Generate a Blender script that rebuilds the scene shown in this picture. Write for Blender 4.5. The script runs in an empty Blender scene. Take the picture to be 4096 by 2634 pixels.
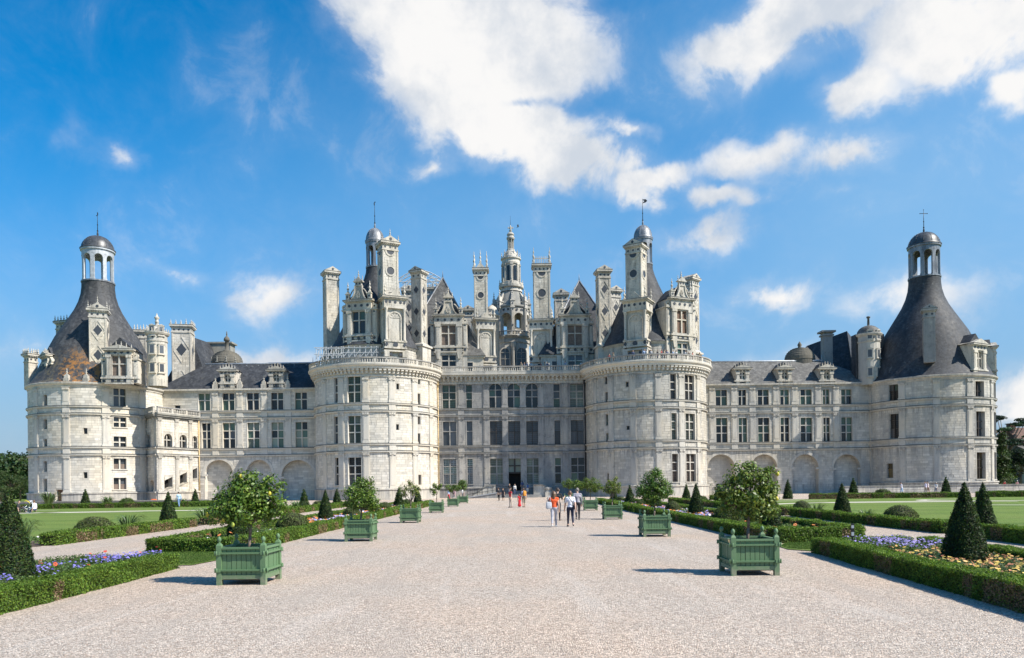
import bpy, math, random
import numpy as np
from mathutils import Matrix, Vector
random.seed(7); rng = np.random.default_rng(7)
PI = math.pi
SC = bpy.context.scene
COL = SC.collection

# ---------------------------------------------------------------- camera
F, CX, HY, ROLL, CAMH = 2958.0, 2048.0, 1942.0, 0.0125, 1.95
cam = bpy.data.cameras.new('camera'); cam_o = bpy.data.objects.new('camera', cam); COL.objects.link(cam_o)
cam.sensor_width = 36.0; cam.lens = 36.0 * F / 4096.0
cam.shift_y = (HY - 1317.0) / 4096.0
cam.clip_start = 0.1; cam.clip_end = 8000
cam_o.matrix_world = Matrix.Translation((0, 0, CAMH)) @ Matrix.Rotation(PI/2, 4, 'X') @ Matrix.Rotation(-ROLL, 4, 'Z')
SC.camera = cam_o

# survey helpers: a sight line of the photograph, met with the ground or with a wall
def ray(px, py):
    a, b = px - CX, HY - py
    c, s = math.cos(ROLL), math.sin(ROLL)
    return (a*c + b*s)/F, (-a*s + b*c)/F
def G(px, py):
    dx, dz = ray(px, py); t = -CAMH/dz
    return dx*t, t
def P(px, py, Y):
    dx, dz = ray(px, py)
    return dx*Y, CAMH + dz*Y
def crop(x0, y0, s): return lambda x, y: (x0 + x/s, y0 + y/s)
cA = crop(60, 1400, 2.484); c1 = crop(60, 820, 2.566); c3 = crop(600, 1250, 2.0); c4 = crop(1220, 780, 2.264)
c5 = crop(1220, 1380, 2.407); cC = crop(1680, 860, 2.4057); cM = crop(1700, 1440, 2.567); c3b = crop(2320, 800, 2.264)
c4b = crop(2320, 1400, 2.407); cW = crop(2800, 1200, 1.879); c6 = crop(3380, 860, 2.2654); c7 = crop(3380, 1440, 2.567)

# ---------------------------------------------------------------- sun, sky, exposure
SUN_EL, SUN_A = math.radians(46), math.radians(21.5)
sd = Vector((math.cos(SUN_EL)*math.cos(SUN_A), -math.cos(SUN_EL)*math.sin(SUN_A), math.sin(SUN_EL)))
sun = bpy.data.lights.new('sun', 'SUN'); sun_o = bpy.data.objects.new('sun', sun); COL.objects.link(sun_o)
sun.energy = 5.0; sun.angle = math.radians(0.53); sun.color = (1.0, 0.94, 0.84)
sun_o.rotation_euler = (-sd).to_track_quat('-Z', 'Y').to_euler(); sun_o.location = (60, -20, 80)
SC.view_settings.view_transform = 'Standard'; SC.view_settings.look = 'None'
SC.view_settings.exposure = 0.64; SC.view_settings.gamma = 1.0
SC.cycles.max_bounces = 5; SC.cycles.diffuse_bounces = 3; SC.cycles.glossy_bounces = 2; SC.cycles.transmission_bounces = 2

class NT:
    """short hand for node trees"""
    def __init__(s, tree): s.t = tree; s.n = tree.nodes; s.l = tree.links
    def new(s, typ, **kw):
        n = s.n.new(typ)
        for k, v in kw.items(): setattr(n, k, v)
        return n
    def put(s, sock, v):
        if hasattr(v, 'is_output'): s.l.new(v, sock)
        elif v is not None:
            if isinstance(v, (tuple, list)) and len(v) == 3 and sock.type == 'RGBA': v = (*v, 1.0)
            sock.default_value = v
    def math(s, op, a, b=None, c=None, clamp=False):
        n = s.new('ShaderNodeMath', operation=op, use_clamp=clamp)
        s.put(n.inputs[0], a)
        if b is not None: s.put(n.inputs[1], b)
        if c is not None: s.put(n.inputs[2], c)
        return n.outputs[0]
    def vmath(s, op, a, b=None, out=0):
        n = s.new('ShaderNodeVectorMath', operation=op)
        s.put(n.inputs[0], a)
        if b is not None: s.put(n.inputs[1], b)
        return n.outputs[out]
    def mix(s, f, a, b, typ='RGBA', blend='MIX'):
        n = s.new('ShaderNodeMix', data_type=typ)
        if typ == 'RGBA':
            n.blend_type = blend; i, j, o = n.inputs[6], n.inputs[7], n.outputs[2]
        else: i, j, o = n.inputs[2], n.inputs[3], n.outputs[0]
        s.put(n.inputs[0], f); s.put(i, a); s.put(j, b); return o
    def noise(s, vec, scale, detail=4, rough=0.55, dist=0.0, col=False):
        n = s.new('ShaderNodeTexNoise'); s.put(n.inputs['Vector'], vec); n.inputs['Scale'].default_value = scale
        n.inputs['Detail'].default_value = detail; n.inputs['Roughness'].default_value = rough
        n.inputs['Distortion'].default_value = dist
        return n.outputs[1 if col else 0]
    def vor(s, vec, scale, feat='F1', out='Distance', rnd=1.0):
        n = s.new('ShaderNodeTexVoronoi', feature=feat); s.put(n.inputs['Vector'], vec)
        n.inputs['Scale'].default_value = scale; n.inputs['Randomness'].default_value = rnd
        return n.outputs[out]
    def ss(s, v, a, b, lo=0.0, hi=1.0):
        n = s.new('ShaderNodeMapRange', interpolation_type='SMOOTHSTEP')
        s.put(n.inputs[0], v); s.put(n.inputs[1], a); s.put(n.inputs[2], b); s.put(n.inputs[3], lo); s.put(n.inputs[4], hi)
        return n.outputs[0]
    def lin(s, v, a, b, lo=0.0, hi=1.0):
        n = s.new('ShaderNodeMapRange'); s.put(n.inputs[0], v); s.put(n.inputs[1], a); s.put(n.inputs[2], b)
        s.put(n.inputs[3], lo); s.put(n.inputs[4], hi); return n.outputs[0]
    def pos(s): return s.new('ShaderNodeNewGeometry').outputs['Position']
    def bump(s, h, strength=0.3, dist=0.05):
        n = s.new('ShaderNodeBump'); n.inputs['Strength'].default_value = strength; n.inputs['Distance'].default_value = dist
        s.put(n.inputs['Height'], h); return n.outputs[0]

def make_world():
    w = bpy.data.worlds.new('World'); SC.world = w; w.use_nodes = True
    t = NT(w.node_tree); t.n.clear()
    out = t.new('ShaderNodeOutputWorld'); bg = t.new('ShaderNodeBackground'); t.l.new(bg.outputs[0], out.inputs[0])
    sky = t.new('ShaderNodeTexSky', sky_type='NISHITA'); sky.sun_disc = False
    sky.sun_elevation = SUN_EL; sky.sun_rotation = PI/2 + SUN_A
    sky.air_density = 1.0; sky.dust_density = 0.35; sky.ozone_density = 4.0; sky.altitude = 100
    hs = t.new('ShaderNodeHueSaturation'); hs.inputs['Saturation'].default_value = 1.42; hs.inputs['Value'].default_value = 2.3; hs.inputs['Hue'].default_value = 0.493
    t.l.new(sky.outputs[0], hs.inputs['Color'])
    d = t.new('ShaderNodeTexCoord').outputs['Generated']
    sep = t.new('ShaderNodeSeparateXYZ'); t.l.new(d, sep.inputs[0])
    az = t.math('ARCTAN2', sep.outputs[0], sep.outputs[1]); el = t.math('ARCSINE', sep.outputs[2])
    comb = t.new('ShaderNodeCombineXYZ'); t.l.new(az, comb.inputs[0]); t.l.new(el, comb.inputs[1]); ae = comb.outputs[0]
    # warp the cloud edges
    wn = t.noise(d, 5.0, 3, 0.6, col=True)
    wv = t.vmath('SUBTRACT', wn, (0.5, 0.5, 0.5)); wv = t.vmath('MULTIPLY', wv, (0.16, 0.11, 0.0)); aew = t.vmath('ADD', ae, wv)
    wn2 = t.noise(d, 17.0, 4, 0.6, col=True)
    wv2 = t.vmath('SUBTRACT', wn2, (0.5, 0.5, 0.5)); wv2 = t.vmath('MULTIPLY', wv2, (0.055, 0.045, 0.0)); aew = t.vmath('ADD', aew, wv2)
    veils = [(3700, 800, 1500, 1000, .62), (2100, 900, 1700, 750, .40), (3000, 300, 1200, 600, .35)]
    blobs = [  # cloud banks: sight line of the centre, half width, half height, thickness
        (1850, 60, 430, 190, 1.5), (2000, 230, 430, 200, 1.6), (1800, 330, 300, 170, 1.2), (1870, 500, 270, 150, 1.3), (2130, 570, 340, 120, 1.4),
        (2330, 660, 260, 110, 1.3), (2620, 730, 180, 70, 1.25), (2480, 660, 170, 60, .95), (2600, 520, 75, 50, .9), (1720, 700, 110, 50, .75),
        (3350, 60, 480, 150, 1.3), (3850, 130, 420, 170, 1.25), (2960, 180, 150, 190, .8), (3120, 200, 230, 120, 1.0), (3460, 380, 210, 110, 1.05),
        (4070, 330, 120, 110, 1.0), (3000, 640, 230, 70, .8), (3340, 640, 220, 80, .8), (2880, 800, 130, 55, .95),
        (2780, 960, 180, 90, .8), (3080, 1170, 150, 60, .8), (3620, 1230, 280, 90, .7), (3300, 820, 120, 40, .3),
        (1090, 1190, 230, 85, .85), (660, 1090, 140, 55, .5), (320, 540, 95, 110, .52), (480, 620, 120, 45, .55), (1000, 470, 110, 60, .28), (760, 610, 90, 30, .25),
        (1040, 1425, 320, 55, .8), (90, 1360, 200, 70, .5), (4060, 1580, 220, 110, 1.0), (3000, 1440, 280, 50, .65), (3900, 1050, 260, 90, .2)]
    def ae_of(px, py):
        x, z = ray(px, py); return math.atan2(x, 1.0), math.atan2(z, math.hypot(x, 1.0))
    def blob_len(vec, bx, by, rx, ry):
        a0, e0 = ae_of(bx, by); ra = abs(ae_of(bx+rx, by)[0]-ae_of(bx-rx, by)[0])/2; re = abs(ae_of(bx, by+ry)[1]-ae_of(bx, by-ry)[1])/2
        v = t.vmath('SUBTRACT', vec, (a0, e0, 0)); v = t.vmath('MULTIPLY', v, (1/ra, 1/re, 0)); return t.vmath('LENGTH', v, out=1)
    acc = None; veil = None
    for (bx, by, rx, ry, k) in blobs:
        m = t.lin(blob_len(aew, bx, by, rx, ry), 1.7, 0.0, 0.0, k)
        acc = m if acc is None else t.math('SMOOTH_MAX', acc, m, 0.25)
    for (bx, by, rx, ry, k) in veils:
        m = t.ss(blob_len(ae, bx, by, rx, ry), 1.3, 0.0, 0.0, k); veil = m if veil is None else t.math('MAXIMUM', veil, m)
    # scattered thin cloud everywhere else in the sky
    zc = t.math('MAXIMUM', sep.outputs[2], 0.06)
    flat = t.new('ShaderNodeCombineXYZ'); t.l.new(t.math('DIVIDE', sep.outputs[0], zc), flat.inputs[0]); t.l.new(t.math('DIVIDE', sep.outputs[1], zc), flat.inputs[1])
    far = t.noise(flat.outputs[0], 0.55, 6, 0.6, 0.3)
    wisp = t.ss(far, 0.60, 0.9, 0.0, 0.14)
    fb = t.noise(d, 12.0, 8, 0.62, 0.35)
    fine = t.math('SUBTRACT', fb, 0.5)
    dens = t.math('ADD', acc, t.math('MULTIPLY', fine, 2.0))
    dens = t.math('MULTIPLY', dens, t.ss(acc, 0.0, 0.18))
    dens = t.math('MULTIPLY', t.ss(dens, 0.16, 0.76), t.ss(acc, 0.05, 0.75, 0.14, 1.0))
    soft = t.math('MULTIPLY', t.ss(t.math('ADD', acc, t.math('MULTIPLY', fine, 0.9)), 0.02, 1.15), t.ss(acc, 0.0, 0.3, 0.0, 0.62))
    dens = t.math('MAXIMUM', t.math('MAXIMUM', dens, wisp), soft)
    haze = t.ss(el, 0.42, 0.0, 0.0, 0.9)                       # whitish air low over the horizon
    ground = t.ss(sep.outputs[2], -0.02, 0.0)
    sh = t.noise(t.vmath('ADD', d, (0.03, 0.0, 0.045)), 7.0, 6, 0.6)
    shade = t.ss(sh, 0.34, 0.58)
    cl = t.mix(shade, (7.6, 8.3, 9.3), (11.6, 11.5, 11.4))
    c = t.mix(haze, hs.outputs[0], (3.3, 5.0, 7.3))
    c = t.mix(veil, c, (3.9, 6.9, 10.2))
    c = t.mix(dens, c, cl)
    c = t.mix(ground, (1.6, 1.7, 1.6), c)
    t.l.new(c, bg.inputs[0]); bg.inputs[1].default_value = 0.053
make_world()

# ---------------------------------------------------------------- materials
MATS = {}
def mat(name, col=(0.5, 0.5, 0.5), rough=0.6, metal=0.0, fn=None, spec=None):
    m = bpy.data.materials.new(name); m.use_nodes = True; t = NT(m.node_tree)
    b = m.node_tree.nodes['Principled BSDF']
    b.inputs['Base Color'].default_value = (*col, 1); b.inputs['Roughness'].default_value = rough; b.inputs['Metallic'].default_value = metal
    if spec is not None: b.inputs['Specular IOR Level'].default_value = spec
    if fn: fn(t, b)
    MATS[name] = m; return m
def grain(col, amt=0.12, scale=8.0, bump=0.0, bscale=40.0):
    """plain surface with a little mottling"""
    def fn(t, b):
        p = t.pos(); n = t.noise(p, scale, 5)
        v = t.lin(n, 0.3, 0.7, 1-amt, 1+amt)
        t.l.new(t.mix(1.0, (*col, 1), t.new_rgb(v), blend='MULTIPLY'), b.inputs['Base Color'])
        if bump: t.l.new(t.bump(t.noise(p, bscale, 3), bump, 0.02), b.inputs['Normal'])
    return fn
def _new_rgb(self, v):
    n = self.new('ShaderNodeCombineColor'); [self.l.new(v, n.inputs[i]) for i in range(3)]; return n.outputs[0]
NT.new_rgb = _new_rgb

def stone(stain, spots=0.0, base=(0.65, 0.615, 0.545), grey=(0.36, 0.352, 0.338), dark=(0.15, 0.145, 0.135), warm=0.5):
    def fn(t, b):
        p = t.pos()
        tone = t.new('ShaderNodeAttribute', attribute_name='tone').outputs['Fac']
        c = t.mix(t.ss(t.noise(p, 0.22, 5), 0.35, 0.7), base, (base[0]*1.02, base[1]*0.965, base[2]*0.87))
        c = t.mix(1.0, c, t.new_rgb(t.lin(tone, 0.0, 1.0, 0.74, 1.10)), blend='MULTIPLY')
        # grey weathering in broad patches and long rain streaks
        st = t.noise(t.vmath('MULTIPLY', p, (1.0, 1.0, 0.22)), 0.55, 4, 0.62, 0.4)
        c = t.mix(t.math('MULTIPLY', t.ss(st, 0.62-0.30*stain, 0.78-0.22*stain), 0.25+0.6*stain, clamp=True), c, grey)
        pt = t.noise(p, 0.9, 5, 0.68, 0.6)
        c = t.mix(t.math('MULTIPLY', t.ss(pt, 0.62-0.12*stain, 0.80-0.1*stain), 0.35+0.4*stain), c, (grey[0]*.72, grey[1]*.72, grey[2]*.74))
        bl = t.noise(t.vmath('MULTIPLY', p, (1.0, 1.0, 0.5)), 2.3, 4, 0.7)
        c = t.mix(t.math('MULTIPLY', t.ss(bl, 0.60-0.06*stain, 0.78), 0.35+0.45*stain, clamp=True), c, dark)
        if spots:      # black lichen in small spots and rain runs
            sp = t.noise(p, 5.5, 4, 0.75, 0.3); ru = t.noise(t.vmath('MULTIPLY', p, (2.6, 2.6, 0.16)), 1.0, 4, 0.7)
            c = t.mix(t.math('MULTIPLY', t.ss(sp, 0.56, 0.68), 0.75*spots), c, dark)
            c = t.mix(t.math('MULTIPLY', t.ss(ru, 0.54, 0.70), 0.6*spots), c, tuple(x*1.6 for x in dark))
        # rain runs washed down from the string courses and the main cornice
        sz_ = t.new('ShaderNodeSeparateXYZ'); t.l.new(p, sz_.inputs[0]); run = t.noise(t.vmath('MULTIPLY', p, (3.2, 3.2, 0.10)), 1.0, 4, 0.7)
        led_ = None
        for lv in (7.15, 13.2, 18.6, 1.55):
            m_ = t.math('MULTIPLY', t.ss(sz_.outputs[2], lv-2.2, lv-.1), t.math('LESS_THAN', sz_.outputs[2], lv)); led_ = m_ if led_ is None else t.math('MAXIMUM', led_, m_)
        c = t.mix(t.math('MULTIPLY', t.math('MULTIPLY', led_, t.ss(run, 0.42, 0.62)), 0.30+0.35*stain), c, (grey[0]*.55, grey[1]*.55, grey[2]*.55))
        # soot and algae that settle on ledges facing the sky
        nz = t.new('ShaderNodeSeparateXYZ'); t.l.new(t.new('ShaderNodeNewGeometry').outputs['Normal'], nz.inputs[0])
        led = t.math('MULTIPLY', t.ss(nz.outputs[2], 0.5, 0.9), t.ss(t.noise(p, 1.6, 4), 0.30, 0.6))
        c = t.mix(t.math('MULTIPLY', led, 0.75), c, (0.13, 0.125, 0.11))
        t.l.new(c, b.inputs['Base Color']); b.inputs['Roughness'].default_value = 0.9; b.inputs['Specular IOR Level'].default_value = 0.2
        t.l.new(t.bump(t.noise(p, 9.0, 4, 0.7), 0.25, 0.03), b.inputs['Normal'])
    return fn
mat('limestone', fn=stone(0.34, 0.2)); mat('limestone_grey', fn=stone(0.66, 0.25, base=(0.56, 0.53, 0.47), grey=(0.32, 0.315, 0.30)))
mat('limestone_dark', fn=stone(0.95, 0.35, base=(0.47, 0.45, 0.415), grey=(0.26, 0.256, 0.25), dark=(0.10, 0.098, 0.095)))  # weathered grey stone, darkened further to deepen the entrance front's shade
mat('limestone_roof', fn=stone(0.66, 1.0, base=(0.63, 0.595, 0.53), grey=(0.33, 0.315, 0.28), dark=(0.07, 0.066, 0.058)))
mat('dome_stone', fn=stone(0.9, 0.9, base=(0.20, 0.185, 0.155), grey=(0.12, 0.115, 0.10), dark=(0.05, 0.048, 0.042)))
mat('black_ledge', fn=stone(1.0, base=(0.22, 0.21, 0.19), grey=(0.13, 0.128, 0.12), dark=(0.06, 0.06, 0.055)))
mat('limestone_black', fn=stone(0.8, base=(0.34, 0.33, 0.29), grey=(0.2, 0.2, 0.19)))
mat('ochre_stone', (0.62, 0.46, 0.24), 0.9, fn=grain((0.62, 0.46, 0.24), 0.3, 1.5))

def slate(base, lichen=0.0, light=0.0):
    def fn(t, b):
        p = t.pos()
        st = t.noise(t.vmath('MULTIPLY', p, (1.6, 1.6, 0.22)), 0.8, 6, 0.65)
        c = t.mix(t.ss(st, 0.35, 0.75), base, tuple(x*1.75+0.01 for x in base))
        c = t.mix(t.math('MULTIPLY', t.ss(t.noise(p, 1.1, 6, 0.7), 0.55, 0.78), 0.55), c, (0.20, 0.19, 0.165))
        cell = t.vor(t.vmath('MULTIPLY', p, (3.2, 3.2, 4.0)), 1.0, out='Color')
        sepc = t.new('ShaderNodeSeparateColor'); t.l.new(cell, sepc.inputs[0])
        c = t.mix(1.0, c, t.new_rgb(t.lin(sepc.outputs[0], 0, 1, 0.72, 1.3)), blend='MULTIPLY')
        if lichen:
            sx = t.new('ShaderNodeSeparateXYZ'); t.l.new(p, sx.inputs[0])
            band = t.ss(sx.outputs[2], 24.8, 20.5)
            side = t.math('MULTIPLY', t.ss(sx.outputs[0], -68.2, -65.6), t.ss(sx.outputs[0], -59.8, -62.0))
            ln = t.ss(t.noise(p, 1.3, 6, 0.75), 0.46, 0.60)
            c = t.mix(t.math('MULTIPLY', t.math('MULTIPLY', band, ln), 0.55*lichen), c, (0.17, 0.14, 0.075))
            c = t.mix(t.math('MULTIPLY', t.math('MULTIPLY', t.math('MULTIPLY', band, ln), side), 0.85*lichen), c, (0.32, 0.14, 0.035))
        t.l.new(c, b.inputs['Base Color'])
        t.l.new(t.lin(st, 0.3, 0.7, 0.55, 0.8), b.inputs['Roughness']); b.inputs['Specular IOR Level'].default_value = 0.35
        wv = t.new('ShaderNodeTexWave', wave_type='BANDS', bands_direction='Z', wave_profile='SAW'); t.l.new(p, wv.inputs['Vector']); wv.inputs['Scale'].default_value = 1.1
        wv.inputs['Distortion'].default_value = 0.6; wv.inputs['Detail'].default_value = 2
        h = t.math('ADD', t.math('MULTIPLY', wv.outputs[1], 0.5), t.noise(p, 5.0, 5, 0.7))
        t.l.new(t.bump(h, 0.35, 0.05), b.inputs['Normal'])
    return fn
mat('slate', fn=slate((0.030, 0.032, 0.036))); mat('slate_pale', fn=slate((0.085, 0.082, 0.076)))
mat('slate_lichen', fn=slate((0.040, 0.041, 0.043), 1.0)); mat('slate_inlay', (0.05, 0.055, 0.065), 0.45)
def lead(t, b):
    p = t.pos(); st = t.noise(t.vmath('MULTIPLY', p, (2.2, 2.2, 0.5)), 1.0, 5, 0.6)
    t.l.new(t.mix(t.ss(st, 0.3, 0.7), (0.13, 0.135, 0.145), (0.30, 0.31, 0.32)), b.inputs['Base Color'])
    b.inputs['Roughness'].default_value = 0.42; b.inputs['Metallic'].default_value = 0.35
mat('lead', fn=lead); mat('lead_dark', (0.075, 0.078, 0.082), 0.45, 0.3, fn=grain((0.075, 0.078, 0.082), 0.4, 2.0))
mat('lead_pale', (0.42, 0.44, 0.46), 0.5, 0.2, fn=grain((0.42, 0.44, 0.46), 0.25, 2.0))
mat('scaffold_grey', (0.50, 0.51, 0.52), 0.55); mat('iron', (0.03, 0.03, 0.032), 0.5, 0.6); mat('steel', (0.55, 0.56, 0.57), 0.35, 0.8)
def glass(col, rough=0.06):
    def fn(t, b):
        p = t.pos(); r = t.new('ShaderNodeObjectInfo').outputs['Random']
        t.l.new(t.mix(r, tuple(x*0.55 for x in col), tuple(x*1.5 for x in col)), b.inputs['Base Color'])
        b.inputs['Roughness'].default_value = rough
        t.l.new(t.bump(t.noise(p, 2.6, 2), 0.25, 0.05), b.inputs['Normal'])
    return fn
mat('glass_dark', fn=glass((0.018, 0.021, 0.024))); mat('glass_green', fn=glass((0.07, 0.115, 0.085), 0.15))
mat('glass_grey', fn=glass((0.085, 0.092, 0.102), 0.1)); mat('glass_pale', fn=glass((0.20, 0.235, 0.19), 0.2))  # grey panes: reflections put into a paler base colour
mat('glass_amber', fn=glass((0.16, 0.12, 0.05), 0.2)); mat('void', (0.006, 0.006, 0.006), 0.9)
mat('wood_dark', (0.035, 0.026, 0.02), 0.6); mat('shutter', (0.16, 0.12, 0.095), 0.7, fn=grain((0.16, 0.12, 0.095), 0.25, 3.0)); mat('door_wood', (0.13, 0.07, 0.04), 0.6, fn=grain((0.13, 0.07, 0.04), 0.3, 5.0))

def gravel(t, b):
    p = t.pos()
    big = t.noise(p, 0.16, 5, 0.6); mid = t.noise(p, 1.3, 5, 0.65)
    c = t.mix(t.ss(big, 0.38, 0.64), (0.495, 0.425, 0.358), (0.535, 0.425, 0.335))
    vc = t.new('ShaderNodeSeparateColor'); t.l.new(t.vor(p, 46.0, out='Color'), vc.inputs[0])
    vd = t.vor(p, 46.0)
    vc2 = t.new('ShaderNodeSeparateColor'); t.l.new(t.vor(p, 21.0, out='Color'), vc2.inputs[0])
    c = t.mix(1.0, c, t.new_rgb(t.lin(vc.outputs[0], 0, 1, 0.56, 1.40)), blend='MULTIPLY')
    c = t.mix(1.0, c, t.new_rgb(t.lin(vc2.outputs[0], 0, 1, 0.80, 1.18)), blend='MULTIPLY')
    c = t.mix(t.ss(vc.outputs[1], 0.80, 0.9, 0, 0.55), c, (0.40, 0.27, 0.19))
    c = t.mix(t.ss(vd, 0.55, 0.95, 0, 0.75), c, (0.13, 0.115, 0.10))
    lane = t.noise(t.vmath('MULTIPLY', p, (1.0, 0.12, 1.0)), 0.9, 5, 0.65, 0.5)
    c = t.mix(t.ss(lane, 0.50, 0.66, 0, 0.5), c, (0.39, 0.335, 0.285))
    c = t.mix(t.ss(lane, 0.46, 0.32, 0, 0.25), c, (0.60, 0.55, 0.50))
    c = t.mix(t.ss(mid, 0.56, 0.75, 0, 0.34), c, (0.35, 0.315, 0.28))
    t.l.new(c, b.inputs['Base Color']); b.inputs['Roughness'].default_value = 0.92; b.inputs['Specular IOR Level'].default_value = 0.25
    h = t.math('ADD', t.math('MULTIPLY', vd, -1.0), t.math('MULTIPLY', vc.outputs[2], 0.7))
    h = t.math('ADD', h, t.math('MULTIPLY', mid, 2.2))
    t.l.new(t.bump(h, 0.85, 0.02), b.inputs['Normal'])
mat('gravel', fn=gravel)
def pale_sand(t, b):
    p = t.pos(); n = t.noise(p, 2.5, 5)
    t.l.new(t.mix(n, (0.62, 0.57, 0.48), (0.50, 0.46, 0.38)), b.inputs['Base Color']); b.inputs['Roughness'].default_value = 0.95
mat('pale_sand', fn=pale_sand)
def lawn(t, b):
    p = t.pos(); sx = t.new('ShaderNodeSeparateXYZ'); t.l.new(p, sx.inputs[0])
    a = t.noise(p, 0.12, 5, 0.6); f = t.noise(t.vmath('MULTIPLY', p, (7.0, 2.6, 1)), 3.0, 5, 0.75); g = t.noise(t.vmath('MULTIPLY', p, (0.5, 2.2, 1)), 0.9, 5, 0.6)
    mow = t.math('SINE', t.math('MULTIPLY', sx.outputs[1], 1.15))
    c = t.mix(t.ss(a, 0.35, 0.65), (0.085, 0.145, 0.024), (0.118, 0.175, 0.032))
    c = t.mix(t.ss(mow, -0.4, 0.4, 0, 0.5), c, (0.140, 0.205, 0.040))
    c = t.mix(t.ss(g, 0.42, 0.70, 0, 0.75), c, (0.165, 0.190, 0.055))
    c = t.mix(1.0, c, t.new_rgb(t.lin(f, 0.25, 0.75, 0.52, 1.5)), blend='MULTIPLY')
    t.l.new(c, b.inputs['Base Color']); b.inputs['Roughness'].default_value = 0.85; b.inputs['Specular IOR Level'].default_value = 0.2
    t.l.new(t.bump(f, 0.9, 0.05), b.inputs['Normal'])
mat('lawn', fn=lawn)
mat('soil', (0.09, 0.065, 0.045), 0.95, fn=grain((0.09, 0.065, 0.045), 0.4, 6.0, 0.6, 20.0))
def leaf(t, b):
    a = t.new('ShaderNodeAttribute', attribute_name='col').outputs['Color']
    t.l.new(a, b.inputs['Base Color']); b.inputs['Roughness'].default_value = 0.55; b.inputs['Specular IOR Level'].default_value = 0.18
    tr = t.new('ShaderNodeBsdfTranslucent'); t.l.new(t.mix(1.0, a, (1.25, 1.35, 0.6, 1), blend='MULTIPLY'), tr.inputs[0])
    mx = t.new('ShaderNodeMixShader'); mx.inputs[0].default_value = 0.28
    out = [n for n in t.n if n.type == 'OUTPUT_MATERIAL'][0]
    t.l.new(b.outputs[0], mx.inputs[1]); t.l.new(tr.outputs[0], mx.inputs[2]); t.l.new(mx.outputs[0], out.inputs[0])
mat('leaf', fn=leaf)
def gloss_leaf(t, b):
    leaf(t, b); b.inputs['Roughness'].default_value = 0.42; b.inputs['Specular IOR Level'].default_value = 0.3
mat('gloss_leaf', fn=gloss_leaf)
def petal(t, b):
    t.l.new(t.new('ShaderNodeAttribute', attribute_name='col').outputs['Color'], b.inputs['Base Color']); b.inputs['Roughness'].default_value = 0.7
mat('petal', fn=petal)
mat('twigs', (0.035, 0.034, 0.018), 0.95, fn=grain((0.035, 0.034, 0.018), 0.5, 9.0, 0.8, 25.0))
mat('bark', (0.17, 0.13, 0.10), 0.9, fn=grain((0.17, 0.13, 0.10), 0.35, 20.0, 0.5, 60.0))
mat('lemon', (0.48, 0.42, 0.04), 0.5); mat('green_lemon', (0.30, 0.36, 0.05), 0.45)
def paint(t, b):
    p = t.pos(); r = t.new('ShaderNodeObjectInfo').outputs['Random']
    c = t.mix(r, (0.094, 0.176, 0.082), (0.120, 0.208, 0.100))
    c = t.mix(t.ss(t.noise(t.vmath('MULTIPLY', p, (6, 6, 1.2)), 2.0, 6, 0.7), 0.55, 0.8, 0, 0.45), c, (0.19, 0.25, 0.13))
    c = t.mix(t.ss(t.noise(p, 7.0, 6, 0.7), 0.62, 0.75, 0, 0.5), c, (0.075, 0.12, 0.07))
    zz = t.new('ShaderNodeSeparateXYZ'); t.l.new(p, zz.inputs[0]); sp = t.noise(p, 11.0, 5, 0.7)
    c = t.mix(t.math('MULTIPLY', t.ss(zz.outputs[2], 0.30, 0.02), t.ss(sp, 0.35, 0.65, 0.1, 0.6)), c, (0.30, 0.26, 0.20))
    t.l.new(c, b.inputs['Base Color']); t.l.new(t.lin(sp, 0.3, 0.7, 0.45, 0.75), b.inputs['Roughness'])
    t.l.new(t.bump(t.noise(t.vmath('MULTIPLY', p, (20, 20, 2)), 3.0, 4), 0.12, 0.01), b.inputs['Normal'])
mat('green_paint', fn=paint)
mat('roof_tiles', (0.13, 0.075, 0.058), 0.85, fn=grain((0.13, 0.075, 0.058), 0.45, 2.5, 0.6, 6.0))
mat('brass', (0.62, 0.50, 0.22), 0.4, 0.4)

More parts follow.
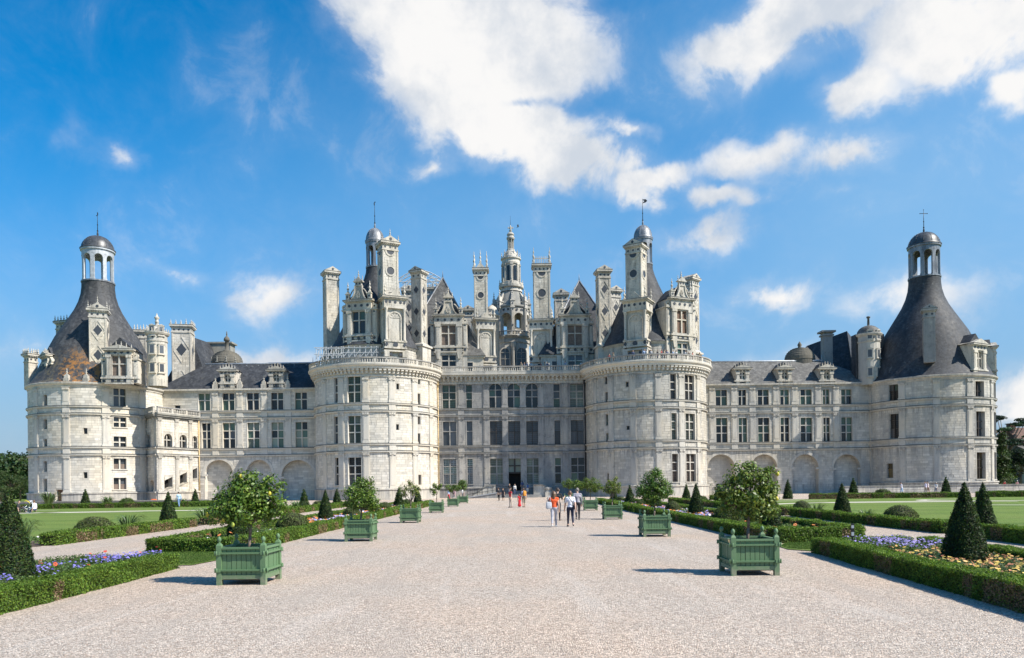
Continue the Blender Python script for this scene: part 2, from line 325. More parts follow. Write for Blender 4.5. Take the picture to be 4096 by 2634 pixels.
# ---------------------------------------------------------------- mesh building
def I3(x, y, z): return (x, y, z)
def XF(loc, rz=0.0):
    c, s = math.cos(rz), math.sin(rz); lx, ly, lz = loc
    return lambda x, y, z: (lx + x*c - y*s, ly + x*s + y*c, lz + z)
def wloc(o):
    v = Vector((0, 0, 0))
    while o is not None: v = v + o.location; o = o.parent
    return v
class MB:
    def __init__(s): s.v = []; s.f = []; s.m = []; s.sm = []; s.t = []
    def add(s, vs, fs, m=0, smooth=False, tone=0.5):
        o = len(s.v); s.v += vs; s.t += [tone]*len(vs)
        for f in fs: s.f.append(tuple(i+o for i in f)); s.m.append(m); s.sm.append(smooth)
    def box(s, x0, x1, y0, y1, z0, z1, xf=I3, m=0, tone=0.5):
        s.add([xf(x, y, z) for x, y, z in ((x0,y0,z0),(x1,y0,z0),(x1,y1,z0),(x0,y1,z0),(x0,y0,z1),(x1,y0,z1),(x1,y1,z1),(x0,y1,z1))],
              [(0,1,5,4),(1,2,6,5),(2,3,7,6),(3,0,4,7),(4,5,6,7),(3,2,1,0)], m, False, tone)
    def taper(s, x0, x1, y0, y1, z0, z1, k, xf=I3, m=0):
        cx, cy = (x0+x1)/2, (y0+y1)/2
        g = lambda x, y: (cx+(x-cx)*k, cy+(y-cy)*k)
        b = [(x0,y0),(x1,y0),(x1,y1),(x0,y1)]
        s.add([xf(x, y, z0) for x, y in b] + [xf(*g(x, y), z1) for x, y in b], [(0,1,5,4),(1,2,6,5),(2,3,7,6),(3,0,4,7),(4,5,6,7),(3,2,1,0)], m)
    def lathe(s, prof, xf=I3, n=16, m=0, smooth=True, cx=0.0, cy=0.0, a0=0.0, a1=2*PI, tone=0.5):
        full = abs(a1-a0-2*PI) < 1e-6; k = n if full else n+1
        vs = []
        for r, z in prof:
            for i in range(k):
                a = a0 + (a1-a0)*i/n; vs.append(xf(cx + r*math.sin(a), cy - r*math.cos(a), z))
        fs = []
        for j in range(len(prof)-1):
            for i in range(n):
                i2 = (i+1) % k; fs.append((j*k+i, j*k+i2, (j+1)*k+i2, (j+1)*k+i))
        s.add(vs, fs, m, smooth, tone)
    def prism(s, poly, y0, y1, xf=I3, m=0, tone=0.5):     # poly in x,z, front at y0
        n = len(poly)
        vs = [xf(x, y0, z) for x, z in poly] + [xf(x, y1, z) for x, z in poly]
        s.add(vs, [tuple(range(n)), tuple(range(2*n-1, n-1, -1))] + [((i+1) % n, i, n+i, n+(i+1) % n) for i in range(n)], m, False, tone)
    def disc(s, x, z, r, y0, y1, n=10, xf=I3, m=0, a0=0.0):
        s.prism([(x + r*math.cos(a0+2*PI*i/n), z + r*math.sin(a0+2*PI*i/n)) for i in range(n)], y0, y1, xf, m)
    def ring(s, x, z, r0, r1, y0, y1, n=16, xf=I3, m=0, b0=0.0, b1=2*PI):
        full = abs(b1-b0-2*PI) < 1e-6
        for i in range(n):
            a, b = b0+(b1-b0)*i/n, b0+(b1-b0)*(i+1)/n
            q = [(x+r0*math.cos(a), z+r0*math.sin(a)), (x+r1*math.cos(a), z+r1*math.sin(a)), (x+r1*math.cos(b), z+r1*math.sin(b)), (x+r0*math.cos(b), z+r0*math.sin(b))]
            s.prism(q, y0, y1, xf, m)
    def tube(s, p, q, r0, r1=None, n=6, m=0, smooth=True):
        r1 = r0 if r1 is None else r1
        p, q = Vector(p), Vector(q); d = (q-p)
        if d.length < 1e-6: return
        d.normalize(); a = d.orthogonal().normalized(); b = d.cross(a)
        vs = [tuple(p + (a*math.cos(2*PI*i/n)+b*math.sin(2*PI*i/n))*r0) for i in range(n)] + [tuple(q + (a*math.cos(2*PI*i/n)+b*math.sin(2*PI*i/n))*r1) for i in range(n)]
        s.add(vs, [(i, (i+1) % n, n+(i+1) % n, n+i) for i in range(n)] + [tuple(range(n-1, -1, -1)), tuple(range(n, 2*n))], m, smooth)
    def ball(s, c, r, n=8, k=6, sz=1.0, m=0):
        prof = [(max(r*math.sin(PI*j/k), 1e-4), c[2]-r*sz*math.cos(PI*j/k)) for j in range(k+1)]
        s.lathe(prof, n=n, cx=c[0], cy=c[1], m=m)
    def build(s, name, mats, parent=None, origin=None, kind=None):
        if not s.v: return None
        V = np.array(s.v, dtype=np.float64)
        o = origin if origin is not None else ((V[:,0].min()+V[:,0].max())/2, (V[:,1].min()+V[:,1].max())/2, V[:,2].min())
        me = bpy.data.meshes.new(name)
        me.from_pydata((V - np.array(o)).tolist(), [], s.f)
        me.polygons.foreach_set('material_index', s.m); me.polygons.foreach_set('use_smooth', s.sm)
        at = me.attributes.new('tone', 'FLOAT', 'POINT'); at.data.foreach_set('value', s.t)
        for mm in ([mats] if isinstance(mats, str) else mats): me.materials.append(MATS[mm])
        me.update()
        return link(name, me, o, parent, kind)
def link(name, me, o, parent=None, kind=None):
    ob = bpy.data.objects.new(name, me); COL.objects.link(ob)
    ob.location = Vector(o) - (wloc(parent) if parent else Vector((0, 0, 0)))
    if parent: ob.parent = parent
    if kind: ob['kind'] = kind
    return ob
def tag(o, label, cat, group=None):
    o['label'] = label; o['category'] = cat
    if group: o['group'] = group
    return o
def thing(name, label, cat, loc=(0, 0, 0), group=None):
    o = bpy.data.objects.new(name, None); COL.objects.link(o); o.location = loc; o.empty_display_size = 0.3
    return tag(o, label, cat, group)
def structure(o): o['kind'] = 'structure'; return o
def copy_tree(o, loc=None, parent=None):
    c = o.copy(); COL.objects.link(c); c.parent = parent
    if loc is not None: c.location = loc
    for ch in o.children: copy_tree(ch, None, c)
    return c
# ---------------------------------------------------------------- walls as (u, z, d) surfaces
class Plane:
    curved = False
    def __init__(s, A, B):
        s.A = A; dx, dy = B[0]-A[0], B[1]-A[1]; s.L = math.hypot(dx, dy); s.t = (dx/s.L, dy/s.L); s.n = (s.t[1], -s.t[0])
    def pos(s, u, z, d=0.0): return (s.A[0]+s.t[0]*u+s.n[0]*d, s.A[1]+s.t[1]*u+s.n[1]*d, z)
    def hit(s, px, py):
        dx, dz = ray(px, py)
        k = (s.A[0]*s.n[0]+s.A[1]*s.n[1])/(dx*s.n[0]+s.n[1])
        return (dx*k-s.A[0])*s.t[0]+(k-s.A[1])*s.t[1], CAMH+dz*k
class Cyl:
    curved = True
    def __init__(s, c, R): s.c = c; s.R = R
    def pos(s, u, z, d=0.0):
        a = u/s.R; return (s.c[0]+(s.R+d)*math.sin(a), s.c[1]-(s.R+d)*math.cos(a), z)
    def hit(s, px, py):
        dx, dz = ray(px, py); A = dx*dx+1; B = -2*(dx*s.c[0]+s.c[1]); C = s.c[0]**2+s.c[1]**2-s.R**2
        D = max(B*B-4*A*C, 0.0); k = (-B-math.sqrt(D))/(2*A)
        return math.atan2(dx*k-s.c[0], s.c[1]-k)*s.R, CAMH+dz*k
    def at(s, R): return Cyl(s.c, R)

def rect(mp, cr, x0, y0, x1, y1):
    xm, ym = (x0+x1)/2, (y0+y1)/2
    u0 = mp.hit(*cr(x0, ym))[0]; u1 = mp.hit(*cr(x1, ym))[0]; z1 = mp.hit(*cr(xm, y0))[1]; z0 = mp.hit(*cr(xm, y1))[1]
    return u0, u1, z0, z1
def ubox(mb, mp, u0, u1, z0, z1, d0, d1, m=0, tone=0.5, zt=None, back=False):
    """block on a wall; zt: the top of the front edge when the top slopes"""
    n = max(1, int(math.ceil((u1-u0)/0.9))) if mp.curved else 1
    zt = z1 if zt is None else zt
    vs = []
    for i in range(n+1):
        u = u0+(u1-u0)*i/n
        vs += [mp.pos(u, z0, d0), mp.pos(u, z0, d1), mp.pos(u, zt, d1), mp.pos(u, z1, d0)]
    fs = []
    for i in range(n):
        a, b = 4*i, 4*i+4
        fs += [(a+1, b+1, b+2, a+2), (a+2, b+2, b+3, a+3), (a, b, b+1, a+1)]
        if back: fs.append((a+3, b+3, b, a))
    e = 4*n; fs += [(0, 1, 2, 3), (e+3, e+2, e+1, e)]
    mb.add(vs, fs, m, False, tone)
def wall_grid(mb, mp, u0, u1, z0, z1, holes, m=0, tone=0.05):
    us = {round(u0, 4), round(u1, 4)}; zs = {round(z0, 4), round(z1, 4)}
    for a, b, c, d in holes:
        for u in (a, b):
            if u0 < u < u1: us.add(round(u, 4))
        for z in (c, d):
            if z0 < z < z1: zs.add(round(z, 4))
    us = sorted(us)
    if mp.curved:
        o = []
        for a, b in zip(us, us[1:]):
            k = max(1, int(math.ceil((b-a)/0.7))); o += [a+(b-a)*i/k for i in range(k)]
        us = o+[us[-1]]
    zs = sorted(zs)
    idx = {}; vs = []; fs = []
    def vi(i, j):
        if (i, j) not in idx: idx[(i, j)] = len(vs); vs.append(mp.pos(us[i], zs[j]))
        return idx[(i, j)]
    for i in range(len(us)-1):
        for j in range(len(zs)-1):
            cu, cz = (us[i]+us[i+1])/2, (zs[j]+zs[j+1])/2
            if any(a < cu < b and c < cz < d for a, b, c, d in holes): continue
            fs.append((vi(i, j), vi(i+1, j), vi(i+1, j+1), vi(i, j+1)))
    mb.add(vs, fs, m, False, tone)
def ashlar(mp, u0, u1, z0, z1, holes, h=0.37, lo=0.65, hi=1.15, proud=1.0):
    """the courses of squared blocks, each proud of the joints by its own amount"""
    mb = MB(); z = z0; row = 0
    while z < z1-0.1:
        zt = min(z+h, z1)
        spans = [(u0, u1)]
        for a, b, c, d in holes:
            if d < z+0.03 or c > zt-0.03: continue
            a -= 0.14; b += 0.14; ns = []
            for p, q in spans:
                if b <= p or a >= q: ns.append((p, q)); continue
                if a > p: ns.append((p, a))
                if b < q: ns.append((b, q))
            spans = ns
        for p, q in spans:
            u = p - random.uniform(0, 0.4)
            while u < q-0.05:
                w = random.uniform(lo, hi); a, b = max(u, p), min(u+w, q); u += w
                if b-a < 0.08: continue
                g = 0.019; d = random.uniform(0.012, 0.030)*proud
                tone = min(1, max(0, random.gauss(0.58, 0.24)))
                if random.random() < 0.03: tone = 0.0
                vs = [mp.pos(a+g, z+g, 0), mp.pos(b-g, z+g, 0), mp.pos(b-g, zt-g, 0), mp.pos(a+g, zt-g, 0),
                      mp.pos(a+g, z+g, d), mp.pos(b-g, z+g, d), mp.pos(b-g, zt-g, d), mp.pos(a+g, zt-g, d)]
                mb.add(vs, [(4,5,6,7),(0,1,5,4),(1,2,6,5),(2,3,7,6),(3,0,4,7)], 0, False, tone)
        z = zt; row += 1
    return mb
def arch_z(u, a, b, z1): r = (b-a)/2; c = (a+b)/2; return z1-r+math.sqrt(max(r*r-(u-c)**2, 0))
def spandrels(mb, mp, a, b, z1, dep, m=0, n=12):
    """fills the square head of an opening down to its round arch, with the soffit"""
    us = [a+(b-a)*(0.5-0.5*math.cos(PI*i/n)) for i in range(n+1)]
    for p, q in zip(us, us[1:]):
        zp, zq = arch_z(p, a, b, z1), arch_z(q, a, b, z1)
        mb.add([mp.pos(p, zp), mp.pos(q, zq), mp.pos(q, z1+.001), mp.pos(p, z1+.001), mp.pos(p, zp, -dep), mp.pos(q, zq, -dep)],
               [(0, 1, 2, 3), (1, 0, 4, 5)], m)
def pane_obj(parent, mp, a, b, z0, z1, d, glassm, arch=None):
    mb = MB(); tilt = [random.uniform(-.012, .012) for _ in range(3)]
    if arch:
        aa, bb, zt = arch; n = 6; top = [(b+(a-b)*i/n) for i in range(n+1)]
        poly = [(a, z0), (b, z0)] + [(u, max(min(arch_z(u, aa, bb, zt), z1), z0+.01)) for u in top]
    else: poly = [(a, z0), (b, z0), (b, z1), (a, z1)]
    um, zm = (a+b)/2, (z0+z1)/2
    vs = [mp.pos(u, z, d+tilt[0]*(u-um)*2+tilt[1]*(z-zm)) for u, z in poly]
    mb.add(vs, [tuple(range(len(vs)))])
    return mb.build('pane', glassm, parent)
def window(th, mp, r, nx=2, zf=(0, .42, .72, 1), arch=False, dep=0.44, glassm='glass_dark', stonem='limestone', lattice=False, mull=0.17, bars='wood_dark', flat=False, sur=True, mullm=None, shutter=0.0):
    a, b, z0, z1 = r
    mb = MB()
    ztop = z1-(b-a)/2 if arch else z1
    mb.add([mp.pos(a, z0), mp.pos(a, ztop), mp.pos(a, ztop, -dep), mp.pos(a, z0, -dep)], [(0, 1, 2, 3)])
    mb.add([mp.pos(b, z0), mp.pos(b, ztop), mp.pos(b, ztop, -dep), mp.pos(b, z0, -dep)], [(3, 2, 1, 0)])
    mb.add([mp.pos(a, z0), mp.pos(b, z0), mp.pos(b, z0, -dep), mp.pos(a, z0, -dep)], [(0, 1, 2, 3)])
    if arch: spandrels(mb, mp, a, b, z1, dep)
    else: mb.add([mp.pos(a, z1), mp.pos(b, z1), mp.pos(b, z1, -dep), mp.pos(a, z1, -dep)], [(3, 2, 1, 0)])
    if sur:
        w, k = 0.14, 0.05
        ubox(mb, mp, a-w, a-.003, z0, ztop, -.01, k); ubox(mb, mp, b+.003, b+w, z0, ztop, -.01, k)
        if arch:
            n = 12; c, rr = (a+b)/2, (b-a)/2
            for i in range(n):
                p, q = PI*i/n, PI*(i+1)/n
                e = [(c+R*math.cos(x), ztop+R*math.sin(x)) for R, x in ((rr+.004, p), (rr+w, p), (rr+w, q), (rr+.004, q))]
                mb.add([mp.pos(u, z, k) for u, z in e]+[mp.pos(u, z, 0) for u, z in e], [(0, 1, 2, 3), (5, 4, 0, 1)[::-1], (7, 6, 2, 3)[::-1]])
        else: ubox(mb, mp, a-w, b+w, z1+.003, z1+w, -.01, k+.003)
        ubox(mb, mp, a-w-.06, b+w+.06, z0-.14, z0-.003, -.01, k+.08)
    win = th if flat else mb.build('window', stonem, th)
    if flat: mb.build('window_frame', stonem, th)
    # mullion and transoms
    mm = MB(); pd = -dep+0.04; top = z1
    xs = [a+(b-a)*i/nx for i in range(nx+1)]
    for x in xs[1:-1]: ubox(mm, mp, x-mull/2, x+mull/2, z0, top-.01, -dep+.01, -dep+.24)
    zz = [z0+(z1-z0)*f for f in zf]
    for z in zz[1:-1]:
        for p, q in zip(xs, xs[1:]):
            tm = mm if nx > 1 else MB()
            ubox(tm, mp, p+(mull/2 if p > a+.01 else .0), q-(mull/2 if q < b-.01 else .0), z-mull*.42, z+mull*.42, -dep+.01, -dep+.225)
            if nx == 1: tm.build('transom', mullm or stonem, win)
    if mm.v: mm.build('mullion', mullm or stonem, win)
    lb = MB()
    for i, (p, q) in enumerate(zip(xs, xs[1:])):
        for j, (zl, zh) in enumerate(zip(zz, zz[1:])):
            gm_ = ('glass_dark', 'glass_dark', 'glass_dark', 'glass_grey', 'glass_green') if glassm == 'glass_dark' else glassm
            g = gm_ if isinstance(gm_, str) else random.choice(gm_)
            ar = (a, b, z1) if arch and zh > ztop else None
            pane_obj(win, mp, p, q, zl, zh, pd, g, ar)
            if lattice:
                k, kk = max(2, round((q-p)/0.27)), max(2, round((zh-zl)/0.34))
                for e in range(k+1):
                    u = p+mull/2+(q-p-mull)*e/k; zt = min(zh, arch_z(u, a, b, z1)) if ar else zh
                    ubox(lb, mp, u-.018, u+.018, zl, zt, pd, pd+.05)
                for e in range(kk+1):
                    z = zl+(zh-zl)*e/kk
                    if ar and z > ztop+.1: continue
                    ubox(lb, mp, p, q, z-.018, z+.018, pd, pd+.045)
    if shutter:
        for p, q in zip(xs, xs[1:]): ubox(lb, mp, p+.06, q-.06, z0, z0+(z1-z0)*shutter, pd, pd+.05)
    if lb.v: lb.build('glazing_bars', bars, win, kind='stuff')
    return win
def pilaster(th, mp, u, z0, z1, w=0.95, stonem='limestone', cap=True, d=0.13):
    mb = MB()
    ubox(mb, mp, u-w/2, u+w/2, z0+.30, z1-(.55 if cap else .0), -.01, d)
    ubox(mb, mp, u-w/2+.14, u+w/2-.14, z0+.55, z1-.8, d-.01, d+.035)
    ubox(mb, mp, u-w/2-.06, u+w/2+.06, z0+.02, z0+.30, -.01, d+.07)
    if cap:
        ubox(mb, mp, u-w/2+.03, u+w/2-.03, z1-.55, z1-.36, -.01, d+.05)
        for k in (-1, 1):
            c = u+k*(w/2-.16)
            ubox(mb, mp, c-.16, c+.16, z1-.42, z1-.10, -.01, d+.13, zt=z1-.14)
        ubox(mb, mp, u-.12, u+.12, z1-.36, z1-.10, -.01, d+.11)
        ubox(mb, mp, u-w/2-.10, u+w/2+.10, z1-.10, z1-.005, -.01, d+.14)
    return mb.build('pilaster', stonem, th)
def string(mb, mp, u0, u1, z, h=0.30, d=0.24):
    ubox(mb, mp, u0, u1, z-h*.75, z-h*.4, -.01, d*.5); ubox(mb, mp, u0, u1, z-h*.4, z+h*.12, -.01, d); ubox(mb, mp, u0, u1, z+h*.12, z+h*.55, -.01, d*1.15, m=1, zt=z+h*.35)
STR = (7.30, 8.38, 13.35, 14.45)
def facade(th, mp, u0, u1, z1, wins, pils, stonem='limestone', plinth=1.6, panels=True, z0=0.0, holes2=(), arches=(), strings=STR, pil_rows=((1.62, 7.16), (8.50, 13.2), (14.58, 18.4))):
    """wall skin, ashlar, string courses, pilasters and windows of one face"""
    holes = [w['r'] for w in wins]+[a['r'] for a in arches]
    mb = MB(); wall_grid(mb, mp, u0, u1, z0, z1, holes)
    for a in arches: blind_arch(th, mp, a['r'], stonem, a.get('dep', 1.1), mb)
    mb.build('wall', stonem, th)
    ashlar(mp, u0, u1, plinth, z1-.05, [(a, b, c, d) for a, b, c, d in holes], ).build('ashlar_blocks', stonem, th, kind='stuff')
    for z in strings:
        mb = MB()
        segs = [(u0, u1)]
        string(mb, mp, u0, u1, z)
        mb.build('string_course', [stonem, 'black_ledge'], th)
    if plinth:
        mb = MB(); gaps = sorted([(a, b) for a, b, c, d in holes if c < plinth-.2])
        p = u0
        for a, b in gaps+[(u1, u1)]:
            if a-p > .1:
                ubox(mb, mp, p, a, z0, plinth-.12, -.01, .26); ubox(mb, mp, p, a, plinth-.119, plinth+.16, -.01, .38, zt=plinth+.04)
            p = max(p, b)
        mb.build('plinth', 'limestone_grey', th)
    for u in pils:
        for k, (p, q) in enumerate(pil_rows):
            if q > z1: q = z1-.1
            pilaster(th, mp, u, p, q, stonem=stonem)
        for z, zz in zip(strings[0::2], strings[1::2]):       # the pilaster's pedestal in the band
            pb = MB(); ubox(pb, mp, u-.5, u+.5, z+.13, zz-.16, -.01, .16); pb.build('pedestal', stonem, th)
    if panels:
        us = sorted(list(pils))
        for z, zz in zip(strings[0::2], strings[1::2]):
            for p, q in zip(us, us[1:]):
                if q-p > 2.6:
                    pb = MB(); a, b = p+.75, q-.75; k = .045
                    ubox(pb, mp, a, b, zz-.34, zz-.28, -.01, k); ubox(pb, mp, a, b, z+.2, z+.26, -.01, k)
                    ubox(pb, mp, a, a+.06, z+.26, zz-.34, -.01, k); ubox(pb, mp, b-.06, b, z+.26, zz-.34, -.01, k)
                    pb.build('band_panel', stonem, th)
    for w in wins:
        w = dict(w); r = w.pop('r'); w.setdefault('stonem', stonem); window(th, mp, r, **w)
def blind_arch(th, mp, r, stonem, dep, wallmb):
    a, b, z0, z1 = r; rr = (b-a)/2; zs = z1-rr
    spandrels(wallmb, mp, a, b, z1, dep, n=18)
    wallmb.add([mp.pos(a, z0), mp.pos(a, zs), mp.pos(a, zs, -dep), mp.pos(a, z0, -dep)], [(0, 1, 2, 3)])
    wallmb.add([mp.pos(b, z0), mp.pos(b, zs), mp.pos(b, zs, -dep), mp.pos(b, z0, -dep)], [(3, 2, 1, 0)])
    mb = MB(); c = (a+b)/2
    back = Plane(mp.pos(a, 0, -dep)[:2], mp.pos(b, 0, -dep)[:2])
    wall_grid(mb, back, 0, b-a, z0, z1+.1, [])
    bl = ashlar(back, 0, b-a, z0, z1+.05, [])
    o = len(mb.v); mb.v += bl.v; mb.t += bl.t; mb.f += [tuple(i+o for i in f) for f in bl.f]; mb.m += bl.m; mb.sm += bl.sm
    n = 18
    for i in range(n):
        p, q = PI*i/n, PI*(i+1)/n
        e = [(c+R*math.cos(x), zs+R*math.sin(x)) for R, x in ((rr+.01, p), (rr+.42, p), (rr+.42, q), (rr+.01, q))]
        mb.add([mp.pos(u, z, .07) for u, z in e]+[mp.pos(u, z, 0) for u, z in e], [(0, 1, 2, 3), (1, 0, 4, 5), (3, 2, 6, 7), (0,3,7,4), (2,1,5,6)])
    for k in (a, b): ubox(mb, mp, k-.5, k+.5, zs-.32, zs-.02, -.01, .12)
    mb.build('blind_arch', stonem, th, kind='stuff')

# ---------------------------------------------------------------- balustrades
BAL = None
def baluster_mesh():
    global BAL
    if BAL: return BAL
    mb = MB(); mb.lathe([(.07, 0), (.07, .05), (.045, .09), (.10, .22), (.095, .30), (.05, .46), (.08, .52), (.08, .56)], n=6)
    o = mb.build('baluster', 'limestone_roof', None, (0, 0, 0)); BAL = o.data; bpy.data.objects.remove(o); return BAL
def balustrade(th, mp, u0, u1, z, d=0.0, h=0.86, ped=3.3, stonem='limestone_roof', thick=0.26, gap=0.34, skip0=False):
    mb = MB()
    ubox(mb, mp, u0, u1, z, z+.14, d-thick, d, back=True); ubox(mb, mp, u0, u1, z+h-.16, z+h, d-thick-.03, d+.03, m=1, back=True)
    b = mb.build('balustrade', [stonem, 'limestone_dark'], th); n = max(1, round((u1-u0)/ped)); me = baluster_mesh()
    sc = (h-.30)/.56
    for i in range(n+1):
        u = u0+(u1-u0)*i/n; pb = MB(); ubox(pb, mp, max(u-.2, u0), min(u+.2, u1), z+.141, z+h-.161, d-thick+.02, d-.02, back=True); pb.build('pedestal', stonem, b)
        if i < n:
            k = max(2, int(((u1-u0)/n-.4)/gap))
            for j in range(k):
                uu = u+.2+((u1-u0)/n-.4)*(j+.5)/k; p = mp.pos(uu, z+.14, d-thick/2)
                o = link('baluster', me, p, b); o.scale = (1, 1, sc)
    return b
# ---------------------------------------------------------------- roof ornaments
def finial_prof(r, h):
    return [(r*.9, 0), (r, h*.05), (r*.55, h*.12), (r*.5, h*.2), (r*1.05, h*.28), (r*1.0, h*.36), (r*.35, h*.45), (r*.3, h*.55), (r*.7, h*.62), (r*.6, h*.69), (r*.2, h*.76), (r*.32, h*.84), (r*.05, h)]
def finial(parent, p, r, h, stonem='limestone_roof'):
    r *= .82
    mb = MB(); mb.box(-r, r, -r, r, -.02, .12*h, XF(p)); mb.lathe(finial_prof(r*.85, h*.88), XF((p[0], p[1], p[2]+.12*h)), n=8); return mb.build('finial', stonem, parent, (p[0], p[1], p[2]))
def inlays(parent, xf, items):
    mb = MB()
    for kind, x, z, s in items:
        s *= 1.12 if kind == 'o' else 1.0
        if kind == 'o': mb.disc(x, z, s, -.035, .02, 10, xf)
        elif kind == 'd': mb.prism([(x-s*.75, z), (x, z-s), (x+s*.75, z), (x, z+s)], -.035, .02, xf)
        elif kind == 't': mb.prism([(x-s, z+s*.5), (x, z-s*.6), (x+s, z+s*.5)], -.035, .02, xf)
        elif kind == 'h': mb.prism([(x+s*math.cos(PI+PI*i/8), z+s*math.sin(PI+PI*i/8)) for i in range(9)], -.035, .02, xf)
    return mb.build('slate_inlay', 'slate_inlay', parent, kind='stuff')
def chimney(th, x, y, rz, w, d, z0, z1, style='round', stonem='limestone_roof', base=None, crown='pediment', base_k=1.35):
    """square stack: pedestal, panelled shaft, frieze, cornice and crown; the shaft's centre stands at x, y"""
    xf = XF((x, y, 0), rz); h, q = w/2, d/2
    mb = MB(); zb = z0 if base is None else base
    mb.box(-h, h, -q, q, zb, z1-1.5, xf)
    root = mb.build('chimney', stonem, th)
    faces = [XF(xf(0, -q, 0), rz), XF(xf(h, 0, 0), rz+PI/2), XF(xf(-h, 0, 0), rz-PI/2)]
    hw = [h, q, q]
    pm = MB(); L = z1-1.5-zb
    bl = MB()
    for fx, k in zip(faces, hw):
        a, b = fx(-k, 0, 0), fx(k, 0, 0); e = ashlar(Plane(a[:2], b[:2]), .0, 2*k, zb+.05, z1-1.52, [], .42, .5, 1.1, .6)
        o = len(bl.v); bl.v += e.v; bl.t += e.t; bl.f += [tuple(i+o for i in f) for f in e.f]; bl.m += e.m; bl.sm += e.sm
    bl.build('ashlar_blocks', stonem, root, kind='stuff')
    for fx, k in zip(faces, hw):       # raised borders round a sunk panel
        e = min(.22, k*.22)
        pm.box(-k, -k+e, -.07, .02, zb+.1, z1-1.55, fx); pm.box(k-e, k, -.07, .02, zb+.1, z1-1.55, fx)
        if style == 'round':
            r = k*.50
            for zc in (zb+L*.56,):
                pm.ring(0, zc, r*.98, r*1.36, -.09, .02, 16, fx)
            pm.ring(0, z1-1.55, r*.98, r*1.36, -.09, .02, 8, fx, b0=PI, b1=2*PI); pm.ring(0, zb+.1, r*.98, r*1.36, -.09, .02, 8, fx, b0=0, b1=PI)
        elif style == 'lozenge':
            n = max(1, round(L/ (k*4.2))); s = L/n
            for i in range(n):
                zc = zb+s*(i+.5); 
                for sx, sz in ((1, 1), (1, -1), (-1, 1), (-1, -1)):
                    a = (sx*(k-e)*.98, zc); b = (0, zc+sz*s*.36); wd = .16
                    pm.prism([a, (a[0], a[1]+sz*wd*1.6), (b[0], b[1]+sz*wd*1.6), b] if sx*sz < 0 else [b, (b[0], b[1]+sz*wd*1.6), (a[0], a[1]+sz*wd*1.6), a], -.08, .02, fx)
    pm.build('moulding', stonem, root)
    for fx, k in zip(faces, hw):
        it = []
        if style == 'round': it = [('o', 0, zb+L*.56, k*.49), ('h', 0, z1-1.56, k*.49)]
        elif style == 'lozenge':
            n = max(1, round(L/(k*4.2))); s = L/n
            for i in range(n): it.append(('d', 0, zb+s*(i+.5), min(s*.27, k*.72)))
        m = max(2, round(k*2/.75))
        it += [('o', -k+2*k*(i+.5)/m, z1-1.0, .15) for i in range(m)]
        inlays(root, fx, it)
    cm = MB()
    cm.box(-h-.12, h+.12, -q-.12, q+.12, z1-1.5, z1-1.3, xf); cm.box(-h-.03, h+.03, -q-.03, q+.03, z1-1.3, z1-.62, xf)
    cm.box(-h-.16, h+.16, -q-.16, q+.16, z1-.62, z1-.44, xf); cm.box(-h-.34, h+.34, -q-.34, q+.34, z1-.44, z1-.2, xf)
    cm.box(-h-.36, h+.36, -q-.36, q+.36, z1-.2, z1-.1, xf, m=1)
    for fx, k in zip(faces, hw):      # dentils
        m = int(k*2/.3)
        for i in range(m): cm.box(-k+2*k*(i+.25)/m, -k+2*k*(i+.75)/m, -.26, -.1, z1-.60, z1-.46, fx)
    cm.build('cornice', [stonem, 'black_ledge'], root)
    if base is not None:
        bm = MB(); bh, bq = h*base_k, q*base_k
        bm.box(-bh, bh, -bq, bq, z0, base-.5, xf); bm.box(-bh-.2, bh+.2, -bq-.2, bq+.2, base-.5, base-.2, xf); bm.taper(-bh, bh, -bq, bq, base-.2, base+.25, h/bh, xf)
        bm.build('base', stonem, root)
    if crown in ('pediment', 'gable'):
        gm = MB(); ph = h*.62
        gm.prism([(-h-.3, z1-.1), (h+.3, z1-.1), (0, z1+ph)], -q-.28, q+.28, xf); 
        gm.build('pediment', stonem, root); inlays(root, XF(xf(0, -q-.28, 0), rz), [('o', 0, z1+ph*.28, h*.16)])
        if crown == 'pediment':
            for (fx_, fz) in ((-h-.1, z1-.1), (h+.1, z1-.1), (0, z1+ph-.05)): 
                p = xf(fx_, -q, fz); finial(root, p, .17, 1.15, stonem)
            for fx_ in (-h-.1, h+.1): finial(root, xf(fx_, q, z1-.1), .17, 1.15, stonem)
    elif crown == 'spikes':
        for sx in (-1, 1):
            for sy in (-1, 1): finial(root, xf(sx*h, sy*q, z1-.1), .24, 2.9, stonem)
        if base_k == 1.36:      # open rail between the corner spires
            rm = MB(); rm.box(-h, h, -q-.06, -q+.06, z1+.75, z1+.85, xf)
            for i in range(9): rm.box(-h+2*h*(i+.5)/9-.05, -h+2*h*(i+.5)/9+.05, -q-.05, -q+.05, z1-.1, z1+1.15, xf)
            rm.build('rail', stonem, root)
        else:
            gm = MB(); gm.prism([(-h*.7, z1-.1), (h*.7, z1-.1), (0, z1+h*.8)], -q-.2, q+.2, xf); gm.build('pediment', stonem, root); finial(root, xf(0, -q, z1+h*.7), .22, 2.3, stonem)
    elif crown == 'crest':
        for i in range(5):
            for yy in (-q-.1, q+.1): finial(root, xf(-h-.1+(2*h+.2)*i/4, yy, z1-.12), .2, random.uniform(.8, 1.05), stonem)
        for i in range(1, 4): finial(root, xf(h+.1, -q+2*q*i/4, z1-.12), .2, .9, stonem)
    return root
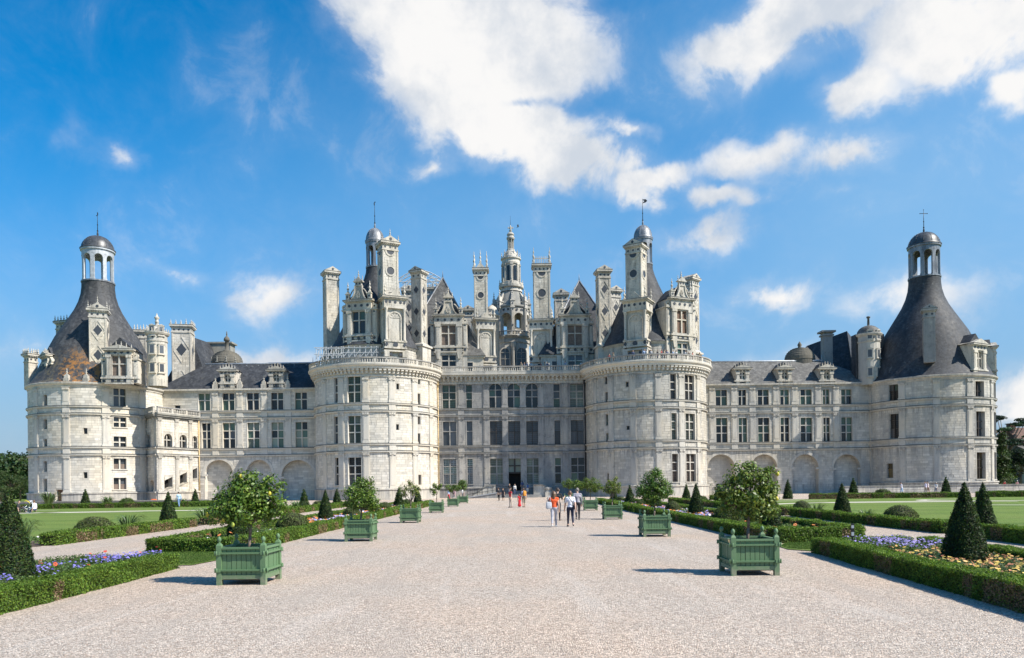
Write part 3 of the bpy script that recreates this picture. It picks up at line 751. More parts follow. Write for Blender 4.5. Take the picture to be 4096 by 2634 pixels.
def niche_stage(th, x, y, rz, w, d, z0, z1, stonem='limestone_roof'):
    """columned storey with a shell niche that carries a big stack"""
    xf = XF((x, y, 0), rz); h, q = w/2, d/2
    mb = MB(); mb.box(-h+.35, h-.35, -q+.3, q, z0, z1-.4, xf); root = mb.build('niche_stage', stonem, th)
    L = z1-z0; za, zb = z0+L*.20, z0+L*.34
    cm = MB()
    for zc, ov in ((za, .18), (za+.5, .1), (zb, .12), (z1-2.0, .1)): bd = MB(); bd.box(-h-ov, h+ov, -q-ov, q+ov, zc-.12, zc+.12, xf); bd.build('moulding_band', stonem, root)
    cm.box(-h-.04, h+.04, -q-.04, q+.04, z1-1.87, z1-1.63, xf)
    cm.box(-h-.05, h+.05, -q-.05, q, z1-1.63, z1-.75, xf); cm.box(-h-.22, h+.22, -q-.22, q+.1, z1-.75, z1-.55, xf); cm.box(-h-.4, h+.4, -q-.4, q+.2, z1-.55, z1-.38, xf); cm.box(-h-.43, h+.43, -q-.43, q+.22, z1-.38, z1-.3, xf, m=1)
    bd = MB(); bd.box(-h, h, -q, q, za+.62, zb-.12, xf); bd.build('pedestal_course', stonem, root)
    for i in range(int(w/.28)): cm.box(-h+.28*i, -h+.28*i+.15, -q-.3, -q-.2, z1-.72, z1-.57, xf)
    cm.prism([(-h*.62, z1-.3), (h*.62, z1-.3), (0, z1+h*.45)], -q-.25, -q+.2, xf)
    cm.build('cornice', [stonem, 'black_ledge'], root)
    for sx in (-1, 1):
        for yy in (-q+.05, q-.3):
            c = MB(); c.lathe([(.26, zb+.12), (.26, zb+.3), (.2, zb+.36), (.185, z1-2.6), (.2, z1-2.55), (.3, z1-2.2), (.3, z1-2.12)], xf, n=10, cx=sx*(h-.25), cy=yy); c.build('column', stonem, root)
        for j in (0, 1):
            cc = MB(); cc.box(sx*(h-.25)-.38, sx*(h-.25)+.38, -q-.18+j*0, -q+.4, z0+L*.02 if j else za-.9, za-.9 if j else za-.12, xf) if j == 0 else cc.prism([(sx*(h-.25)-.3, za-.9), (sx*(h-.25), z0+L*.04), (sx*(h-.25)+.3, za-.9)], -q-.1, -q+.4, xf)
            cc.build('console', stonem, root)
        finial(root, xf(sx*(h-.15), -q+.1, z1-.32), .26, 2.1, stonem); finial(root, xf(sx*(h-.15), q-.2, z1-.32), .26, 2.1, stonem)
    for fx, k in ((XF(xf(0, -q+.3, 0), rz), h), (XF(xf(h-.35, 0, 0), rz+PI/2), q), (XF(xf(-h+.35, 0, 0), rz-PI/2), q)):
        nm = MB(); r = k*.52; zt = z1-2.7-r
        nm.ring(0, zt, r*.98, r*1.22, -.14, .05, 12, fx, b0=0, b1=PI); nm.box(-r*1.22, -r*.98, -.14, .05, zb+.12, zt, fx); nm.box(r*.98, r*1.22, -.14, .05, zb+.12, zt, fx)
        for i in range(5):
            b0 = PI*(i+.12)/5; b1 = PI*(i+.88)/5
            nm.prism([(0, zt), (r*.9*math.cos(b0), zt+r*.9*math.sin(b0)), (r*.95*math.cos((b0+b1)/2), zt+r*.95*math.sin((b0+b1)/2)), (r*.9*math.cos(b1), zt+r*.9*math.sin(b1))], -.06, .03, fx)
        nm.build('niche', stonem, root)
    it = [('o', x_, z1-1.2, .19) for x_ in (-h*.5, 0, h*.5)]+[('d', sx*(h-.25), (za+zb)/2+.25, .36) for sx in (-1, 1)]+[('o', 0, (za+zb)/2+.25, .34)]+[('d', sx*(h-.25), z1-1.2, .3) for sx in (-1, 1)]
    it += [('o', x_, za-.5, .2) for x_ in (-h*.45, h*.45)]
    inlays(root, XF(xf(0, -q-.05, 0), rz), it)
    inlays(root, XF(xf(h+.05, 0, 0), rz+PI/2), [('o', 0, z1-1.2, .19), ('d', -q+.3, (za+zb)/2+.25, .34), ('o', .2, (za+zb)/2+.25, .3)])
    inlays(root, XF(xf(-h-.05, 0, 0), rz-PI/2), [('o', 0, z1-1.2, .19), ('d', q-.3, (za+zb)/2+.25, .34), ('o', -.2, (za+zb)/2+.25, .3)])
    return root
def dormer(th, x, y, rz, w, depth, z0, za, zw0, zw1, ww, zlow=None, gable=4.0, stonem='limestone_roof', glassm='shutter', wings=True, crown='volute', roofm='slate'):
    """stone dormer: z0 foot, za cornice, window zw0..zw1 of width ww, gable above; front face centre at x, y"""
    xf = XF((x, y, 0), rz); h = w/2
    fr = Plane(xf(-h, 0, 0)[:2], xf(h, 0, 0)[:2])
    r = (h-ww/2, h+ww/2, zw0, zw1); holes = [r]
    if zlow: holes.append((h-ww/2, h+ww/2, zlow[0], zlow[1]))
    mb = MB(); wall_grid(mb, fr, 0, w, z0, za, holes)
    B = [xf(-h, 0, 0), xf(h, 0, 0), xf(h, depth, 0), xf(-h, depth, 0)]
    up = lambda p, z: (p[0], p[1], z)
    mb.add([up(B[1], z0), up(B[2], z0), up(B[2], za), up(B[1], za)], [(0, 1, 2, 3)]); mb.add([up(B[3], z0), up(B[0], z0), up(B[0], za), up(B[3], za)], [(0, 1, 2, 3)])
    mb.add([up(b, za) for b in B], [(0, 1, 2, 3)])
    root = mb.build('dormer', stonem, th)
    ashlar(fr, 0, w, z0+.02, za-.4, holes, .4, .5, 1.0, .6).build('ashlar_blocks', stonem, root, kind='stuff')
    rf = MB(); rf.prism([(-h-.12, za+.02), (h+.12, za+.02), (0, za+h*1.05)], .5, depth, xf); rf.build('dormer_roof', roofm, root)
    window(root, fr, r, 2, (0, .6, 1), flat=True, glassm=glassm, stonem=stonem, dep=.32, sur=False, mull=.2)
    if zlow: window(root, fr, holes[1], 2, (0, .5, 1), flat=True, glassm='glass_dark', stonem=stonem, dep=.32, sur=False, mull=.2)
    cm = MB()
    for zc, ov, t in ((zw0-.35, .24, .12), (zw0-.75, .1, .08), (zw0-1.15, .16, .1)): bd = MB(); bd.box(-h-ov, h+ov, -ov-.05, .3, zc-t, zc+t, xf); bd.build('moulding_band', stonem, root)
    cm.box(-h-.1, h+.1, -.15, .3, zw1+.18, zw1+.381, xf)
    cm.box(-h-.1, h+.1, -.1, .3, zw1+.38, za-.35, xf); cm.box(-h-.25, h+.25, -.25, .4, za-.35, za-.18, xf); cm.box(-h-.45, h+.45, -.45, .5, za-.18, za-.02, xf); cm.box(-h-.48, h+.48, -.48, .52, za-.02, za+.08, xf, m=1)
    for i in range(int(w/.26)): cm.box(-h+.26*i, -h+.26*i+.13, -.34, -.24, za-.33, za-.2, xf)
    cm.build('cornice', [stonem, 'black_ledge'], root)
    k = (h-ww/2)
    for sx in (-1, 1):
        c = MB(); cx = sx*(h-k*.45); pw = min(k*.36, .42)
        c.box(cx-pw, cx+pw, -.16, .02, zw0-.22, zw1+.18, xf); c.box(cx-pw*.6, cx+pw*.6, -.22, -.15, zw0, zw1-.4, xf); c.box(cx-pw-.08, cx+pw+.08, -.26, .02, zw1-.25, zw1+.17, xf); c.box(cx-pw-.06, cx+pw+.06, -.24, .02, zw0-.22, zw0, xf)
        c.box(cx-pw-.05, cx+pw+.05, -.2, .02, zw0-1.03, zw0-.48, xf)
        c.build('pilaster', stonem, root)
        zk = max(zw0-2.3, z0+.05); cb = MB(); cb.prism([(cx-pw, zw0-1.26), (cx-pw*.5, zk), (cx+pw*.5, zk), (cx+pw, zw0-1.26)], -.22, .02, xf)
        if zk < zw0-1.5: cb.build('console', stonem, root)
        if wings:      # lower flanking pier with a scroll on top
            wx = sx*(h+.42); c = MB(); zt = za-1.5
            c.box(wx-.36, wx+.36, .25, depth*.7, z0, zt, xf); c.box(wx-.5, wx+.5, .1, depth*.7, zt, zt+.2, xf); c.box(wx-.45, wx+.45, .15, .9, zw0-.42, zw0-.2, xf); c.box(wx-.22, wx+.22, .17, .26, zw0+.1, zt-.4, xf)
            c.ring(wx+sx*.05, zt+.55, .16, .42, .2, .6, 10, xf); c.ring(wx-sx*.35, zt+.95, .1, .28, .2, .6, 8, xf)
            c.build('flanking_pier', stonem, root)
            inlays(root, XF(xf(wx, .25, 0), rz), [('o', 0, zw0-.75, .2), ('d', 0, (zw0+zt)/2, .3), ('o', 0, zt-.3, .14)])
    it = [('o', x_, (zw1+.38+za-.35)/2, .19) for x_ in np.linspace(-h*.75, h*.75, 4)]+[('o', x_, zw0-.75, .22) for x_ in (-.25*w, 0, .25*w)]
    it += [('d', sx*(h-k*.45), (zw0+zw1)/2, .34) for sx in (-1, 1)]
    inlays(root, XF(xf(0, -.12, 0), rz), it)
    if gable and crown == 'volute':
        gm = MB(); gh = gable*.62; gw = h*.62
        left = [(-gw*(1-.62*math.sin(PI/2*t)), za+.08+gh*t**1.5 if t < 1 else za+.08+gh) for t in np.linspace(0, 1, 8)]
        poly = left + [(-x_, z_) for x_, z_ in reversed(left)]
        gm.prism(poly[::-1][::-1], -.05, .35, xf)
        for (a, b) in zip(left, left[1:]):
            for s in (1, -1): gm.prism([(s*a[0], a[1]), (s*b[0], b[1]), (s*(b[0]-.16), b[1]+.02), (s*(a[0]-.16), a[1]+.02)][::(1 if s < 0 else 1)], -.2, .2, xf)
        tw = gw*.42; zt = za+.08+gh
        gm.box(-tw-.1, tw+.1, -.16, .4, zt-.05, zt+.1, xf); gm.box(-tw, tw, -.1, .35, zt+.1, zt+.62, xf); gm.box(-tw-.24, tw+.24, -.26, .45, zt+.62, zt+.78, xf)
        gm.prism([(-tw-.2, zt+.78), (tw+.2, zt+.78), (0, zt+1.35)], -.2, .4, xf)
        # carved salamander panel: a low relief body, crown and leaves
        for i in range(7):
            a = 2*PI*i/7; gm.disc(.36*math.cos(a)*gw*.55, za+.75+.3*math.sin(a), .17, -.16, 0, 7, xf)
        gm.disc(0, za+gh*.62, .2, -.15, 0, 8, xf)
        gm.build('gable', stonem, root)
        inlays(root, XF(xf(0, -.1, 0), rz), [('o', -tw*.5, zt+.36, .13), ('o', tw*.5, zt+.36, .13)])
        finial(root, xf(0, .1, zt+1.3), .2, gable*.36, stonem)
        for s in (-1, 1):
            finial(root, xf(s*(tw+.1), .1, zt+.76), .14, .95, stonem)
            bm = MB(); bm.box(s*(h-.2)-.28, s*(h-.2)+.28, -.1, .45, za+.08, za+.95, xf); bm.box(s*(h-.2)-.36, s*(h-.2)+.36, -.18, .5, za+.95, za+1.08, xf); bm.build('corner_block', stonem, root)
            inlays(root, XF(xf(0, -.1, 0), rz), [('o', s*(h-.2), za+.55, .15)])
            finial(root, xf(s*(h-.2), .15, za+1.08), .26, 1.9, stonem)
            sm = MB()
            pts = [(s*(h-.45-.9*t), za+.5+1.3*t+.25*math.sin(PI*t)) for t in np.linspace(0, 1, 6)]
            for a, b in zip(pts, pts[1:]): sm.tube(xf(a[0], .1, a[1]), xf(b[0], .1, b[1]), .1, n=5)
            sm.build('scroll', stonem, root)
    elif gable:
        gm = MB(); gm.prism([(-h-.35, za+.08), (h+.35, za+.08), (0, za+gable)], -.35, depth*.5, xf); gm.build('gable', stonem, root)
        if crown == 'crest':
            for x_ in np.linspace(-h, h, 6): finial(root, xf(x_, .0, za+.05+gable*(1-abs(x_)/h)*.9), .15, .7, stonem)
    return root
def cupola(th, c, z_drum, z0, z1, R, dome_h, finial_h, colm, domem, ncol=8, drum=None, rise=0.0, entab=.9, cross=False, flag=False, a0=0.2):
    """open lantern: ring of piers and arches under a dome"""
    xf = XF((c[0], c[1], 0))
    mb = MB(); mb.lathe([(R*.985, z_drum), (R*.985, z0-.25), (R*1.06, z0-.22), (R*1.06, z0), (R*.3, z0)], xf, n=24, smooth=False)
    root = mb.build('lantern', drum or colm, th)
    ze = z1-entab; aw = 2*PI/ncol; pw = .30
    for i in range(ncol):
        a = a0+aw*i; p = MB(); f = XF((c[0]+(R-.16)*math.sin(a), c[1]-(R-.16)*math.cos(a), 0), a)
        w = R*aw*pw/2
        p.box(-w, w, -.14, .18, z0, ze-.02, f); p.box(-w-.05, w+.05, -.19, .2, z0, z0+.25, f); p.build('column', colm, root)
    em = MB(); cy = Cyl(c, R)
    em.lathe([(R*1.0, ze), (R*1.0, z1-.3), (R*1.08, z1-.25), (R*1.08, z1), (R*.4, z1), (R*.86, z1-.05), (R*.86, ze)], xf, n=32, smooth=False)
    for i in range(ncol):      # arch heads between the piers
        a = a0+aw*(i+.5); hw = aw*(1-pw)/2; n = 6
        for s in (-1, 1):
            for j in range(n):
                t0, t1 = j/n, (j+1)/n
                u0, u1 = a+s*hw*t0, a+s*hw*t1
                zz = lambda t: ze-R*hw*.95*(1-math.sqrt(max(0, 1-t*t)))-.01
                q = [(u0, zz(t0)), (u1, zz(t1)), (u1, ze+.01), (u0, ze+.01)]
                o = [cy.pos(u*R, z, 0) for u, z in q]; ii = [cy.pos(u*R, z, -.3) for u, z in q]
                em.add(o+ii, [(0, 1, 2, 3) if s > 0 else (3, 2, 1, 0), (7, 6, 5, 4) if s > 0 else (4, 5, 6, 7), (1, 0, 4, 5) if s > 0 else (0, 1, 5, 4)])
    em.build('arcade', colm, root)
    dm = MB(); prof = [(R*1.10, z1-.02), (R*1.12, z1+.12), (R*1.04, z1+.16)]+[(max(R*1.02*math.cos(PI/2*t), .1), z1+.16+dome_h*math.sin(PI/2*t)) for t in np.linspace(.05, .97, 9)]+[(.1, z1+.2+dome_h), (.16, z1+.4+dome_h), (.06, z1+1.0+dome_h)]
    dm.lathe(prof, xf, n=28)
    for i in range(12):      # standing seams of the sheets
        a = 2*PI*i/12
        for p, q in zip(prof[3:11], prof[4:12]):
            dm.tube(xf(p[0]*math.sin(a)*1.003, -p[0]*math.cos(a)*1.003, p[1]), xf(q[0]*math.sin(a)*1.003, -q[0]*math.cos(a)*1.003, q[1]), .025, n=4)
    dm.build('dome', domem, root)
    fm = MB(); zt = z1+dome_h+.9; zf = zt+finial_h; L = (c[0], c[1])
    fm.tube((*L, zt-.1), (*L, zf), .06, .025); fm.ball((*L, zt+.1), .13); fm.ball((*L, zt+finial_h*.35), .1)
    if cross:
        fm.tube((L[0]-.62, L[1], zf-.62), (L[0]+.62, L[1], zf-.62), .045)
        fm.ball((L[0]-.62, L[1], zf-.62), .07); fm.ball((L[0]+.62, L[1], zf-.62), .07); fm.ball((*L, zf), .07)
    elif flag:
        fm.prism([(0.02, -.75), (.55, -.6), (.78, -.35), (.55, -.1), (.02, -.12), (.12, -.3), (.34, -.36), (.12, -.55)], -.02, .02, XF((L[0], L[1], zf)))
    else:
        for k in range(4): fm.ball((L[0]+random.uniform(-.12, .12), L[1], zf-.15*k-.1), .09, 6, 4)
    fm.build('finial', 'iron', root)
    return root
# ================================================================ THE SETTING: ground sheets
def sheet(name, pts, z, m, kind='structure', origin=None):
    mb = MB(); mb.add([(x, y, z) for x, y in pts], [tuple(range(len(pts)))]); o = mb.build(name, m, None, origin)
    if kind: o['kind'] = kind
    return o
sheet('ground', [(-2500, -300), (2500, -300), (2500, 4000), (-2500, 4000)], -0.03, 'lawn')
sheet('forecourt', [(-95, -12), (95, -12), (95, 122), (-95, 122)], 0.0, 'gravel')

# ================================================================ THE CHATEAU
YW, YK, YR = 119.6, 120.5, 121.2
LKT, RKT = Cyl((-21.75, 120.1), 9.7), Cyl((21.8, 120.3), 9.6)
LOT, ROT = Cyl((-66.0, 118.7), 9.7), Cyl((68.4, 121.9), 9.6)
def wn(mp, cr, x0, y0, x1, y1, **k): return dict(r=rect(mp, cr, x0, y0, x1, y1), **k)
T3 = (0, .40, .70, 1); T2 = (0, .60, 1)
def lat(**k): d = dict(lattice=True, mull=.19); d.update(k); return d

# ---- left keep tower
def keep_tower(mp, cr, wins, pil_px, label, stonem):
    th = thing('keep_tower', label, 'tower', (mp.c[0], mp.c[1], 0), 'round keep towers')
    a = 1.95*mp.R
    pils = [mp.hit(*cr(x, 600))[0] for x in pil_px]
    facade(th, mp, -a, a, 18.75, wins, pils, stonem)
    cyl = XF((mp.c[0], mp.c[1], 0))
    R = mp.R
    mb = MB(); mb.lathe([(R+.02, 18.45), (R+.16, 18.5), (R+.16, 18.72), (R+.06, 18.78), (R+.06, 19.05)], cyl, n=64, smooth=False, a0=-2.0, a1=2.0); mb.build('frieze', stonem, th)
    mb = MB(); n = 54
    for i in range(n):
        u = (-1.75+3.5*i/(n-1))*R
        ubox(mb, mp, u-.16, u+.16, 18.95, 19.5, -.01, .42, zt=19.5); ubox(mb, mp, u-.20, u+.20, 19.36, 19.62, -.01, .66)
        v = u+3.5*R/(n-1)/2      # scallop shells between the corbels
        mb.add([mp.pos(v-.13, 19.16, .10), mp.pos(v+.13, 19.16, .10), mp.pos(v+.16, 19.45, .2), mp.pos(v, 19.55, .22), mp.pos(v-.16, 19.45, .2)], [(0, 1, 2, 3, 4)])
    mb.build('corbels', 'limestone', th, kind='stuff')
    mb = MB(); mb.lathe([(R+.06, 19.05), (R+.06, 19.62), (R+.74, 19.62), (R+.78, 19.9), (R+1.0, 20.1), (R+1.05, 20.3), (R+1.0, 20.36), (5.0, 20.36)], cyl, n=80, smooth=False, a0=-2.2, a1=2.2); mb.build('cornice', 'limestone', th)
    mb = MB(); mb.lathe([(10.6, 20.365), (0.5, 20.365)], cyl, n=48); mb.build('terrace_floor', 'limestone_grey', th)
    balustrade(th, mp.at(R+.95), -1.74*(R+.95), 1.74*(R+.95), 20.37, h=.9)
    # upper drum and bell roof
    mb = MB(); mb.lathe([(7.0, 20.37), (7.0, 23.4), (7.2, 23.5), (7.3, 23.75)], cyl, n=48); mb.build('upper_drum', 'limestone_roof', th); ashlar(mp.at(7.0), -11, 11, 20.4, 23.4, []).build('ashlar_blocks', 'limestone_roof', th, kind='stuff')
    mb = MB(); mb.lathe([(7.4, 23.76), (7.15, 24.2), (6.4, 25.4), (5.3, 27.6), (4.2, 30.0), (3.2, 32.4), (2.4, 34.2), (1.85, 35.6), (1.55, 36.6), (1.48, 37.4)], cyl, n=40); mb.build('roof', 'slate', th)
    return th
L = cr = c5
w = [wn(LKT, cr, 283, 315, 316, 560, nx=1, zf=T3, glassm='glass_grey'), wn(LKT, cr, 410, 305, 535, 555, zf=T3, glassm=('glass_green', 'glass_grey'), lattice=True),
     wn(LKT, cr, 880, 375, 907, 430, nx=1, zf=(0, 1), sur=False), wn(LKT, cr, 1087, 318, 1110, 380, nx=1, zf=(0, 1), sur=False), wn(LKT, cr, 1086, 470, 1110, 578, nx=1, zf=(0, 1), sur=False),
     wn(LKT, cr, 280, 692, 318, 952, nx=1, zf=T3, glassm='glass_grey'), wn(LKT, cr, 415, 685, 538, 948, zf=T3, glassm=('glass_green', 'glass_pale'), lattice=True),
     wn(LKT, cr, 878, 765, 906, 820, nx=1, zf=(0, 1), sur=False), wn(LKT, cr, 1087, 690, 1112, 767, nx=1, zf=(0, 1), sur=False), wn(LKT, cr, 1074, 852, 1110, 957, nx=1, zf=(0, 1), sur=False, glassm='glass_amber', lattice=True),
     wn(LKT, cr, 290, 1088, 325, 1353, nx=1, zf=T3), wn(LKT, cr, 417, 1085, 543, 1350, zf=T3, lattice=True), wn(LKT, cr, 1092, 1252, 1120, 1347, nx=1, zf=(0, 1), sur=False)]
TL = keep_tower(LKT, c5, w, (190, 350, 585, 838, 1055, 1205), 'round white keep tower between the long left wing and the entrance front', 'limestone')
cr = c4b
w = [wn(RKT, cr, 237, 250, 262, 332, nx=1, zf=(0, 1), sur=False), wn(RKT, cr, 243, 408, 266, 508, nx=1, zf=(0, 1), sur=False), wn(RKT, cr, 440, 308, 468, 358, nx=1, zf=(0, 1), sur=False),
     wn(RKT, cr, 868, 234, 925, 480, nx=1, zf=T3, lattice=True, glassm='glass_grey'), wn(RKT, cr, 1008, 245, 1097, 490, zf=T3, lattice=True, glassm='glass_grey'),
     wn(RKT, cr, 247, 622, 272, 730, nx=1, zf=(0, 1), sur=False), wn(RKT, cr, 250, 803, 274, 892, nx=1, zf=(0, 1), sur=False), wn(RKT, cr, 448, 733, 477, 770, nx=1, zf=(0, 1), sur=False),
     wn(RKT, cr, 880, 610, 930, 870, nx=1, zf=T3, lattice=True, glassm='glass_pale'), wn(RKT, cr, 1015, 615, 1105, 873, zf=T3, lattice=True, glassm='glass_pale'),
     wn(RKT, cr, 262, 1190, 286, 1280, nx=1, zf=(0, 1), sur=False), wn(RKT, cr, 887, 1003, 943, 1272, nx=1, zf=T3, lattice=True, glassm='shutter'), wn(RKT, cr, 1022, 1003, 1115, 1270, zf=T3, lattice=True, glassm='shutter')]
TR = keep_tower(RKT, c4b, w, (150, 300, 512, 755, 975, 1135), 'round grey-stained keep tower right of the entrance front, visitors along its balustrade', 'limestone_grey')

# ---- entrance front between the keep towers
KM = Plane((-12.6, YK), (12.8, YK)); cr = cM
CF = thing('keep_building', 'grey-streaked entrance front with three arched windows and dark doorway between the keep towers', 'building', (0, YK, 0))
w = [wn(KM, cr, 180, 262, 315, 505, zf=T3, glassm='glass_green', lattice=True), wn(KM, cr, 423, 260, 482, 505, nx=1, zf=T3, glassm='glass_green', lattice=True)]
for x in (660, 848, 1035): w.append(wn(KM, cr, x, 242, x+127, 500, zf=(0, .47, .74, 1), arch=True, glassm='glass_dark'))
w += [wn(KM, cr, 1320, 250, 1382, 493, nx=1, zf=T3, glassm=('glass_green', 'glass_grey'), lattice=True), wn(KM, cr, 1490, 248, 1625, 492, zf=T3, glassm='glass_pale', lattice=True),
      wn(KM, cr, 185, 635, 323, 887, zf=T2, glassm='glass_grey'), wn(KM, cr, 428, 632, 488, 885, nx=1, zf=T2, glassm='glass_grey')]
for x in (667, 855, 1042): w.append(wn(KM, cr, x, 630, x+126, 880, zf=(0, .57, 1), mull=.1, mullm='wood_dark', glassm='glass_grey', lattice=True))
w += [wn(KM, cr, 1330, 623, 1390, 877, nx=1, zf=(0, .56, 1), mull=.1, mullm='wood_dark', glassm='glass_grey', lattice=True), wn(KM, cr, 1497, 620, 1630, 873, zf=(0, .56, 1), mull=.1, mullm='wood_dark', glassm='glass_grey', lattice=True),
      wn(KM, cr, 190, 1020, 325, 1275, zf=T3, lattice=True, bars='steel'), wn(KM, cr, 435, 1018, 492, 1275, nx=1, zf=T3, lattice=True, bars='steel'),
      wn(KM, cr, 670, 1015, 803, 1275, zf=T3, lattice=True, glassm='glass_pale'), wn(KM, cr, 1047, 1013, 1175, 1273, zf=T3, lattice=True, glassm='glass_pale'),
      wn(KM, cr, 1337, 1010, 1395, 1265, nx=1, zf=T3, glassm='glass_dark'), wn(KM, cr, 1503, 1007, 1638, 1260, zf=T3, glassm='glass_dark')]
door = rect(KM, cr, 860, 1015, 985, 1330); door = (door[0], door[1], 1.05, door[3])
pilx = [KM.hit(*cM(x, 700))[0] for x in (372, 632, 823, 1008, 1190, 1440)]
holes = [x['r'] for x in w]+[door]
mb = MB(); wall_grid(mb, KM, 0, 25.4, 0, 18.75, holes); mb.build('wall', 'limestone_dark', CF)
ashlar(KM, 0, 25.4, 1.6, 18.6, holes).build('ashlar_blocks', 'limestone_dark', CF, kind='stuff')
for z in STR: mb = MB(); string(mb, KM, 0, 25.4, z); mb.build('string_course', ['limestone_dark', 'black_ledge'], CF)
mb = MB()
for a, b in ((0, door[0]), (door[1], 25.4)): ubox(mb, KM, a, b, 0, 1.48, -.01, .22); ubox(mb, KM, a, b, 1.485, 1.75, -.01, .34, zt=1.64)
mb.build('plinth', 'limestone_dark', CF)
for u in pilx:
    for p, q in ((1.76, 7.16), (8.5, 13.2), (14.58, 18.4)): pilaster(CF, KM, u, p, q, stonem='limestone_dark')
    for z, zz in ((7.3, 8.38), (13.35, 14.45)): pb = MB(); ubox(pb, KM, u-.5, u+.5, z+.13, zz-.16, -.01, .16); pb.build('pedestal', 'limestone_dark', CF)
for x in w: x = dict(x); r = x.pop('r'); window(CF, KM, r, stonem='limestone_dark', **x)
# doorway: reveal, dark hall, glazed fanlight
mb = MB(); a, b, z0, z1 = door
for u, f in ((a, 1), (b, -1)): mb.add([KM.pos(u, z0), KM.pos(u, z1), KM.pos(u, z1, -1.2), KM.pos(u, z0, -1.2)], [(0, 1, 2, 3)[::f]])
mb.add([KM.pos(a, z1), KM.pos(b, z1), KM.pos(b, z1, -1.2), KM.pos(a, z1, -1.2)], [(3, 2, 1, 0)])
mb.add([KM.pos(a, z0), KM.pos(b, z0), KM.pos(b, z0, -1.2), KM.pos(a, z0, -1.2)], [(0, 1, 2, 3)])
dr = mb.build('doorway', 'limestone_dark', CF)
zt = KM.hit(*cM(920, 1160))[1]
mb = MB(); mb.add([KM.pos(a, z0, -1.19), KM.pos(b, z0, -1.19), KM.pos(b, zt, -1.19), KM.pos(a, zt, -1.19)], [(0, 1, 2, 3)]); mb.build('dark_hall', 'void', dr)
mb = MB(); ubox(mb, KM, a, b, zt-.12, zt+.12, -.8, -.25); ubox(mb, KM, (a+b)/2-.12, (a+b)/2+.12, zt+.12, z1, -.6, -.3); zm = zt+(z1-zt)*.5; ubox(mb, KM, a, (a+b)/2-.12, zm-.08, zm+.08, -.6, -.32); ubox(mb, KM, (a+b)/2+.12, b, zm-.08, zm+.08, -.6, -.32); mb.build('transom', 'wood_dark', dr)
for p, q in ((a, (a+b)/2-.1), ((a+b)/2+.1, b)):
    for zl, zh in ((zt, zm), (zm, z1)): pane_obj(dr, KM, p, q, zl, zh, -.55, 'glass_pale')
# cornice with corbels, terrace, balustrade
mb = MB(); ubox(mb, KM, 0, 25.4, 18.5, 18.75, -.01, .16); ubox(mb, KM, 0, 25.4, 18.75, 19.62, -.01, .07); ubox(mb, KM, 0, 25.4, 19.62, 19.9, -.01, .74); ubox(mb, KM, 0, 25.4, 19.9, 20.3, -.01, 1.0); mb.build('cornice', 'limestone_grey', CF)
mb = MB()
for i in range(36):
    u = 25.4*(i+.5)/36; ubox(mb, KM, u-.15, u+.15, 18.95, 19.4, .06, .42); ubox(mb, KM, u-.19, u+.19, 19.36, 19.615, .06, .66)
mb.build('corbels', 'limestone_grey', CF, kind='stuff')
mb = MB(); mb.box(-12.6, 12.8, YK-.9, 160, 20.25, 20.36); mb.build('terrace_floor', 'limestone_grey', CF)
balustrade(CF, KM, .5, 24.9, 20.37, d=.92, h=.9)
# rusty rain pipes at the tower junctions
for x0 in (-11.85, 12.0):
    mb = MB(); mb.tube((x0, YK-.35, 1.7), (x0, YK-.35, 18.6), .09); mb.box(x0-.2, x0+.2, YK-.55, YK-.15, 18.3, 18.9)
    for z in range(3, 19, 3): mb.box(x0-.13, x0+.13, YK-.48, YK-.2, z, z+.08)
    mb.build('rain_pipe', 'ochre_stone' if x0 < 0 else 'iron', CF)
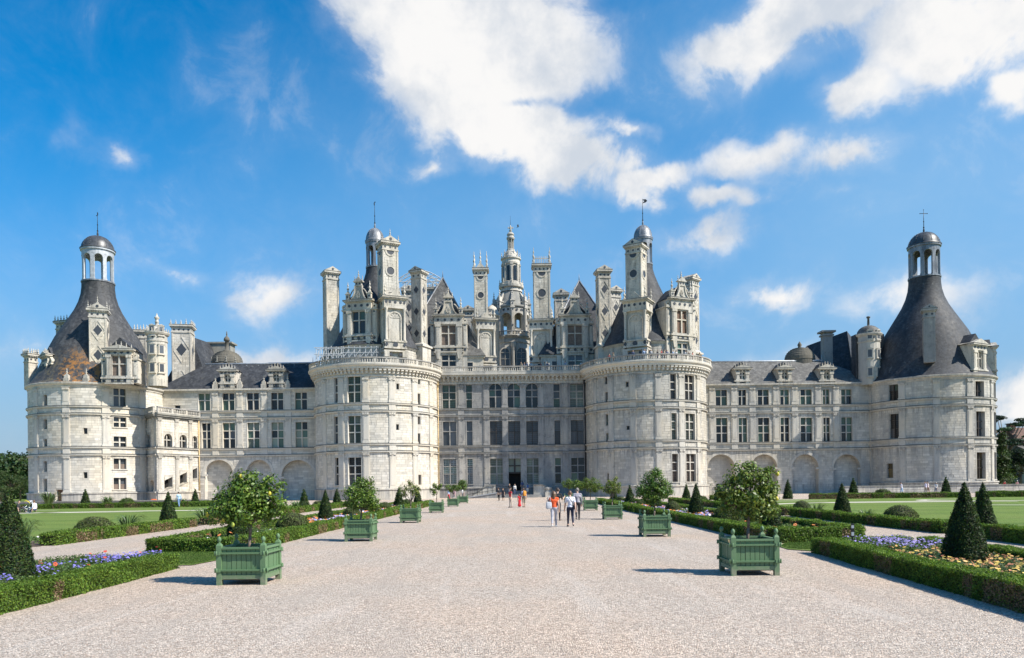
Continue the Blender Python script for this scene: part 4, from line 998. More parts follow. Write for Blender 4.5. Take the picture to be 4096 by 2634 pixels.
# pavilions behind the terrace
YU = 124.3
for sx, apx, apy, dc, lowx in ((-1, 220, 610, 275, 465), (1, 1530, 640, 1492, 1314)):
    ax, az = P(*cC(apx, apy), 132.0)
    mb = MB(); X0, X1 = ax-7.6, ax+7.6; mb.box(X0+.3, X1-.3, YU+.2, 139.5, 20.37, 23.5); mb.box(X0+.05, X1-.05, YU-.05, 139.8, 23.5, 23.8)
    pav = mb.build('pavilion', 'limestone_roof', CF)
    mb = MB(); B = [(X0-.1, YU-.2), (X1+.1, YU-.2), (X1+.1, 140), (X0-.1, 140)]
    M = [(ax+(x-ax)*.86, 132+(y-132)*.86) for x, y in B]
    mb.add([(x, y, 23.81) for x, y in B]+[(x, y, 25.6) for x, y in M]+[(ax, 131.6, az), (ax, 132.4, az)],
           [(0, 1, 5, 4), (1, 2, 6, 5), (2, 3, 7, 6), (3, 0, 4, 7), (4, 5, 8), (5, 6, 9, 8), (6, 7, 9), (7, 4, 8, 9)])
    mb.build('roof', 'slate_pale' if sx < 0 else 'slate', pav)
    mb = MB()
    for (x, y) in M[:2]: mb.tube((x, y, 25.6), (ax, 131.6, az), .13, n=5)
    mb.tube((ax, 131.8, az-.1), (ax, 131.8, az+1.3), .1, .02); mb.build('ridge', 'lead', pav)
    lx, lz = P(*cC(lowx, 1430), YU+.2); f2 = Plane((lx-.75, YU+.19), (lx+.75, YU+.19))
    mb = MB(); ubox(mb, f2, -.15, 1.65, 21.0, 21.15, 0, .1); ubox(mb, f2, -.12, 0, 21.15, 22.7, 0, .08); ubox(mb, f2, 1.5, 1.62, 21.15, 22.7, 0, .08); ubox(mb, f2, -.12, 1.62, 22.7, 22.85, 0, .08); ubox(mb, f2, 0, 1.5, 21.95, 22.05, .01, .07); mb.build('window_frame', 'limestone_roof', pav)
    for zl, zh in ((21.15, 21.95), (22.05, 22.7)): pane_obj(pav, f2, 0, 1.5, zl, zh, .02, 'glass_dark')
    Yd = YU-.35
    dx, _ = P(*cC(dc, 1200), Yd)
    z = lambda y, Y=Yd: P(*cC(dc, y), Y)[1]
    dormer(CF, dx, Yd, 0, 4.6, 5.0, 20.37, z(962), z(1255), z(1064), 2.32, (z(1462)+.1, z(1352)), gable=(z(690)-z(962))*.72, stonem='limestone_roof')
# stacks of the centre
def at_px(cr, x, y, Y): return P(*cr(x, y), Y)
X, zt = at_px(cC, 583, 520, 127.5); zb = at_px(cC, 583, 1000, 126)[1]
chimney(CF, X, 127.6, 0.0, 2.15, 2.0, 20.37, zt, 'round', base=zb, crown='spikes'); niche_stage(CF, X+.55, 126.6, 0.25, 3.3, 2.6, 20.37, zb+.2)
X, zt = at_px(cC, 1168, 482, 127.5); zb = at_px(cC, 1168, 1005, 126)[1]
chimney(CF, X, 127.6, 0.0, 2.75, 2.2, 20.37, zt, 'round', base=zb, crown='spikes', base_k=1.36); niche_stage(CF, X-.15, 126.6, -0.1, 3.9, 2.6, 20.37, zb+.2)
X, zt = at_px(cC, 1355, 760, 136); chimney(CF, X, 136, 0, 2.3, 1.8, 24, zt, 'lozenge', crown='gable')
X, zt = at_px(cC, 465, 912, 141); chimney(CF, X, 141, 0, 1.9, 1.8, 24, zt, 'plain', crown='gable')
# right-hand round turret beside the left stack
X, zt = at_px(cC, 690, 900, 130); mb = MB(); mb.lathe([(1.2, 20.4), (1.2, zt-1.5), (1.38, zt-1.4), (1.38, zt-1.1), (1.2, zt-1.0), (1.1, zt-.4), (.7, zt+.3), (.15, zt+.7)], XF((X, 130.5, 0)), n=18); mb.build('stair_turret', 'limestone_roof', CF)

# ---- keep tower roofs: lanterns, stacks, dormers
cupola(TL, LKT.c, 36.9, 37.6, 41.7, 1.46, 2.1, 3.6, 'lead', 'lead', 7, a0=.1); cupola(TR, RKT.c, 36.9, 37.6, 41.7, 1.46, 2.1, 3.6, 'lead', 'lead', 7, flag=True, a0=.45)
def stack(th, cr, cx, ytop, Y, rz, w, z0, style, crown, base=None, bk=1.3, d=None, stonem='limestone_roof'):
    X, zt = at_px(cr, cx, ytop, Y); return chimney(th, X, Y, rz, w, d or w, z0, zt, style, stonem, base=base, crown=crown, base_k=bk)
X, zt = at_px(c4, 742, 425, 113.6); zb = at_px(c4, 742, 930, 113.6)[1]
chimney(TL, X, 114.2, .50, 2.45, 2.3, 20.37, zt, 'round', base=zb, crown='pediment', base_k=1.05); niche_stage(TL, X+.75, 113.6, .42, 3.3, 3.0, 20.37, zb+.1)
X, zt = at_px(c3b, 512, 405, 113.8); zb = at_px(c3b, 512, 905, 113.8)[1]
chimney(TR, X, 114.4, -.55, 2.45, 2.3, 20.37, zt, 'round', base=zb, crown='gable', base_k=1.05); niche_stage(TR, X+.1, 113.8, -.5, 3.6, 3.1, 20.37, zb+.1)
stack(TL, c4, 233, 700, 121.5, .5, 2.05, 20.37, 'plain', 'gable', base=23.6); stack(TL, c4, 1030, 690, 119.5, -.42, 1.75, 20.37, 'lozenge', 'gable', base=24.8, bk=1.5)
stack(TL, c4, 942, 862, 129, .1, 2.0, 24, 'lozenge', 'gable'); stack(TL, c4, 1130, 850, 134, .0, 2.6, 24, 'plain', 'crest')
stack(TR, c3b, 207, 640, 119.5, .12, 1.9, 20.37, 'lozenge', 'gable', base=24.4, bk=1.3); stack(TR, c3b, 300, 820, 129, .35, 1.9, 24, 'lozenge', 'gable'); stack(TR, c3b, 1000, 712, 124.5, .75, 1.9, 20.37, 'lozenge', 'gable', base=24)
def tower_dormer(th, mp, cr, xc, ang, r, w, ytop, yw1, yw0, yl1, yl0, ww, gtop, glassm):
    Y = mp.c[1]-r*math.cos(ang); X, za = at_px(cr, xc, ytop, Y); z = lambda y: at_px(cr, xc, y, Y)[1]
    dormer(th, X, Y, ang, w, 4.2, 20.37, za, z(yw0), z(yw1), ww, (max(z(yl0), 20.6), z(yl1)), gable=(z(gtop)-za)*.72, glassm=glassm)
tower_dormer(TL, LKT, c4, 485, -.22, 6.9, 4.0, 955, 1058, 1255, 1360, 1455, 2.05, 680, 'glass_dark')
tower_dormer(TR, RKT, c3b, 922, .42, 6.9, 3.9, 893, 1005, 1208, 1302, 1398, 1.85, 650, 'door_wood')

# ---- great lantern over the double stair
YC = 142.0
lx, _ = P(*cC(880, 900), YC); LT = thing('lantern_tower', 'tall carved stone lantern tower with open arcade and spire above the entrance front', 'tower', (lx, YC, 20.4))
xf = XF((lx, YC, 0)); zc = lambda y: P(*cC(880, y), YC)[1]
mb = MB(); mb.lathe([(3.55, 20.4), (3.55, zc(1262)), (3.75, zc(1255)), (3.75, zc(1235)), (3.6, zc(1232)), (3.6, zc(1218)), (4.0, zc(1205)), (4.0, zc(1196)), (1.0, zc(1195))], xf, n=8, smooth=False, a0=PI/8, a1=2*PI+PI/8); mb.build('base_storey', 'limestone_roof', LT)
for k in (-1, 1):      # arched windows of the base storey
    a = k*PI/4*.92; px_, w_ = (820, 84) if k < 0 else (976, 84)
    fx = P(*cC(px_, 1400), YC-3.4)[0]; fl = Plane((fx-.9, YC-3.5), (fx+.9, YC-3.5)); mb = MB(); zt_ = zc(1318); rr = .8
    zz0 = 24.4
    poly = [(.1, zz0), (1.7, zz0)]+[(.9+rr*math.cos(PI*i/10), zt_-rr+rr*math.sin(PI*i/10)) for i in range(11)]
    mb.add([fl.pos(u, z, .02) for u, z in poly], [tuple(range(len(poly)))]); mb.build('pane', 'glass_grey', LT)
    mb = MB(); mb.ring(fx, zt_-rr, rr, rr+.2, YC-3.68, YC-3.45, 12, b0=0, b1=PI)
    for s in (-1, 1): mb.box(fx+s*rr-.1+s*.1, fx+s*rr+.1+s*.1, YC-3.68, YC-3.45, zz0, zt_-rr)
    mb.box(fx-.04, fx+.04, YC-3.6, YC-3.5, zz0, zt_); mb.box(fx-rr, fx+rr, YC-3.6, YC-3.5, zt_-rr-.04, zt_-rr+.04); mb.box(fx-rr, fx+rr, YC-3.6, YC-3.5, zt_-rr-1.2, zt_-rr-1.12)
    mb.build('window_frame', 'limestone_roof', LT)
mb = MB(); mb.lathe([(.34, 20.4), (.34, zc(1310)), (.5, zc(1290)), (.5, zc(1262))], XF((lx+.25, YC-3.75, 0)), n=10); mb.build('column', 'limestone_roof', LT)
balustrade(LT, Cyl((lx, YC), 3.95), -PI*3.9, PI*3.9, zc(1196), h=zc(1150)-zc(1196), ped=3.1)
NP = 8
for i in range(NP):      # flying piers with pinnacles and arches between
    a = 2*PI*i/NP+.06; f = XF((lx+3.35*math.sin(a), YC-3.35*math.cos(a), 0), a); p = MB(); zp0, zp1 = zc(1180), zc(935)
    p.box(-.3, .3, -.3, .75, zp0, zp1, f); p.box(-.42, .42, -.42, .8, zp1, zp1+.25, f); p.box(-.2, .2, -.38, -.28, zp0+.4, zp1-.5, f); p.box(-.34, .34, -.36, .6, zp1+.25, zp1+1.3, f); p.box(-.46, .46, -.46, .7, zp1+1.3, zp1+1.5, f); p.box(-.26, .26, -.28, .4, zp1+1.5, zp1+2.3, f)
    pr = p.build('pier', 'limestone_roof', LT)
    finial(pr, f(0, 0, zp1+2.3), .24, 1.5); inlays(pr, XF(f(0, -.39, 0), a), [('d', 0, zp0+1.6, .24), ('o', 0, zp1-.35, .12)]); inlays(pr, XF(f(0, -.37, 0), a), [('d', 0, zp1+.8, .2)])
    # flying rib up to the drum
    r = MB(); n = 6
    for j in range(n):
        t0, t1 = j/n, (j+1)/n; R0, R1 = 3.45-1.5*t0**1.2, 3.45-1.5*t1**1.2; Z0, Z1 = zp1+.4+3.6*math.sin(PI/2*t0)*.85, zp1+.4+3.6*math.sin(PI/2*t1)*.85
        f0 = lambda R, z, s: (lx+R*math.sin(a)+s*.16*math.cos(a), YC-R*math.cos(a)+s*.16*math.sin(a), z)
        r.add([f0(R0, Z0, -1), f0(R0, Z0, 1), f0(R1, Z1, 1), f0(R1, Z1, -1), f0(R0-.1, Z0-.6, -1), f0(R0-.1, Z0-.6, 1), f0(R1-.1, Z1-.6, 1), f0(R1-.1, Z1-.6, -1)], [(0, 1, 2, 3), (0, 3, 7, 4), (1, 5, 6, 2), (4, 7, 6, 5)])
    r.build('flying_rib', 'limestone_roof', LT)
    am = MB(); cy = Cyl((lx, YC), 3.3); aw = 2*PI/NP; hw = aw*.5*.82; ac = a+aw/2; ztop = zc(935)+.2; zs = zc(1010)-.45
    for s in (-1, 1):
        for j in range(7):
            t0, t1 = j/7, (j+1)/7; zz = lambda t: zs+(ztop-1.05-zs)*math.sqrt(max(0, 1-t*t))
            q = [(ac+s*hw*t0, zz(t0)), (ac+s*hw*t1, zz(t1)), (ac+s*hw*t1, ztop), (ac+s*hw*t0, ztop)]
            o = [cy.pos(u*3.3, z, 0) for u, z in q]; ii = [cy.pos(u*3.3, z, -.5) for u, z in q]
            am.add(o+ii, [(0, 1, 2, 3) if s > 0 else (3, 2, 1, 0), (7, 6, 5, 4) if s > 0 else (4, 5, 6, 7), (1, 0, 4, 5) if s > 0 else (0, 1, 5, 4)])
    am.build('arch', 'limestone_roof', LT)
    inlays(LT, XF(cy.pos(ac*3.3, 0, .02), ac), [('o', -.45, ztop-.45, .2), ('o', .45, ztop-.45, .2)])
mb = MB(); mb.lathe([(.95, zc(1195)), (.95, zc(900)), (1.5, zc(890)), (1.7, zc(760))], xf, n=12)
for i in range(22):      # spiral stair round the newel
    a = i*.42; z = zc(1180)+i*.27; f = XF((lx, YC, 0), a); mb.box(-.42, .42, -2.0, -.8, z, z+.5, f)
mb.build('spiral_stair', 'limestone_roof', LT)
mb = MB(); mb.lathe([(3.4, zc(925)), (3.55, zc(918)), (3.55, zc(902)), (3.0, zc(898)), (2.75, zc(850)), (2.4, zc(800)), (2.05, zc(765)), (1.9, zc(745))], xf, n=24); mb.build('vaulted_dome', 'limestone_black', LT)  # blackish stone colour imitates the shaded openings between the ribs
mb = MB(); mb.lathe([(2.15, zc(752)), (2.0, zc(720)), (2.35, zc(712)), (2.4, zc(690)), (2.2, zc(685)), (2.2, zc(665)), (1.75, zc(655)), (1.55, zc(650)), (1.55, zc(495)), (1.75, zc(485)), (1.8, zc(470)), (1.72, zc(462)), (1.72, zc(445)), (1.95, zc(436)), (1.95, zc(426)), (1.5, zc(424))], xf, n=24, smooth=False); mb.build('drum', 'limestone_roof', LT)
for i in range(8):
    a = 2*PI*i/8+.06; f = XF((lx+1.6*math.sin(a), YC-1.6*math.cos(a), 0), a); p = MB(); p.box(-.2, .2, -.2, .2, zc(655), zc(500), f); p.box(-.28, .28, -.28, .2, zc(500), zc(482), f); p.box(-.09, .09, -.26, -.19, zc(640), zc(515), f); pr = p.build('drum_pilaster', 'limestone_roof', LT)
    b = a+PI/8; f = XF((lx+1.53*math.sin(b), YC-1.53*math.cos(b), 0), b); q = MB(); rr = .26; z0_, z1_ = zc(655)+.05, zc(505); q.prism([(-rr, z0_), (rr, z0_)]+[(rr*math.cos(PI*j/8), z1_-rr+rr*math.sin(PI*j/8)) for j in range(9)], -.05, .1, f); q.build('pane', 'glass_dark', LT)
    finial(LT, (lx+2.2*math.sin(a), YC-2.2*math.cos(a), zc(690)), .22, 1.3); finial(LT, (lx+1.75*math.sin(a), YC-1.75*math.cos(a), zc(427)), .2, 1.3); finial(LT, (lx+1.3*math.sin(b), YC-1.3*math.cos(b), zc(395)), .18, 1.1)
    inlays(LT, XF((lx+2.3*math.sin(a), YC-2.3*math.cos(a), 0), a), [('d', 0, zc(728)+.2, .28)])
mb = MB(); mb.lathe([(1.6, zc(426)), (1.5, zc(400)), (1.2, zc(375)), (.9, zc(355)), (.72, zc(345)), (.8, zc(338)), (.62, zc(332))], xf, n=16); mb.build('crown_dome', 'limestone_roof', LT)
mb = MB(); mb.lathe([(.3, zc(335)), (.3, zc(235))], xf, n=8)
for i in range(6):
    a = 2*PI*i/6+.3; mb.lathe([(.13, zc(335)), (.1, zc(325)), (.1, zc(245)), (.16, zc(235))], XF((lx+.55*math.sin(a), YC-.55*math.cos(a), 0)), n=6)
mb.lathe([(.7, zc(240)), (.8, zc(230)), (.8, zc(222)), (.62, zc(218)), (.62, zc(200)), (.75, zc(196)), (.66, zc(188)), (.5, zc(175)), (.15, zc(165)), (.2, zc(160)), (.34, zc(155)), (.1, zc(148))], xf, n=14)
mb.build('upper_lantern', 'limestone_roof', LT)
mb = MB()      # stone lily on the tip, iron rod
mb.lathe([(.1, zc(152)), (.2, zc(146)), (.1, zc(138)), (.17, zc(126)), (.15, zc(114)), (.03, zc(99))], xf, n=8)
for s_ in (-1, 1):
    pts = [(lx+s_*x_, YC, zc(y_)) for x_, y_ in ((.05, 138), (.22, 130), (.36, 120), (.46, 122), (.46, 130), (.38, 133))]
    for p_, q_ in zip(pts, pts[1:]): mb.tube(p_, q_, .08, .07, 6)
mb.build('lily_finial', 'limestone_roof', LT)
mb = MB(); mb.tube((lx, YC, zc(105)), (lx, YC, zc(10)), .035, .015); mb.build('rod', 'iron', LT)

# ---- outer towers
def outer_tower(mp, cr, wins, pil_px, label, stonem, roofm, lantern_col, cross, pinn=()):
    th = thing('outer_tower', label, 'tower', (mp.c[0], mp.c[1], 0), 'round corner towers')
    a = 2.1*mp.R; R = mp.R; cyl = XF((mp.c[0], mp.c[1], 0))
    facade(th, mp, -a, a, 17.55, wins, [mp.hit(*cr(x, 800))[0] for x in pil_px], stonem, pil_rows=((1.62, 7.16), (8.50, 13.2), (14.58, 17.3)))
    mb = MB(); mb.lathe([(R-.02, 17.3), (R+.12, 17.35), (R+.14, 17.55), (R+.38, 17.75), (R+.42, 17.95), (R+.3, 18.02), (R-.6, 18.05)], cyl, n=72, smooth=False); mb.build('cornice', stonem, th)
    prof = [(R+.30, 18.03), (R-.2, 18.5), (8.6, 20.2), (7.85, 22.0), (6.95, 24.2), (6.1, 26.0), (5.15, 27.6), (4.25, 29.1), (3.45, 30.5), (2.85, 31.9), (2.5, 33.2), (2.38, 34.3), (2.36, 35.2)]
    mb = MB(); mb.lathe(prof, cyl, n=56); mb.build('roof', roofm, th)
    cupola(th, mp.c, 34.2, 35.3, 40.4, 2.32, 2.2, 3.1 if not cross else 3.0, lantern_col, 'lead_dark', 8, drum='lead', cross=cross, entab=1.0, a0=.15)
    return th
cr = cA
w = [wn(LOT, cr, 978, 385, 1103, 563, zf=T2, stonem='limestone')]
for y0, y1, s in ((670, 768, 0), (862, 975, 0), (1080, 1185, .48), (1272, 1386, .45)): w.append(wn(LOT, cr, 980, y0, 1106, y1, zf=(0, 1) if s else (0, .5, 1), shutter=s, bars='shutter', mull=.2))
for y0, y1 in ((448, 580), (692, 788), (888, 985), (1108, 1212), (1285, 1406)): w.append(wn(LOT, cr, 284, y0, 316, y1, nx=1, zf=(0, 1), sur=False))
for y0, y1 in ((778, 836), (1216, 1276)): w.append(wn(LOT, cr, 680, y0, 720, y1, nx=1, zf=(0, 1), sur=False))
w.append(wn(LOT, cr, 410, 1390, 475, 1530, nx=1, zf=(0, 1), glassm='door_wood', sur=False))
OL = outer_tower(LOT, cA, w, (215, 512, 905, 1262), 'round corner tower at the far left with rust-coloured lichen on its bell roof', 'limestone', 'slate_lichen', 'lead_pale', False)
cr = c7
w = [wn(ROT, cr, 447, 255, 547, 425, zf=(0, .62, 1), mull=.12, mullm='wood_dark', lattice=True, sur=False), wn(ROT, cr, 457, 555, 555, 807, zf=(0, .4, .74, 1), mull=.12, mullm='wood_dark', lattice=True, sur=False), wn(ROT, cr, 430, 1065, 492, 1212, nx=1, zf=(0, .66, 1), mull=.14, mullm='wood_dark', lattice=True, glassm='glass_amber', sur=False),
     wn(ROT, cr, 1337, 220, 1425, 388, zf=(0, .42, 1), mull=.12, mullm='wood_dark', glassm='glass_grey', dep=.6), wn(ROT, cr, 1345, 530, 1435, 788, zf=(0, .34, .62, 1), mull=.12, mullm='wood_dark', glassm='glass_grey', dep=.6), wn(ROT, cr, 1352, 950, 1442, 1223, zf=(0, .42, .74, 1), mull=.12, mullm='wood_dark', lattice=True, glassm='glass_amber', dep=.6)]
for y0, y1 in ((235, 400), (540, 795), (950, 1225)): w.append(wn(ROT, cr, 1526, y0, 1550, y1, zf=(0, .5, 1), mull=.12, mullm='wood_dark', dep=.6, glassm='shutter'))
OR = outer_tower(ROT, c7, w, (262, 590, 942, 1285, 1508), 'round corner tower at the far right, cross on its lead dome', 'limestone_grey', 'slate', 'lead', True)
# left tower: dormers, stacks, turret, pinnacles
def px_dormer(th, cr, xc, Y, rz, w, z0, ya, yw1, yw0, ww, yg, glassm, **k):
    X, za = at_px(cr, xc, ya, Y); z = lambda y: at_px(cr, xc, y, Y)[1]
    return dormer(th, X, Y, rz, w, 4.5, z0, za, z(yw0), z(yw1), ww, None, gable=max(z(yg)-za, .5)*k.pop('gk', .72), glassm=glassm, roofm='slate', **k)
px_dormer(OL, cA, 1030, 109.7, .12, 3.6, 17.9, -5, 62, 258, 1.95, -95, 'shutter', wings=True, crown='crest', gk=.5)
px_dormer(OL, cA, 298, 112.0, -.72, 2.6, 17.9, 60, 155, 262, .9, -20, 'glass_dark', wings=True, crown='crest', gk=.5)
stack(OL, c1, 860, 1075, 112.6, .36, 2.3, 20.5, 'lozenge', 'pediment'); stack(OL, c1, 540, 1200, 122, -.3, 2.3, 19, 'plain', 'crest'); stack(OL, c1, 1305, 1290, 124, .2, 1.7, 19, 'plain', 'crest')
stack(OL, cA, 157, 40, 117.5, -.5, 1.3, 18, 'plain', 'crest')
def turret(th, cr, xc, ytop, Y, R, z0, rows, capm, pin, stonem='limestone_roof', crest=True, dome=False):
    X, zt = at_px(cr, xc, ytop, Y); f = XF((X, Y, 0))
    mb = MB(); mb.lathe([(R, z0), (R, zt-1.5), (R+.1, zt-1.4), (R+.1, zt-1.2), (R+.02, zt-1.15), (R+.02, zt-.5), (R+.25, zt-.35), (R+.38, zt-.1), (R+.38, zt)], f, n=20, smooth=False); t_ = mb.build('turret', stonem, th)
    cm = MB()
    if dome: cm.lathe([(R+.2, zt)]+[(max((R+.1)*math.cos(PI/2*t), .15), zt+(R*.85)*math.sin(PI/2*t)) for t in np.linspace(.05, .95, 6)]+[(.2, zt+R*.95), (.16, zt+R+.9), (.3, zt+R+1.0), (.3, zt+R+1.2), (.05, zt+R+1.3)], f, n=18)
    else: cm.lathe([(R+.1, zt), (R*.75, zt+.5), (R*.36, zt+.9), (.3, zt+1.0), (.24, zt+1.6), (.34, zt+1.7), (.22, zt+1.8), (.24, zt+pin-.9), (.4, zt+pin-.7), (.25, zt+pin-.5), (.12, zt+pin-.3), (.05, zt+pin)], f, n=14)
    cm.build('turret_cap', capm, t_)
    if crest:
        for i in range(14): a = 2*PI*i/14; finial(t_, (X+(R+.2)*math.sin(a), Y-(R+.2)*math.cos(a), zt-.03), .17, .65, stonem)
    for (a, z) in rows:
        g = XF((X+R*math.sin(a), Y-R*math.cos(a), z), a); mb = MB(); mb.box(-.45, .45, -.1, .1, 0, 1.45, g); mb.box(-.55, .55, -.16, .1, -.14, 0, g); mb.prism([(-.55, 1.45), (.55, 1.45), (0, 1.7)], -.16, .1, g); mb.build('window_frame', stonem, t_)
        mb = MB(); mb.box(-.3, .3, -.115, .0, .12, 1.3, g); mb.build('pane', 'glass_grey', t_)
    inlays(t_, XF((X, Y-R-.03, 0), 0), [('o', 0, zt-.82, .14)])
    return t_
turret(OL, c1, 1458, 1318, 112.5, 1.42, 17.6, [(a, z) for a in (-.05, .85) for z in (19.6, 22.4, 25.2)], 'limestone_roof', 3.0)
for px_, y0 in ((505, 300), (1275, 335), (700, 300)):
    u, z = LOT.at(9.9).hit(*cA(px_, y0)); p = LOT.pos(u, 18.0, -.1); mb = MB(); mb.box(-.4, .4, -.35, .35, 0, .55, XF(p)); mb.box(-.3, .3, -.28, .28, .55, 1.0, XF(p)); b = mb.build('pinnacle', 'limestone_roof', OL); finial(b, (p[0], p[1], p[2]+1.0), .2, 1.1)
    if px_ == 700: break
# right tower: stack, dormers, turret
stack(OR, c6, 758, 850, 114.0, -.42, 1.5, 20.0, 'plain', 'gable', d=1.5, stonem='limestone_dark')
px_dormer(OR, c6, 1215, 113.4, .48, 3.3, 17.9, 1172, 1240, 1388, 1.15, 1112, 'glass_dark', wings=False, crown='plain', gk=.8)
px_dormer(OR, c6, 1345, 117.6, 1.15, 2.6, 17.9, 1205, 1262, 1405, 1.0, 1145, 'glass_dark', wings=False, crown='plain', gk=.8)
turret(OR, c6, 213, 1085, 121.5, 1.72, 17.6, [(a, z) for a in (-.35, .5) for z in (18.9, 21.9, 24.9)], 'slate_pale', 0, 'limestone_grey', crest=False, dome=True)
mb = MB(); mb.box(56.8, 61.5, 121.6, 123.2, 18, P(*c6(330, 1085), 122)[1]); mb.build('connecting_block', 'slate', OR)

# ---- wings
def wing(mp, U, label, wins, pils, arches, stonem, dormer_px, cr, ridge, roofm, dw, crownk, pilrows=((8.50, 13.2), (14.58, 17.6))):
    th = thing('palace_wing', label, 'building', (mp.pos(U/2, 0)[0], mp.A[1], 0), 'wings beside the keep')
    facade(th, mp, 0, U, 17.75, wins, pils, stonem, plinth=0, arches=arches, pil_rows=pilrows)
    mb = MB(); ubox(mb, mp, 0, U, 17.62, 17.85, -.01, .2); ubox(mb, mp, 0, U, 17.85, 18.1, -.3, .42); mb.build('cornice', stonem, th)
    a, b, zr, h0, h1 = ridge
    mb = MB(); q = lambda u, z, d: mp.pos(u, z, d)
    mb.add([q(-.3, 18.11, .35), q(U+.3, 18.11, .35), q(b, zr, -4.9), q(a, zr, -4.9), q(-.3, 18.11, -10.4), q(U+.3, 18.11, -10.4)], [(0, 1, 2, 3), (1, 5, 2), (5, 4, 3, 2), (4, 0, 3)])
    mb.build('roof', roofm, th)
    mb = MB(); mb.tube(q(a, zr+.02, -4.9), q(b, zr+.02, -4.9), .16, n=6); 
    for i in range(9): u = a+(b-a)*(i+.5)/9; mb.box(-.1, .1, -.1, .1, -.05, .2, XF(q(u, zr-.5, -4.6)))
    mb.tube(q(b, zr, -4.9), q(b, zr+1.0, -4.9), .08, .02); mb.build('ridge', 'lead_pale', th)
    for xc, ya, yw1, yw0, yg in dormer_px:
        Y = mp.A[1]-.1; X, za = at_px(cr, xc, ya, Y); z = lambda y: at_px(cr, xc, y, Y)[1]
        dormer(th, X, Y, 0, dw, 4.2, 18.0, za, z(yw0), z(yw1), .78, None, gable=max(z(yg)-za, .4), glassm='glass_dark', wings=False, crown='crest', stonem='limestone_roof')
    return th
WL = Plane((-57.0, YW), (-29.4, YW)); cr = c3
w = [wn(WL, cr, x0, 650-.011*(x0-387)*1.0, x1, 787-.0125*(x0-387), zf=T2, glassm=('glass_dark', 'glass_green')) for x0, x1 in ((387, 481), (580, 676), (775, 872), (970, 1066), (1162, 1256))]
w += [wn(WL, cr, x0, 888-.0125*(x0-415), x1, 1096-.0125*(x0-415), zf=T3, glassm=('glass_dark', 'glass_green', 'glass_pale') if i > 1 else 'glass_dark') for i, (x0, x1) in enumerate(((415, 486), (583, 682), (780, 876), (973, 1069), (1165, 1261)))]
w.append(wn(WL, cr, 198, 745, 243, 790, nx=1, zf=(0, 1), sur=False))
ar = []
for x0, x1 in ((440, 665), (775, 970), (1052, 1315)):
    a, b, z0, z1 = rect(WL, cr, x0, 1182, x1, 1480); ar.append(dict(r=(a, b, 0.0, z1)))
ra, rb = WL.hit(*c3(345, 500))[0], WL.hit(*c3(1240, 500))[0]
zr = at_px(c3, 800, 413, YW+4.9)[1]
WGL = wing(WL, 27.6, 'long left wing with three blind arches and two small dormers on a slate roof', w, [WL.hit(*c3(x, 900))[0] for x in (525, 720, 915, 1108)], ar, 'limestone', [(620, 462, 505, 553, 435), (1010, 460, 500, 549, 432)], c3, (ra*1.0, rb, zr, 0, 0), 'slate', 2.35, 1)
for x in (525, 720, 913, 1103):
    X, z = at_px(c3, x, 600, YW); p = (X, YW-.05, 18.1); mb = MB(); mb.box(-.42, .42, -.3, .3, 0, .7, XF(p)); mb.box(-.3, .3, -.25, .25, .7, 1.1, XF(p)); b = mb.build('pinnacle', 'limestone_roof', WGL); finial(b, (p[0], p[1], 19.2), .22, 1.2)
WR = Plane((29.7, YR), (60.5, YR)); cr = cW
w = []
for x0, x1, y0, y1 in ((118, 203, 678, 798), (288, 347, 677, 797), (434, 517, 676, 796), (603, 668, 675, 795), (755, 840, 674, 794), (923, 973, 674, 793), (1060, 1140, 673, 792)): w.append(wn(WR, cr, x0, y0, x1, y1, zf=T2, glassm=('glass_dark', 'glass_green')))
for x0, x1, y0, y1 in ((122, 207, 888, 1078), (291, 354, 888, 1077), (437, 522, 887, 1076), (606, 671, 886, 1075), (757, 844, 886, 1074), (927, 977, 885, 1072), (1062, 1145, 884, 1071)): w.append(wn(WR, cr, x0, y0, x1, y1, zf=T3, glassm=('glass_dark', 'glass_green')))
ar = []
for x0, x1 in ((58, 262), (385, 580), (695, 890), (1005, 1205)):
    a, b, z0, z1 = rect(WR, cr, x0, 1162, x1, 1440); ar.append(dict(r=(max(a, .15), b, 0.0, z1)))
WGR = wing(WR, 30.8, 'long right wing with four blind arches and three small dormers on a pale slate roof', w, [WR.hit(*cW(x, 950))[0] for x in (92, 258, 395, 572, 712, 888, 1023)], ar, 'limestone_grey', [(317, 515, 549, 595, 490), (635, 515, 548, 594, 490), (950, 514, 547, 593, 486)], cW, (WR.hit(*cW(105, 550))[0], WR.hit(*cW(1010, 550))[0], at_px(cW, 560, 463, YR+4.9)[1], 0, 0), 'slate_pale', 2.2, 1)

